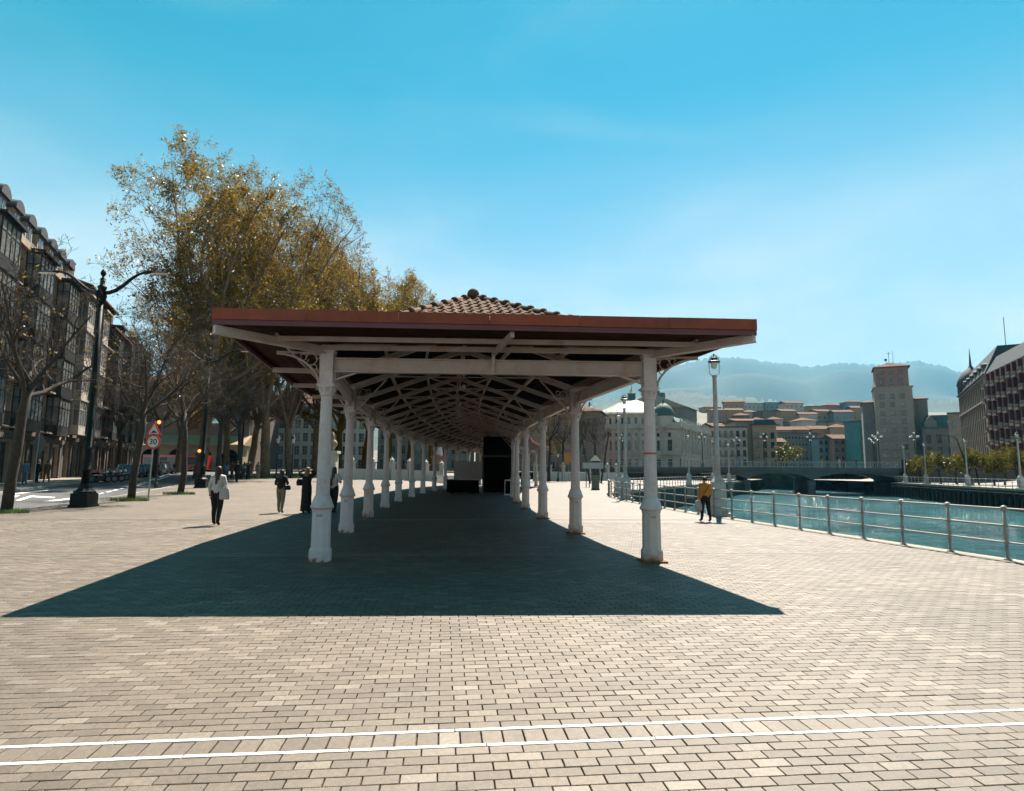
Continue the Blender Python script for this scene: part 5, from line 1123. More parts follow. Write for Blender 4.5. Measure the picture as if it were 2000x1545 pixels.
# ================================================================== TREES
def leaf_mat(name, cols, trans=.45):
    m, n, l, b = nmat(name); n.remove(b); at_ = n.new('ShaderNodeAttribute'); at_.attribute_name = 'tone'
    cr = n.new('ShaderNodeValToRGB'); e = cr.color_ramp.elements
    for i, c in enumerate(cols):
        p = i / (len(cols) - 1)
        k = e[0] if i == 0 else (e[1] if i == len(cols) - 1 else e.new(p)); k.position = p; k.color = (*c, 1)
    oi = n.new('ShaderNodeObjectInfo'); ad = n.new('ShaderNodeMath'); ad.operation = 'MULTIPLY_ADD'; ad.inputs[1].default_value = .25; l.new(oi.outputs['Random'], ad.inputs[0]); l.new(at_.outputs['Fac'], ad.inputs[2])
    sb = n.new('ShaderNodeMath'); sb.operation = 'SUBTRACT'; sb.inputs[1].default_value = .12; l.new(ad.outputs[0], sb.inputs[0]); l.new(sb.outputs[0], cr.inputs['Fac'])
    d = n.new('ShaderNodeBsdfDiffuse'); t = n.new('ShaderNodeBsdfTranslucent'); mx = n.new('ShaderNodeMixShader'); mx.inputs[0].default_value = trans
    l.new(cr.outputs[0], d.inputs[0]); l.new(cr.outputs[0], t.inputs[0]); l.new(d.outputs[0], mx.inputs[1]); l.new(t.outputs[0], mx.inputs[2]); l.new(mx.outputs[0], n['Material Output'].inputs[0]); return m
M['leaf_plane'] = leaf_mat('plane_spring_leaf', [(.11, .048, .010), (.17, .086, .011), (.21, .122, .012), (.24, .155, .013), (.26, .19, .015)], .6)
M['leaf_yellow'] = leaf_mat('yellow_plane_leaf', [(.17, .10, .011), (.25, .165, .012), (.29, .21, .013), (.30, .235, .016)], .6)
M['leaf_small'] = leaf_mat('riverside_leaf', [(.085, .06, .01), (.14, .105, .014), (.17, .14, .018), (.12, .125, .018)])
def fast_mesh(name, V, F, tone, mat):
    me = bpy.data.meshes.new(name); V = np.asarray(V, np.float32); F = np.asarray(F, np.int32); k = F.shape[1]
    me.vertices.add(len(V)); me.vertices.foreach_set('co', V.ravel()); me.loops.add(F.size); me.loops.foreach_set('vertex_index', F.ravel())
    me.polygons.add(len(F)); me.polygons.foreach_set('loop_start', np.arange(0, F.size, k, dtype=np.int32))
    if tone is not None: a = me.attributes.new('tone', 'FLOAT', 'POINT'); a.data.foreach_set('value', np.asarray(tone, np.float32))
    me.materials.append(mat); me.update(calc_edges=True); return me
def leaves(P, size, r_, name, mat, clump=1):
    P = np.asarray(P); n = len(P); nrm = r_.normal(size=(n, 3)); nrm /= np.linalg.norm(nrm, axis=1)[:, None]
    t = np.cross(nrm, r_.normal(size=(n, 3))); t /= np.linalg.norm(t, axis=1)[:, None]; b = np.cross(nrm, t); s = (size * (.55 + .9 * r_.random(n)))[:, None]
    V = np.stack([P - t * s, P - b * s * .45, P + t * s, P + b * s * .45], 1).reshape(-1, 3)
    return fast_mesh(name, V, np.arange(4 * n).reshape(-1, 4), np.repeat(np.clip(.5 + .22 * r_.normal(size=n), 0, 1), 4), mat)
def grow(seed, spec):
    """spec: trunk length, radius, per level (children, length factor, angle, jitter, up-pull); returns branch MB and tip points"""
    r_ = np.random.default_rng(seed); mb = MB(); tips = []; L = spec['levels']; env = spec.get('env')
    def perp(d):
        v = r_.normal(size=3); v -= d * v.dot(d); return v / np.linalg.norm(v)
    def branch(p, d, length, rad, lv):
        segs = spec['segs'][min(lv, len(spec['segs']) - 1)]; pts, rs = [p], [rad]; q = p.copy(); dd = d.copy()
        for i in range(segs):
            dd = dd + r_.normal(size=3) * spec['jit'][min(lv, len(spec['jit']) - 1)] + np.array([0, 0, spec['up'][min(lv, len(spec['up']) - 1)]]); dd /= np.linalg.norm(dd)
            q = q + dd * length / segs
            if lv and env is not None and ((q[0] / env[0]) ** 2 + (q[1] / env[0]) ** 2 + ((q[2] - env[2]) / (env[1] if q[2] > env[2] else env[3])) ** 2) > 1 + .12 * r_.normal():
                if i == 0: return
                break
            pts.append(q.copy()); rs.append(max(rad * (1 - (i + 1) / segs * spec['taper'][min(lv, len(spec['taper']) - 1)]), spec.get('rmin', .006)))
        segs = len(pts) - 1; sides = (9, 6, 5, 4, 3, 3)[min(lv, 5)]
        mb.tube(pts, rs, sides, cap=lv == 0)
        if lv >= L - 2: tips.append((lv, pts))
        if lv + 1 >= L: return
        n_, lf, ang = spec['ch'][lv]; f0 = spec['from'][lv]
        for k in range(n_):
            f_ = f0 + (1 - f0) * ((k + r_.random()) / n_); i0 = min(int(f_ * segs), segs - 1); w = f_ * segs - i0
            bp = pts[i0] * (1 - w) + pts[i0 + 1] * w; br_d = pts[i0 + 1] - pts[i0]; br_d = br_d / np.linalg.norm(br_d)
            a = R(ang * (.65 + .7 * r_.random()) if lv else ang * (.25 + 1.15 * ((k * .618 + .3) % 1))); pp = perp(br_d) if lv else np.array([math.cos(k * 2.4 + seed), math.sin(k * 2.4 + seed), 0.]); nd = br_d * math.cos(a) + pp * math.sin(a)
            branch(bp, nd, length * lf * (.65 + .6 * r_.random()) * (1.15 - .35 * f_ if lv else 1), max(rs[i0] * spec['rf'][lv] * (.8 + .3 * r_.random()), spec.get('rmin', .006)), lv + 1)
    branch(np.array([0., 0, 0]), np.array(spec.get('lean', (0, 0, 1.))), spec['trunk'], spec['r'], 0)
    return mb, tips
def crown_points(tips, per, spread, r_):
    P = []
    for lv, pts in tips:
        pts = np.array(pts)
        for _ in range(per): i = r_.integers(len(pts) - 1); w = r_.random(); P.append(pts[i] * (1 - w) + pts[i + 1] * w + r_.normal(size=3) * spread)
    return np.array(P)
PL = dict(levels=6, trunk=8.5, r=.50, env=(9.8, 12.8, 19.2, 13.5), segs=(5, 10, 6, 4, 3, 2), jit=(.05, .06, .10, .16, .2, .25), up=(.02, .022, .04, .03, .02, 0), taper=(.35, .75, .8, .85, .8, .7), ch=((13, 2.5, 42), (9, .36, 36), (5, .50, 40), (5, .52, 44), (4, .5, 48)), rf=(.55, .5, .5, .5, .55), rmin=.012)
PL['from'] = (.62, .25, .2, .15, .15)
def tree_obj(name, label, cat, loc, rz, sc, bm, lm, group, trunk_mat, leaf_m=None):
    o = thing(name, label, cat, loc, rz, group); o.scale = (sc,) * 3 if not hasattr(sc, '__len__') else sc
    link('trunk', bm, o)
    if lm: link('crown', lm, o)
    return o
pv = []
for sd_ in (3, 11, 26):
    mb, tips = grow(sd_, PL); r_ = np.random.default_rng(sd_); P = crown_points(tips, 4, .17, r_); top = max(p[1][-1][2] for p in tips)
    wdt = np.percentile(np.abs(P[:, :2]), 95)
    pv.append((mb.mesh('trunk', M['bark'], True), leaves(P, .105, r_, 'crown', M['leaf_plane']), top, wdt, len(P), len(mb.f)))
print('planes', [(round(float(v[2]), 1), round(float(v[3]), 1), v[4], v[5]) for v in pv])
def gpos(px, D):
    v = at_d(px, 920, D); return Vector((v.x, D, g(v.x, D) if D < 118 else 1.36))
PT = [(388, 61, 304, 'huge plane tree with golden spring leaves rising behind the street lamp', 0, 1.0), (518, 68, 322, 'huge plane tree with double trunk, second tallest crown above the canopy corner', 1, .95), (440, 86, 490, 'plane tree trunk leaning left behind the woman in white', 2, .9),
      (486, 90, 480, 'slender plane tree between the leaning trunk and the double trunk', 0, .9), (566, 78, 440, 'plane tree with low forked limb beside the women in black', 2, .9), (615, 88, 455, 'young straight plane tree left of the front canopy column', 1, .9),
      (662, 84, 488, 'yellow-green plane tree above the middle of the canopy edge', 2, 1.0), (712, 98, 512, 'plane tree seen between the first two canopy columns', 0, 1.0), (756, 92, 534, 'plane tree seen behind the third canopy column', 1, 1.0), (795, 104, 556, 'last yellow plane tree whose crown ends left of the tiled hip', 2, .62), (845, 112, 610, 'plane tree seen low behind the far canopy columns', 0, 1.0), (345, 98, 540, 'plane tree standing by the church porch', 1, .9)]
for i, (px, D, yt, lb, k, wx) in enumerate(PT):
    p = gpos(px, D); ang_ = (.63, .9, 4.0, 1.0, 5.2, 3.1, .4, 2.6, 4.4, 1.7, 3.6, 5.0)[i]; hgt = at_d(px, yt, D).z - p.z; s_ = hgt / pv[k][2]
    o = tree_obj('plane_tree', lb, 'tree', p, ang_, (s_ * wx, s_ * wx, s_), pv[k][0], pv[k][1], 'plane trees of the park', None)
    if 6 <= i <= 10: sl_ = o.children[-1].material_slots[0]; sl_.link = 'OBJECT'; sl_.material = M['leaf_yellow']
# pruned bare street trees
BT = dict(levels=6, trunk=4.3, r=.17, segs=(4, 5, 5, 4, 3, 2), jit=(.05, .12, .16, .2, .25, .3), up=(.02, .06, .05, .03, .02, 0), taper=(.25, .7, .8, .85, .8, .7), ch=((6, .76, 48), (6, .6, 42), (5, .55, 45), (5, .5, 50), (4, .55, 50)), rf=(.6, .5, .5, .5, .6), rmin=.0055)
BT['env'] = None; BT['from'] = (.85, .2, .15, .15, .1)
bt = []
for sd_, lean in ((5, (.10, .03, 1)), (9, (.07, 0, 1)), (14, (.06, .05, 1))):
    BT['lean'] = lean; mb, tips = grow(sd_, BT); r_ = np.random.default_rng(sd_)
    mb2 = MB(); mb2.v, mb2.f, mb2.m = mb.v, mb.f, mb.m; bt.append((mb.mesh('trunk', M['bark_dark'], True), max(p[1][-1][2] for p in tips), len(mb.f), leaves(crown_points(tips, 1, .06, r_)[::14], .05, r_, 'buds', M['leaf_plane'])))
print('bare', [(round(float(b[1]), 1), b[2]) for b in bt])
def tufts(parent_loc, label, n_, rad, h=.14):
    r_ = np.random.default_rng(n_); V, F = [], []
    for i in range(n_):
        a = r_.random() * 6.28; d = rad * math.sqrt(r_.random()); x, y = d * math.cos(a) * 1.6, d * math.sin(a) * .8; hh = h * (.5 + r_.random()); t = r_.random() * 6.28; dx, dy = math.cos(t) * .012, math.sin(t) * .012; lx, ly = r_.normal(size=2) * .05
        k = len(V); V += [(x - dx, y - dy, 0), (x + dx, y + dy, 0), (x + lx, y + ly, hh)]; F.append((k, k + 1, k + 2))
    o = link('grass_tuft', fast_mesh('grass_tuft', V, F, None, M['grass']), None, parent_loc); stuff(o, label, 'grass'); return o
for i, (px, py, k, sc, lb) in enumerate(((12, 1003, 0, 1.12, 'bare pruned street tree at the left edge beside the lamp post'), (256, 977, 1, 1.02, 'bare pruned street tree next to the speed limit sign'), (352, 962, 2, 1.05, 'bare pruned street tree between the signs and the woman in white'))):
    p = at_z(px, py, 0.1); p = at_z(px, py, g(p.x, p.y)); p = Vector((p.x, p.y, g(p.x, p.y)))
    o = tree_obj('street_tree', lb, 'tree', p, (.2, 5.6, .5)[i], sc, bt[k][0], bt[k][3], 'bare trees along the kerb', None)
    tufts(p + Vector((0, -.1, .002)), f'green grass tuft growing round the foot of the {("leftmost", "middle", "right-hand")[i]} bare street tree', 900, .55)
for i, (px, D, sc, k, lb) in enumerate(((300, 66, 1.35, 0, 'bare grey tree crown behind the speed limit sign'), (425, 52, 1.25, 1, 'dense bare tree behind the woman in white'), (230, 70, 1.3, 2, 'bare tree in front of the terrace end'), (470, 62, 1.3, 0, 'bare tree with grey twigs under the canopy corner'), (1072, 96, 1.55, 1, 'bare brown tree just right of the canopy columns'), (1100, 104, 1.6, 2, 'second bare brown tree right of the canopy'), (1128, 112, 1.5, 0, 'third bare brown tree toward the theatre'), (1165, 118, 1.3, 1, 'low bare tree in front of the theatre front'))):
    p = gpos(px, D); tree_obj('bare_tree', lb, 'tree', p, i * 1.1, sc, bt[k][0], None, 'bare trees behind', None)
p = gpos(1095, 125); tree_obj('plane_tree', 'plane tree with thin brown leaves between the canopy and the theatre', 'tree', p, 1.0, .52, pv[1][0], pv[1][1], 'plane trees of the park', None)
# small rounded trees on the right bank
ST = dict(levels=5, trunk=1.9, r=.13, segs=(3, 4, 3, 3, 2), jit=(.04, .12, .18, .22, .3), up=(.02, .04, .02, 0, 0), taper=(.3, .7, .8, .8, .7), ch=((5, .95, 52), (5, .55, 45), (5, .6, 45), (4, .6, 50)), rf=(.6, .5, .5, .6), rmin=.01)
ST['env'] = None; ST['from'] = (.85, .25, .2, .2)
mb, tips = grow(8, ST); r_ = np.random.default_rng(8); sm_t = mb.mesh('trunk', M['bark_dark'], True); sm_l = leaves(crown_points(tips, 5, .14, r_), .095, r_, 'crown', M['leaf_small']); sm_h = max(p[1][-1][2] for p in tips)
for i, (px, D) in enumerate(((1792, 108), (1815, 106), (1838, 98), (1868, 96), (1890, 90), (1912, 92), (1942, 86), (1962, 90), (1990, 82), (2030, 80))):
    v = at_d(px, 940, D); x = max(v.x, lerp(BANK, D) + 2.6); z = 1.5 * smooth(12, 30, x - lerp(BANK, D)); hh = 4.7 + (i * 37 % 10) * .09
    tree_obj('riverside_tree', f'small yellow-green tree on the right bank, {ORD[i]} counting from the bridge', 'tree', (x, D, z), i * 2.1, hh / sm_h * np.array([1.0, 1.0, 1.0]), sm_t, sm_l, 'small trees on the right bank', None)
v = at_d(1535, 905, 150); tree_obj('riverside_tree', 'round yellow tree standing behind the bridge beside the dark office block', 'tree', (v.x, 150, 1.2), .4, 1.75, sm_t, sm_l, 'small trees on the right bank', None)

# ================================================================== STREET FURNITURE, PARK, VEHICLES
def gz_at(px, py):
    p = at_z(px, py, 0.1)
    for _ in range(6): p = at_z(px, py, g(p.x, p.y))
    return p
def street_lamp(loc, label):
    o = thing('street_lamp', label, 'street lamp', loc, 0, 'double-armed street lamps')
    b_ = MB(); b_.bx(-.36, -.36, 0, .36, .36, .62); b_.bx(-.40, -.40, 0, .40, .40, .10); b_.lathe([(.42, .62), (.42, .70), (.30, .78), (.24, .86), (.22, .98), (.19, 1.05)], 8, rot=R(22.5)); b_.build('plinth', M['green_iron'], o)
    b_ = MB(); b_.lathe([(.17, 1.04), (.16, 1.6), (.20, 1.62), (.20, 1.70), (.155, 1.74), (.14, 2.6), (.16, 2.63), (.16, 2.70), (.125, 2.73), (.11, 6), (.095, 9.6)], 14); b_.build('pole', M['green_iron'], o, True)
    b_ = MB(); b_.lathe([(.10, 9.55), (.17, 9.6), (.18, 9.8), (.15, 10.15), (.18, 10.2), (.18, 10.3), (.10, 10.36), (.09, 10.62), (.12, 10.66), (.05, 10.72), (.045, 10.80), (.10, 10.86), (.115, 10.95), (.08, 11.06), (.02, 11.16)], 12)
    for k in range(6): a = k * math.pi / 3; b_.tube([(.15 * math.cos(a), .15 * math.sin(a), 9.62), (.21 * math.cos(a), .21 * math.sin(a), 9.85), (.15 * math.cos(a), .15 * math.sin(a), 10.1)], .03, 5)
    b_.build('finial', M['green_iron'], o, True)
    for s_ in (-1, 1):
        b_ = MB(); b_.tube([(s_ * x, 0, z) for x, z in ((.1, 10.0), (.32, 10.0), (.62, 10.12), (.95, 10.38), (1.25, 10.68), (1.55, 10.90), (1.85, 11.0), (2.05, 11.02))], [.10, .095, .085, .08, .07, .06, .055, .05], 8); ar = b_.build('arm', M['green_iron'], o, True)
        b_ = MB(); b_.mi = 0; b_.lathe([(.02, .10), (.09, .085), (.14, .04), (.15, 0)], 14, (s_ * 2.48, 0, 10.95), sx=3.1); b_.tube([(s_ * 1.95, 0, 11.02), (s_ * 2.2, 0, 11.0)], .07, 8); b_.mi = 1; b_.lathe([(.145, 0), (.10, -.05), (.02, -.07)], 14, (s_ * 2.48, 0, 10.947), sx=2.9); b_.build('lamp_head', [M['green_iron'], M['lamp_glass']], ar)
    return o
sl = street_lamp(gz_at(163, 990), 'tall dark green street lamp with two curved arms beside the road'); 
place(sl, gz_at(393, 953), R(10), 'black double-armed street lamp behind the woman in white, under the plane tree'); place(sl, gz_at(470, 930), R(30), 'distant double-armed street lamp among the plane trunks')
sl.scale = (.97, .97, .90)
for o_ in (bpy.data.objects['street_lamp.001'], bpy.data.objects['street_lamp.002']): o_.scale = (.95, .95, .86)
# signs
sp_ = gz_at(289, 973); o = thing('road_sign', 'speed bump warning triangle above round 30 speed limit sign on grey post', 'road sign', sp_, R(0))
zt = lambda y: at_d(291, y, sp_.y).z - sp_.z
b_ = MB(); b_.tube([(0, .03, 0), (.06, .03, zt(822))], .035, 10); b_.build('post', M['galv'], o)
zc = zt(863); rad = .5 * (zt(848) - zt(877)); b_ = MB(); b_.tube([(.06, -.015, zc), (.06, .0, zc)], rad, 32); d30 = b_.build('speed_disc', M['sign_red'], o)
b_ = MB(); b_.tube([(.06, -.021, zc), (.06, -.0155, zc)], rad * .74, 32); b_.build('disc_face', M['sign_white'], d30)
z0, z1 = zt(850), zt(822); sw_ = (z1 - z0) * 1.08
b_ = MB(); b_.prism([(.06 - sw_ / 2, z0 + .01), (.06 + sw_ / 2, z0 + .01), (.06, z1)], (0, 0, 0), (1, 0, 0), (0, 0, 1), .015); tri = b_.build('warning_triangle', M['sign_red'], o)
b_ = MB(); b_.prism([(.06 - sw_ * .33, z0 + .075), (.06 + sw_ * .33, z0 + .075), (.06, z1 - .16)], (0, -.0155, 0), (1, 0, 0), (0, 0, 1), .005); b_.build('triangle_face', M['sign_white'], tri)
b_ = MB(); hw_ = sw_ * .22; b_.prism([(.06 - hw_, z0 + .11), (.06 + hw_, z0 + .11), (.06 + hw_, z0 + .14), (.06 + hw_ * .6, z0 + .15)] + [(.06 + hw_ * .6 * math.cos(math.pi * k / 10), z0 + .15 + .09 * math.sin(math.pi * k / 10)) for k in range(1, 10)] + [(.06 - hw_ * .6, z0 + .15), (.06 - hw_, z0 + .14)], (0, -.021, 0), (1, 0, 0), (0, 0, 1), .004); b_.build('bump_symbol', M['sign_black'], tri)
tcu = bpy.data.curves.new('number', 'FONT'); tcu.body = '30'; tcu.size = rad * 1.05; tcu.align_x = 'CENTER'; tcu.align_y = 'CENTER'; tcu.extrude = .002; tcu.offset = .006
to = bpy.data.objects.new('tmp_text', tcu); C.objects.link(to); bpy.context.view_layer.update(); tme = bpy.data.meshes.new_from_object(to.evaluated_get(bpy.context.evaluated_depsgraph_get())); bpy.data.objects.remove(to)
tme.materials.clear(); tme.materials.append(M['sign_black']); link('number', tme, d30, mat=Matrix.Translation((.06, -.0245, zc)) @ Matrix.Rotation(R(90), 4, 'X'))
p = gz_at(65, 946); o = thing('road_sign', 'grey back of a triangle and disc road sign on the far pavement', 'road sign', p, R(4)); zt2 = lambda y: at_d(70, y, p.y).z - p.z
b_ = MB(); b_.tube([(0, 0, 0), (.1, 0, zt2(845))], .045, 8); b_.build('post', M['galv'], o)
b_ = MB(); z0, z1 = zt2(866), zt2(843); b_.prism([(.1 - .55, z0), (.1 + .55, z0), (.1, z1)], (0, .06, 0), (1, 0, 0), (0, 0, 1), .02); b_.build('triangle_back', M['sign_back'], o)
b_ = MB(); zc2 = zt2(873); b_.tube([(.1, .05, zc2), (.1, .07, zc2)], .42, 24); b_.build('disc_back', M['sign_back'], o)
M['amber'] = flat('amber_lens', (.9, .12, .02), .3)
em = M['amber'].node_tree.nodes['Principled BSDF']; em.inputs['Emission Color'].default_value = (1, .12, .02, 1); em.inputs['Emission Strength'].default_value = 2.0
def signal(px, py, py_top, lb, rz=0.0):
    p = gz_at(px, py); o = thing('traffic_light', lb, 'traffic light', p, rz, 'traffic lights'); h = at_d(px, py_top, p.y).z - p.z
    b_ = MB(); b_.lathe([(.12, 0), (.12, .3), (.06, .4), (.05, h - .3)], 8); b_.build('post', M['black_iron'], o)
    b_ = MB(); b_.bx(-.16, -.14, h - .9, .16, .12, h + .16); hd = b_.build('housing', M['black_iron'], o)
    b_ = MB(); b_.ball((0, -.15, h), .12, 10, 6); b_.build('red_lens', M['amber'], hd, True)
    for dz in (-.32, -.62): b_ = MB(); b_.ball((0, -.13, h + dz), .10, 10, 6); b_.build('dark_lens', M['black_iron'], hd, True)
signal(304, 953, 825, 'traffic light showing red just above the speed bump sign'); signal(387, 946, 881, 'low traffic light showing red beside the black lamp post')
# park balustrade and statue
M['marble'] = pm('white_stone', (.42, .405, .385), .75, .1, 2, .15, dirt=(.33, .30, .26), dirt_amt=.5)
def balustrade(label, pts, step, hpost=1.9, hw=1.0):
    o = thing('park_balustrade', label, 'balustrade', pts[0]); q0 = Vector(pts[0]); b_ = MB(); 
    q = MB(); q.bx(-.32, -.32, 0, .32, .32, .25); q.bx(-.26, -.26, .25, .26, .26, hpost - .2); q.bx(-.34, -.34, hpost - .2, .34, .34, hpost - .05); q.lathe([(.2, hpost - .05), (.26, hpost + .1), (.22, hpost + .25), (.1, hpost + .33), (.08, hpost + .42), (.02, hpost + .5)], 10); pme = q.mesh('pier', M['marble'])
    for k in range(len(pts) - 1):
        a, c = Vector(pts[k]), Vector(pts[k + 1]); n_ = max(1, int((c - a).length / step)); d = (c - a) / n_; rz = math.atan2(d.y, d.x)
        for i in range(n_):
            p = a + d * i - q0; link('pier', pme, o, p, rz)
            w = MB(); L = d.length; w.bx(.33, -.16, 0, L - .33, .16, hw); w.bx(.33, -.2, hw, L - .33, .2, hw + .1); link('wall_panel', w.mesh('wall_panel', M['marble']), o, p, rz)
            w = MB()
            for x in np.arange(.5, L - .4, .22): w.bx(x, -.02, hw + .1, x + .04, .02, hw + .75)
            w.bx(.33, -.025, hw + .75, L - .33, .025, hw + .8); link('iron_fence', w.mesh('iron_fence', M['black_iron']), o, p, rz)
    link('pier', pme, o, Vector(pts[-1]) - q0)
    return o
balustrade('white stone balustrade with iron fence behind the left row of canopy columns', [gpos(645, 62), gpos(765, 66), gpos(862, 72)], 2.1)
balustrade('low stone wall with pale piers right of the canopy toward the theatre', [gpos(1046, 98), gpos(1150, 104), gpos(1220, 112)], 2.6, 2.6, 1.3)
o = thing('urn_pillar', 'tall white stone pillar with urn behind the front left column', 'pillar', gpos(648, 58))
b_ = MB(); b_.bx(-.6, -.6, 0, .6, .6, .4); b_.bx(-.45, -.45, .4, .45, .45, 2.5); b_.bx(-.6, -.6, 2.5, .6, .6, 2.75); b_.build('pillar', M['marble'], o)
b_ = MB(); b_.lathe([(.2, 2.75), (.12, 2.9), (.35, 3.2), (.42, 3.5), (.3, 3.7), (.12, 3.85), (.2, 4.0), (.12, 4.2), (.02, 4.5)], 14); b_.build('urn', M['sand'], o, True)
st_ = thing('statue', 'pale stone figure on a brick-pink pedestal seen through the left canopy columns', 'statue', gpos(857, 76))
b_ = MB(); b_.bx(-1.0, -1.0, 0, 1.0, 1.0, .4); b_.bx(-.75, -.75, .4, .75, .75, 2.6); b_.bx(-.9, -.9, 2.6, .9, .9, 2.85); b_.build('pedestal', M['pink_w'], st_)
b_ = MB(); b_.lathe([(.42, 2.85), (.40, 3.2), (.30, 3.8), (.27, 4.1), (.33, 4.5), (.30, 4.75), (.10, 4.85), (.09, 4.92), (.15, 5.0), (.17, 5.12), (.13, 5.26), (.02, 5.32)], 12, sy=.75); b_.tube([(.3, 0, 4.7), (.45, -.1, 4.35), (.25, -.3, 4.1)], [.1, .08, .06], 7); b_.tube([(-.3, 0, 4.7), (-.5, 0, 4.4), (-.45, -.15, 4.0)], [.1, .08, .06], 7); b_.build('figure', M['marble'], st_, True)
o = thing('stone_steps', 'short flight of white steps below the statue', 'steps', gpos(872, 68), R(10))
for i in range(6): b_ = MB(); b_.bx(-1.4, i * .34, i * .14, 1.4, i * .34 + .36, i * .14 + .139); b_.build('step', M['marble'], o)
# lawn patches under the plane trees
for k, (px, D, r_, lb) in enumerate(((545, 70, 4.5, 'strip of lawn round the double plane trunk'), (610, 84, 5, 'lawn patch behind the women in black'))):
    tufts(gpos(px, D) + Vector((0, 0, .01)), lb, 5000 + k, r_, .25)
# park lanterns
def lantern(loc, label):
    o = thing('park_lantern', label, 'lantern', loc, 0, 'park lanterns'); b_ = MB(); b_.lathe([(.2, 0), (.2, .4), (.09, .6), (.06, 3.6), (.12, 3.65)], 8); b_.build('post', M['black_iron'], o)
    b_ = MB(); b_.mi = 0; b_.lathe([(.12, 3.65), (.22, 4.15)], 6, cap=True); b_.mi = 1; b_.lathe([(.30, 4.155), (.18, 4.35), (.03, 4.55)], 6); b_.build('lantern', [M['lamp_glass'], M['black_iron']], o); return o
pl_ = lantern(gpos(540, 66), 'black park lantern left of the forked plane tree')
for px, D, lb in ((570, 67, 'black park lantern right of the forked plane tree'), (508, 84, 'far park lantern between plane trunks'), (1062, 88, 'black park lantern right of the canopy'), (1090, 96, 'second park lantern right of the canopy by the orange banners'), (640, 96, 'far park lantern near the front left column')): place(pl_, gpos(px, D), 0, lb)
# things on the quay promenade behind
p = gz_at(1163, 957); o = thing('waste_bin', 'grey-green square waste bin on the quay near the railing bend', 'bin', p); b_ = MB(); b_.bx(-.3, -.3, .12, .3, .3, 1.35); b_.build('body', pm('bin_green', (.10, .13, .10), .6), o); b_ = MB(); b_.bx(-.34, -.34, 0, .34, .34, .12); b_.build('base', M['black_iron'], o); b_ = MB(); b_.bx(-.36, -.36, 1.35, .36, .36, 1.45); b_.build('lid', M['green_iron'], o)
p = gz_at(1148, 952); o = thing('info_post', 'slim dark information stand beside the waste bin', 'sign', p); b_ = MB(); b_.bx(-.2, -.06, 0, -.12, .06, 2.6); b_.bx(.12, -.06, 0, .2, .06, 2.6); b_.build('posts', M['black_iron'], o); b_ = MB(); b_.bx(-.5, -.08, 1.9, 1.6, -.061, 2.5); b_.build('panel', M['galv'], o)
p = gpos(1163, 86); o = thing('crane_masts', 'pair of dark masts splayed in a V above a small green hut', 'mast', p)
for s_ in (-1, 1): b_ = MB(); b_.tube([(s_ * .75, 0, 0), (s_ * 1.9, 0, 7.0)], [.14, .10], 8); b_.build('mast', M['black_iron'], o)
b_ = MB(); b_.bx(-.5, -.5, 0, .5, .5, 3.0); b_.build('hut', M['black_iron'], o); b_ = MB(); b_.lathe([(1.0, 3.0), (.06, 3.8)], 4, rot=R(45)); b_.build('hut_roof', M['gframe'], o)
M['banner'] = flat('orange_banner', (.45, .16, .015), .7)
for k, px in enumerate((1102, 1111)):
    p = gpos(px, 97); o = thing('street_banner', ('left', 'right')[k] + ' one of the two orange vertical banners right of the canopy', 'banner', p, 0, 'orange banners'); b_ = MB(); b_.tube([(0, 0, 0), (0, 0, 4.6)], .04, 6); b_.build('pole', M['galv'], o); b_ = MB(); b_.bx(.05, -.02, 2.6 - k * -.3, .62, .02, 4.4); b_.build('cloth', M['banner'], o)
# ------------------------------------------------------------------ vehicles
M['tyre'] = flat('tyre', (.012, .012, .012), .9); M['rim'] = flat('rim', (.12, .12, .13), .35, .7); M['car_glass'] = flat('car_glass', (.012, .016, .018), .05, 0, .8); M['headlight'] = flat('headlight', (.75, .75, .75), .1); M['tail'] = flat('tail_light', (.35, .01, .01), .2)
def paint(name, c): m = flat(name, c, .25, .0, .6); m.node_tree.nodes['Principled BSDF'].inputs['Coat Weight'].default_value = .6; return m
PAINT = {k: paint('car_' + k, c) for k, c in dict(white=(.44, .44, .44), silver=(.24, .255, .27), blue=(.03, .09, .2), grey=(.10, .105, .11), black=(.012, .012, .014), teal=(.05, .13, .17), red=(.30, .02, .015)).items()}
def wheel_parts(o, x, y, r, w):
    b_ = MB(); b_.tube([(x, y - w / 2, r), (x, y + w / 2, r)], r, 18); wh = b_.build('wheel', M['tyre'], o)
    b_ = MB(); b_.tube([(x, y - w / 2 - .01, r), (x, y + w / 2 + .01, r)], r * .6, 12); b_.build('rim', M['rim'], wh)
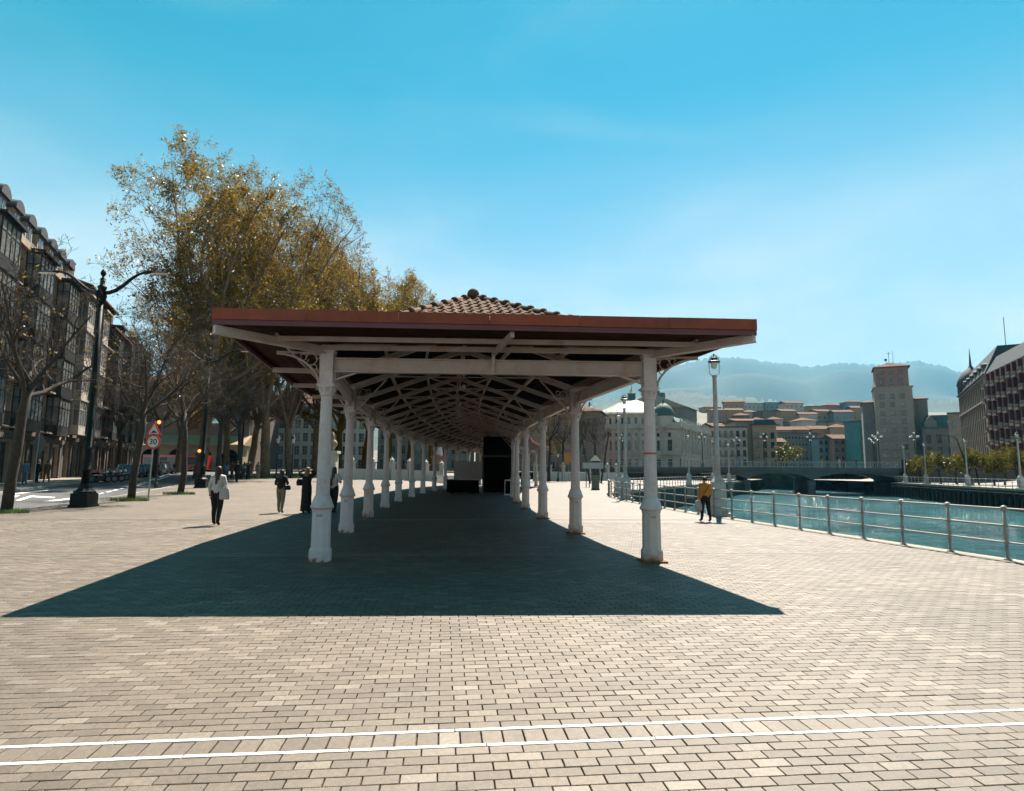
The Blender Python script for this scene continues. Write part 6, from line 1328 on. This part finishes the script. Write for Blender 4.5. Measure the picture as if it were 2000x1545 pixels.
def car(label, loc, rz, col, van=False):
    L, W, H = (4.3, 1.76, 1.46) if not van else (4.6, 1.85, 1.9)
    o = thing('parked_car' if 'parked' in label else 'moving_car', label, 'car', loc, rz, 'cars in the street')
    side = [(-2.1, .32), (-2.15, .55), (-2.05, .78), (-1.95, .92 if not van else 1.0), (1.0, .93), (1.25, .90), (1.95, .74), (2.12, .60), (2.14, .34), (1.75, .24), (-1.8, .24)]
    b_ = MB(); n_ = len(side)
    ring = lambda yy, sx: [(x * sx, yy, z) for x, z in side]
    vs_ = ring(-W / 2 + .12, .985) + ring(-W / 2, 1.0 - .02) + ring(W / 2, .98) + ring(W / 2 - .12, .985)
    vs_ = [(x, y if not (0) else y, z) for x, y, z in vs_]; fs = [tuple(range(n_)), tuple(range(3 * n_, 4 * n_))[::-1]]
    for k in range(3):
        for i in range(n_): fs.append((k * n_ + i, (k + 1) * n_ + i, (k + 1) * n_ + (i + 1) % n_, k * n_ + (i + 1) % n_))
    b_.add(vs_, fs); b_.build('body', PAINT[col], o)
    zb, zr = .92, H; xb0, xb1, xr0, xr1 = (-1.95, 1.05, -1.45, .25) if not van else (-2.05, 1.3, -1.95, .55)
    b_ = MB(); wy, wr = W / 2 - .06, W / 2 - .24; b_.hexa([(xb0, -wy, zb), (xb1, -wy, zb), (xb1, wy, zb), (xb0, wy, zb), (xr0, -wr, zr - .03), (xr1, -wr, zr - .03), (xr1, wr, zr - .03), (xr0, wr, zr - .03)]); b_.build('windows', M['car_glass'], o)
    b_ = MB(); b_.bx(xr0 - .04, -wr - .03, zr - .05, xr1 + .05, wr + .03, zr)
    for x0, x1 in ((xb0, xr0), (xb1, xr1), (-.55, -.5)):
        for s_ in (-1, 1): b_.bar((x0, s_ * (wy + .005), zb), (x1, s_ * (wr + .01), zr - .02), .06, .07)
    b_.build('roof', PAINT[col], o)
    for x in (-1.35, 1.33):
        for s_ in (-1, 1): wheel_parts(o, x, s_ * (W / 2 - .1), .31, .2)
    for s_ in (-1, 1):
        b_ = MB(); b_.bx(2.0, s_ * .62 - .17, .58, 2.13, s_ * .62 + .17, .72); b_.build('headlight', M['headlight'], o)
        b_ = MB(); b_.bx(-2.14, s_ * .7 - .12, .66, -2.03, s_ * .7 + .12, .86); b_.build('tail_light', M['tail'], o)
    b_ = MB(); b_.bx(-2.17, -.26, .45, -2.11, .26, .56); b_.build('number_plate', M['sign_white'], o)
    return o
def street_pt(y, off): x = x_face(y) + off; return (x, y, g(x, y) - .13)
SRZ = math.atan2(math.cos(R(22)), -math.sin(R(22)))
for i, (y, col, van) in enumerate(((66, 'teal', 0), (71.5, 'blue', 0), (77, 'teal', 0), (82.5, 'grey', 0), (88, 'white', 0), (93.5, 'white', 1), (99, 'silver', 0), (104.5, 'black', 0), (110, 'white', 0))):
    car(f'{col} {"van" if van else "car"} parked along the terrace, {ORD[i]} from the camera', street_pt(y, 5.8), SRZ + R(3), col, bool(van))
v = at_d(310, 918, 108); car('white car driving toward the camera in front of the red bus', (v.x, 108, g(v.x, 108) - .13), SRZ + math.pi, 'white')
v = at_d(318, 920, 122); bus = thing('city_bus', 'red city bus with dark windows crossing before the church', 'bus', (v.x - 4, 122, 1.1), R(4))
b_ = MB(); b_.bx(0, 0, .35, 12, 2.5, 1.2); b_.bx(0, 0, 2.65, 12, 2.5, 3.05); b_.bx(0, 0, 1.2, .25, 2.5, 2.65); b_.bx(11.75, 0, 1.2, 12, 2.5, 2.65); b_.build('body', PAINT['red'], bus)
b_ = MB(); b_.bx(.255, .04, 1.202, 11.745, 2.46, 2.648); b_.build('windows', M['car_glass'], bus)
for x in (2.4, 9.4): wheel_parts(bus, x, .15, .48, .3)
for x in (3.2, 7.0): b_ = MB(); b_.bx(x, -.03, .4, x + 1.2, -.003, 2.6); b_.build('door', M['dframe'], bus)
def motorbike(label, loc, rz, col):
    o = thing('motorcycle', label, 'motorcycle', loc, rz, 'motorcycles by the kerb'); wheel_parts(o, -.65, 0, .31, .12); wheel_parts(o, .68, 0, .31, .11)
    b_ = MB(); b_.tube([(.68, .0, .31), (.52, 0, .75), (.40, 0, 1.02)], .035, 6); b_.tube([(.38, -.34, 1.06), (.42, 0, 1.03), (.38, .34, 1.06)], .018, 6); b_.build('fork', M['galv'], o)
    b_ = MB(); b_.lathe([(.03, -.32), (.15, -.2), (.19, 0), (.16, .2), (.05, .34)], 10, (0, 0, 0)); b_.v = [(z + .12, y, .80 + x * .75) for x, y, z in b_.v]; b_.build('tank', PAINT[col], o, True)
    b_ = MB(); b_.hexa([(-.75, -.14, .70), (-.02, -.13, .66), (-.02, .13, .66), (-.75, .14, .70), (-.85, -.11, .86), (-.05, -.12, .80), (-.05, .12, .80), (-.85, .11, .86)]); b_.build('seat', M['black'], o)
    b_ = MB(); b_.bx(-.25, -.15, .25, .3, .15, .62); b_.bar((-.65, .1, .31), (.1, .1, .42), .05, .06); b_.bar((-.7, -.16, .32), (.1, -.16, .30), .08, .08); b_.build('engine', M['black_iron'], o)
    b_ = MB(); b_.ball((.58, 0, .92), .11, 10, 6); b_.build('headlamp', M['headlight'], o, True)
    for s_ in (-1, 1): b_ = MB(); b_.tube([(.4, s_ * .28, 1.05), (.36, s_ * .34, 1.25)], .01, 5); b_.ball((.36, s_ * .35, 1.28), .07, 8, 5, .7); b_.build('mirror', M['black_iron'], o)
    b_ = MB(); b_.bx(-.95, -.17, .78, -.72, .17, 1.08); b_.build('top_box', PAINT[col], o)
for i, (y, col) in enumerate(((53.5, 'red'), (55.0, 'black'), (56.4, 'red'), (57.9, 'grey'), (59.4, 'black'), (60.9, 'black'))):
    motorbike(f'{col} motorcycle parked at the kerb, {ORD[i]} of the row from the camera', street_pt(y + (.3, -.2, .15, .35, -.1, .25)[i], 5.9 + (i * 7 % 5) * .12), SRZ - R(48 + (i * 13 % 7) * 5), col)

# ================================================================== PEOPLE
CL = {k: pm('cloth_' + k, c, .9, .2, 9, .2) for k, c in dict(white=(0.413, 0.39, 0.39), black=(0.0075, 0.0075, 0.009), grey=(0.15, 0.139, 0.112), mustard=(0.345, 0.15, 0.015), jeans=(0.0525, 0.0825, 0.143), brown=(0.12, 0.0525, 0.0225), red=(0.165, 0.015, 0.015), denim=(0.105, 0.15, 0.217), pale=(0.315, 0.3, 0.285)).items()}
CL['skin'] = pm('skin', (.32, .18, .12), .6, .08, 6); CL['hair_dark'] = pm('hair_dark', (.018, .011, .008), .5, .4, 14, .3); CL['hair_brown'] = pm('hair_brown', (.16, .075, .035), .5, .4, 14, .3); CL['tote'] = pm('tote_canvas', (.38, .335, .32), .9, .1, 5)
def seg_d(p, a, b):
    ab = b - a; t = max(0, min(1, (p - a).dot(ab) / max(1e-9, ab.length_squared))); return (p - a - ab * t).length
def body_mesh(J, zones, h):
    """one continuous skin over a joint skeleton; zones give the clothing of each bone"""
    names = list(J); idx = {n: i for i, n in enumerate(names)}
    me = bpy.data.meshes.new('skeleton'); E_ = [(a, b) for a, b, _ in zones]
    me.from_pydata([J[n][0] for n in names], [(idx[a], idx[b]) for a, b in E_], []); o = bpy.data.objects.new('skeleton', me); C.objects.link(o)
    sk = o.modifiers.new('skin', 'SKIN'); sk.use_smooth_shade = True; ss = o.modifiers.new('sub', 'SUBSURF'); ss.levels = ss.render_levels = 2
    for n in names:
        d = me.skin_vertices[0].data[idx[n]]; r = J[n][1]; r = r if hasattr(r, '__len__') else (r, r); ff = 1.0 if n in ('head', 'crown', 'neck') else 1.38; ff = 1.22 if n in ('head', 'crown', 'neck') else ff; d.radius = (r[0] * ff, r[1] * ff); d.use_root = n == 'pelvis'
    bpy.context.view_layer.update(); out = bpy.data.meshes.new_from_object(o.evaluated_get(bpy.context.evaluated_depsgraph_get())); bpy.data.objects.remove(o)
    mats = sorted({z for *_, z in zones}); out.materials.clear()
    for m_ in mats: out.materials.append(CL[m_])
    S = [(Vector(J[a][0]), Vector(J[b][0]), mats.index(z), (sum(J[a][1]) / 2 if hasattr(J[a][1], '__len__') else J[a][1])) for a, b, z in zones]
    for p in out.polygons:
        c = p.center; best = min(S, key=lambda s: seg_d(c, s[0], s[1]) / max(.03, s[3]) ** .5); p.material_index = best[2]; p.use_smooth = True
    return out
def person(label, loc, rz, h, top, legs, shoes='black', hair='hair_dark', hairlen=.35, stride=.16, arms='down', skirt=None, sleeve=True, group=None, jacket=False):
    o = thing('person', label, 'person', loc, rz, group); k = h / 1.68; o.scale = (k,) * 3
    f = stride; tw = .06 if jacket else .0
    J = dict(pelvis=((0, 0, .93), (.135 + tw * .5, .10)), spine=((0, 0, 1.10), (.115 + tw, .088 + tw * .6)), chest=((0, .005, 1.28), (.135 + tw * .7, .095 + tw * .5)), upper=((0, 0, 1.39), (.10, .075)), neck=((0, .005, 1.465), (.045, .047)), head=((0, .015, 1.545), (.064, .075)), crown=((0, .015, 1.625), (.058, .068)),
             hipL=((-.092, 0, .88), .085), hipR=((.092, 0, .88), .085), kneeL=((-.105, f * .55 + .03, .48), .056), kneeR=((.105, -f * .25, .48), .056), calfL=((-.112, f * .70, .33), .050), calfR=((.112, -f * .75, .33), .050), ankL=((-.118, f, .085), .036), ankR=((.118, -f * 1.25, .10), .036), toeL=((-.128, f + .14, .035), (.035, .03)), toeR=((.128, -f * 1.25 + .13, .035), (.035, .03)),
             shL=((-.155, 0, 1.385), .055 + tw * .4), shR=((.155, 0, 1.385), .055 + tw * .4))
    if arms == 'down':
        J.update(elL=((-.215, -.04, 1.13), .042 + tw * .4), elR=((.215, .02, 1.13), .042 + tw * .4), wrL=((-.225, .04, .90), .026 + tw * .2), wrR=((.225, .10, .90), .026 + tw * .2), haL=((-.225, .07, .82), (.016, .034)), haR=((.225, .14, .82), (.016, .034)))
    elif arms == 'head':
        J.update(elL=((-.33, .06, 1.50), .042), elR=((.33, .06, 1.50), .042), wrL=((-.16, .12, 1.58), .027), wrR=((.16, .12, 1.58), .027), haL=((-.10, .13, 1.60), (.03, .018)), haR=((.10, .13, 1.60), (.03, .018)))
    else:
        J.update(elL=((-.24, -.03, 1.14), .042), elR=((.26, -.02, 1.16), .042), wrL=((-.16, .16, 1.08), .027), wrR=((.17, .18, 1.12), .027), haL=((-.11, .21, 1.10), (.03, .018)), haR=((.12, .22, 1.14), (.03, .018)))
    fa = top if sleeve else 'skin'
    Z = [('pelvis', 'spine', top), ('spine', 'chest', top), ('chest', 'upper', top), ('upper', 'neck', 'skin'), ('neck', 'head', 'skin'), ('head', 'crown', 'skin'), ('pelvis', 'hipL', legs), ('pelvis', 'hipR', legs)]
    for s_ in 'LR': Z += [('hip' + s_, 'knee' + s_, legs), ('knee' + s_, 'calf' + s_, legs), ('calf' + s_, 'ank' + s_, legs), ('ank' + s_, 'toe' + s_, shoes), ('upper', 'sh' + s_, top), ('sh' + s_, 'el' + s_, top), ('el' + s_, 'wr' + s_, fa), ('wr' + s_, 'ha' + s_, 'skin')]
    link('body', body_mesh(J, Z, h), o)
    b_ = MB()                                                       # fingers and thumb, ears and nose
    for s_ in 'LR':
        w, hd = Vector(J['wr' + s_][0]), Vector(J['ha' + s_][0]); d = (hd - w).normalized(); sd_ = d.cross(Vector((1, 0, 0)) if arms == 'down' else Vector((0, 0, 1))).normalized()
        for i, ln in enumerate((.062, .075, .07, .055)): q_ = hd + sd_ * (-.024 + .016 * i) + d * .005; b_.tube([q_, q_ + d * ln * .55, q_ + d * ln + Vector((0, .012, -.006))], [.0085, .0078, .006], 5)
        q_ = w + d * .03 - sd_ * .03; b_.tube([q_, q_ + d * .03 - sd_ * .022, q_ + d * .06 - sd_ * .024], [.011, .009, .007], 5)
    b_.tube([(0, .085, 1.585), (0, .115, 1.56), (0, .09, 1.545)], [.008, .014, .01], 6); b_.ball((-.068, .01, 1.565), .02, 6, 5); b_.ball((.068, .01, 1.565), .02, 6, 5)
    b_.build('hands_and_features', CL['skin'], o, True)
    for s_ in (-1, 1): b_ = MB(); b_.ball((s_ * .026, .083, 1.592), .008, 6, 5); b_.build('eye', M['sign_black'], o)
    b_ = MB(); hl = hairlen; prof = [(.02, 1.705), (.06, 1.695), (.088, 1.66), (.098, 1.61), (.098, 1.56), (.10, 1.50), (.105, 1.50 - hl * .4), (.10, 1.50 - hl * .75), (.05, 1.50 - hl)] if hl > .05 else [(.02, 1.70), (.06, 1.692), (.085, 1.66), (.093, 1.61), (.088, 1.565), (.06, 1.53)]
    vs_, fs, n_ = [], [], 16
    for i, (r, z) in enumerate(prof):
        for q_ in range(n_):
            a = 2 * math.pi * q_ / n_; x, y = math.cos(a) * r * .92, math.sin(a) * r; wob = 1 + .06 * math.sin(q_ * 2.3 + i)
            if z < 1.64 and y > .02: y = .02 + (y - .02) * .15           # opens round the face
            if z < 1.47: y = y * .55 - .065                               # hangs down the back
            vs_.append((x * wob, y * wob + .005, z))
    for i in range(len(prof) - 1):
        for q_ in range(n_): fs.append((i * n_ + q_, i * n_ + (q_ + 1) % n_, (i + 1) * n_ + (q_ + 1) % n_, (i + 1) * n_ + q_))
    b_.add(vs_, fs + [tuple(range(n_)), tuple(range((len(prof) - 1) * n_, len(prof) * n_))]); b_.build('hair', CL[hair], o, True)
    if skirt:
        b_ = MB(); pr_ = [(.125, 1.12), (.165, .95), (.175, .80), (.185, .5), (.20, .2), (.205, .09)]; vs_, fs, n_ = [], [], 20
        for i, (r, z) in enumerate(pr_):
            for q_ in range(n_): a = 2 * math.pi * q_ / n_; rr = r * (1 + .05 * i / 5 * math.sin(q_ * 3.1)); vs_.append((math.cos(a) * rr, math.sin(a) * rr * .85, z))
        for i in range(len(pr_) - 1):
            for q_ in range(n_): fs.append((i * n_ + q_, i * n_ + (q_ + 1) % n_, (i + 1) * n_ + (q_ + 1) % n_, (i + 1) * n_ + q_))
        b_.add(vs_, fs); b_.build('skirt', CL[skirt], o, True)
    return o
def bag(label, cat, par, off, size, mat, strap, name='handbag'):
    o = thing(name, label, cat, par.matrix_basis @ Vector(off), par.rotation_euler[2]); o.scale = par.scale; w, d, h = size; b_ = MB()
    n_ = 14; prof = [(.30, 0), (.46, .02), (.52, .25), (.50, .6), (.42, .9), (.36, 1.0)]; vs_, fs = [], []
    for i, (r, z) in enumerate(prof):
        for q_ in range(n_): a = 2 * math.pi * q_ / n_; sx = abs(math.cos(a)) ** .6 * (1 if math.cos(a) > 0 else -1); vs_.append((sx * w * r * (1.05 + .05 * math.sin(q_ + i * 2)), math.sin(a) * d * r * (1.15 - .5 * (z > .8)), z * h))
    for i in range(len(prof) - 1):
        for q_ in range(n_): fs.append((i * n_ + q_, i * n_ + (q_ + 1) % n_, (i + 1) * n_ + (q_ + 1) % n_, (i + 1) * n_ + q_))
    b_.add(vs_, fs + [tuple(range(n_))[::-1], tuple(range((len(prof) - 1) * n_, len(prof) * n_))]); b_.build('bag_body', CL[mat], o, True)
    b_ = MB(); b_.tube([(-w * .35, 0, h)] + [Vector(s_) - Vector(off) for s_ in strap] + [(w * .35, 0, h)], .009, 5); b_.build('strap', CL[mat], o); return o
def pos(px, py): p = gz_at(px, py); return Vector((p.x, p.y, g(p.x, p.y)))
w1 = person('woman with long dark hair in white sweater and black leggings walking away with a tote', pos(421, 1026), R(4), 1.73, 'white', 'black', 'brown', 'hair_dark', .42, .15, 'down')
bag('pale canvas tote bag hanging from the shoulder of the woman in white', 'bag', w1, (.22, -.06, .74), (.28, .14, .34), 'tote', [(-.12, 0, 1.40), (-.10, .03, 1.42)], 'tote_bag')
w2 = person('woman in black top and khaki trousers carrying a white and black handbag', pos(547, 1002), R(-3), 1.62, 'black', 'grey', 'brown', 'hair_dark', .22, .13, 'front')
bag('small black and white handbag on the arm of the woman in khaki trousers', 'bag', w2, (.24, .03, .90), (.24, .14, .17), 'black', [(-.05, 0, 1.15), (-.03, 0, 1.16)])
w3 = person('woman in long black dress with both arms raised to her hair', pos(597, 1003), R(2), 1.72, 'black', 'black', 'black', 'hair_brown', .16, .05, 'head', skirt='black')
bag('black shoulder bag hanging at the elbow of the woman in the long dress', 'bag', w3, (-.25, .0, 1.02), (.26, .14, .24), 'black', [(-.02, .02, 1.48), (.02, .02, 1.48)])
w4 = person('woman in white top and black trousers half hidden behind the front left column', pos(650, 1003), R(-10), 1.74, 'white', 'black', 'black', 'hair_dark', .36, .12, 'front', sleeve=False)
bag('tan leather bag on the back of the woman behind the front left column', 'bag', w4, (-.12, -.18, 1.0), (.22, .14, .28), 'brown', [(-.02, -.06, 1.40), (.08, -.06, 1.40)])
y1 = person('person in mustard yellow jacket and black trousers walking along the railing', pos(1379, 1019), R(14), 1.50, 'mustard', 'black', 'black', 'hair_dark', .02, .10, 'down', jacket=True)
bag('translucent green shopping bag carried by the person in the yellow jacket', 'bag', y1, (-.27, .06, .40), (.26, .18, .40), 'pale', [(.03, .02, .80), (.05, .02, .80)], 'shopping_bag')
b_ = MB(); b_.tube([(-.16, -.14, 1.05), (-.05, -.175, 1.2), (.10, -.13, 1.38)], .012, 5); b_.build('bag_strap', CL['black'], y1)
# people farther away share figures but not clothes
def recolour(o, ms):
    for ch_ in o.children:
        for s_ in ch_.material_slots:
            if s_.material and s_.material.name in ms: m_ = ms[s_.material.name]; s_.link = 'OBJECT'; s_.material = CL[m_]
    return o
base = person('man in black jacket and dark trousers walking away under the plane trees', pos(462, 943), R(-5), 1.76, 'black', 'black', 'black', 'hair_dark', .02, .14, 'down', group='people strolling in the park')
for px, py, rz, h_, src, ms, lb in ((441, 938, 20, 1.66, w2, {'cloth_black': 'denim', 'cloth_grey': 'jeans'}, 'person in light blue jeans and denim top near the black lamp post'), (476, 934, -10, 1.66, w4, {'cloth_white': 'pale', 'cloth_black': 'jeans'}, 'long-haired person in pale top and jeans in the park'), (484, 938, 5, 1.7, w3, {}, 'person in dark dress beyond the strolling man'), (503, 937, 10, 1.7, base, {'cloth_black': 'grey'}, 'person in grey clothes right of the strolling group'), (452, 936, 0, 1.72, base, {'cloth_black': 'brown'}, 'person in dark brown beside the strolling man'), (47, 946, 30, 1.7, base, {'cloth_black': 'denim'}, 'person in denim jacket on the far pavement by the shopfronts'), (71, 944, -20, 1.7, base, {}, 'dark-clothed person behind the grey sign post'), (90, 943, 60, 1.7, base, {'cloth_black': 'brown'}, 'brown-clothed person beside the row of motorcycles'), (584, 926, 90, 1.7, base, {'cloth_black': 'red'}, 'person in red far behind between the plane trees'), (614, 927, 0, 1.7, w4, {}, 'light-topped person far behind the women in black'), (1237, 937, 0, 1.7, base, {'cloth_black': 'red'}, 'person in red far along the quay by the theatre')):
    p = pos(px, py); o = copy_tree(src); o.location = p; o.rotation_euler = (0, 0, R(rz)); o.scale = (h_ / 1.68,) * 3; o['label'] = lb; o['group'] = 'people strolling in the park'; recolour(o, ms)
for i, (t_, ms) in enumerate(((2, {}), (9, {'cloth_black': 'red'}), (12.5, {'cloth_black': 'denim'}), (19, {}), (27, {'cloth_black': 'mustard'}), (30, {'cloth_black': 'pale'}), (32.5, {}))):
    o = copy_tree(base); o.location = BA + bd * t_ + bperp * (.9 + .4 * (i % 3)) + Vector((0, 0, 2.45)); o.rotation_euler = (0, 0, R(90 if i % 2 else -90)); o['label'] = f'tiny pedestrian on the bridge, {ORD[i]} from the theatre end'; o['group'] = 'pedestrians on the bridge'; recolour(o, ms)

# ================================================================== AIR
hm = bpy.data.materials.new('haze'); hm.use_nodes = True; hn, hl_ = hm.node_tree.nodes, hm.node_tree.links; hn.remove(hn['Principled BSDF'])
pvn = hn.new('ShaderNodeVolumePrincipled'); pvn.inputs['Color'].default_value = (.11, .43, .66, 1); pvn.inputs['Density'].default_value = .0001; pvn.inputs['Anisotropy'].default_value = .15
for a_ in ('Density Attribute', 'Color Attribute', 'Temperature Attribute'): pvn.inputs[a_].default_value = ''
hl_.new(pvn.outputs[0], hn['Material Output'].inputs['Volume'])
hz = MB().bx(-5600, -150, -8, 8500, 6600, 960).build('haze', hm); stuff(hz, 'thin blue haze over the river and the hills', 'haze')
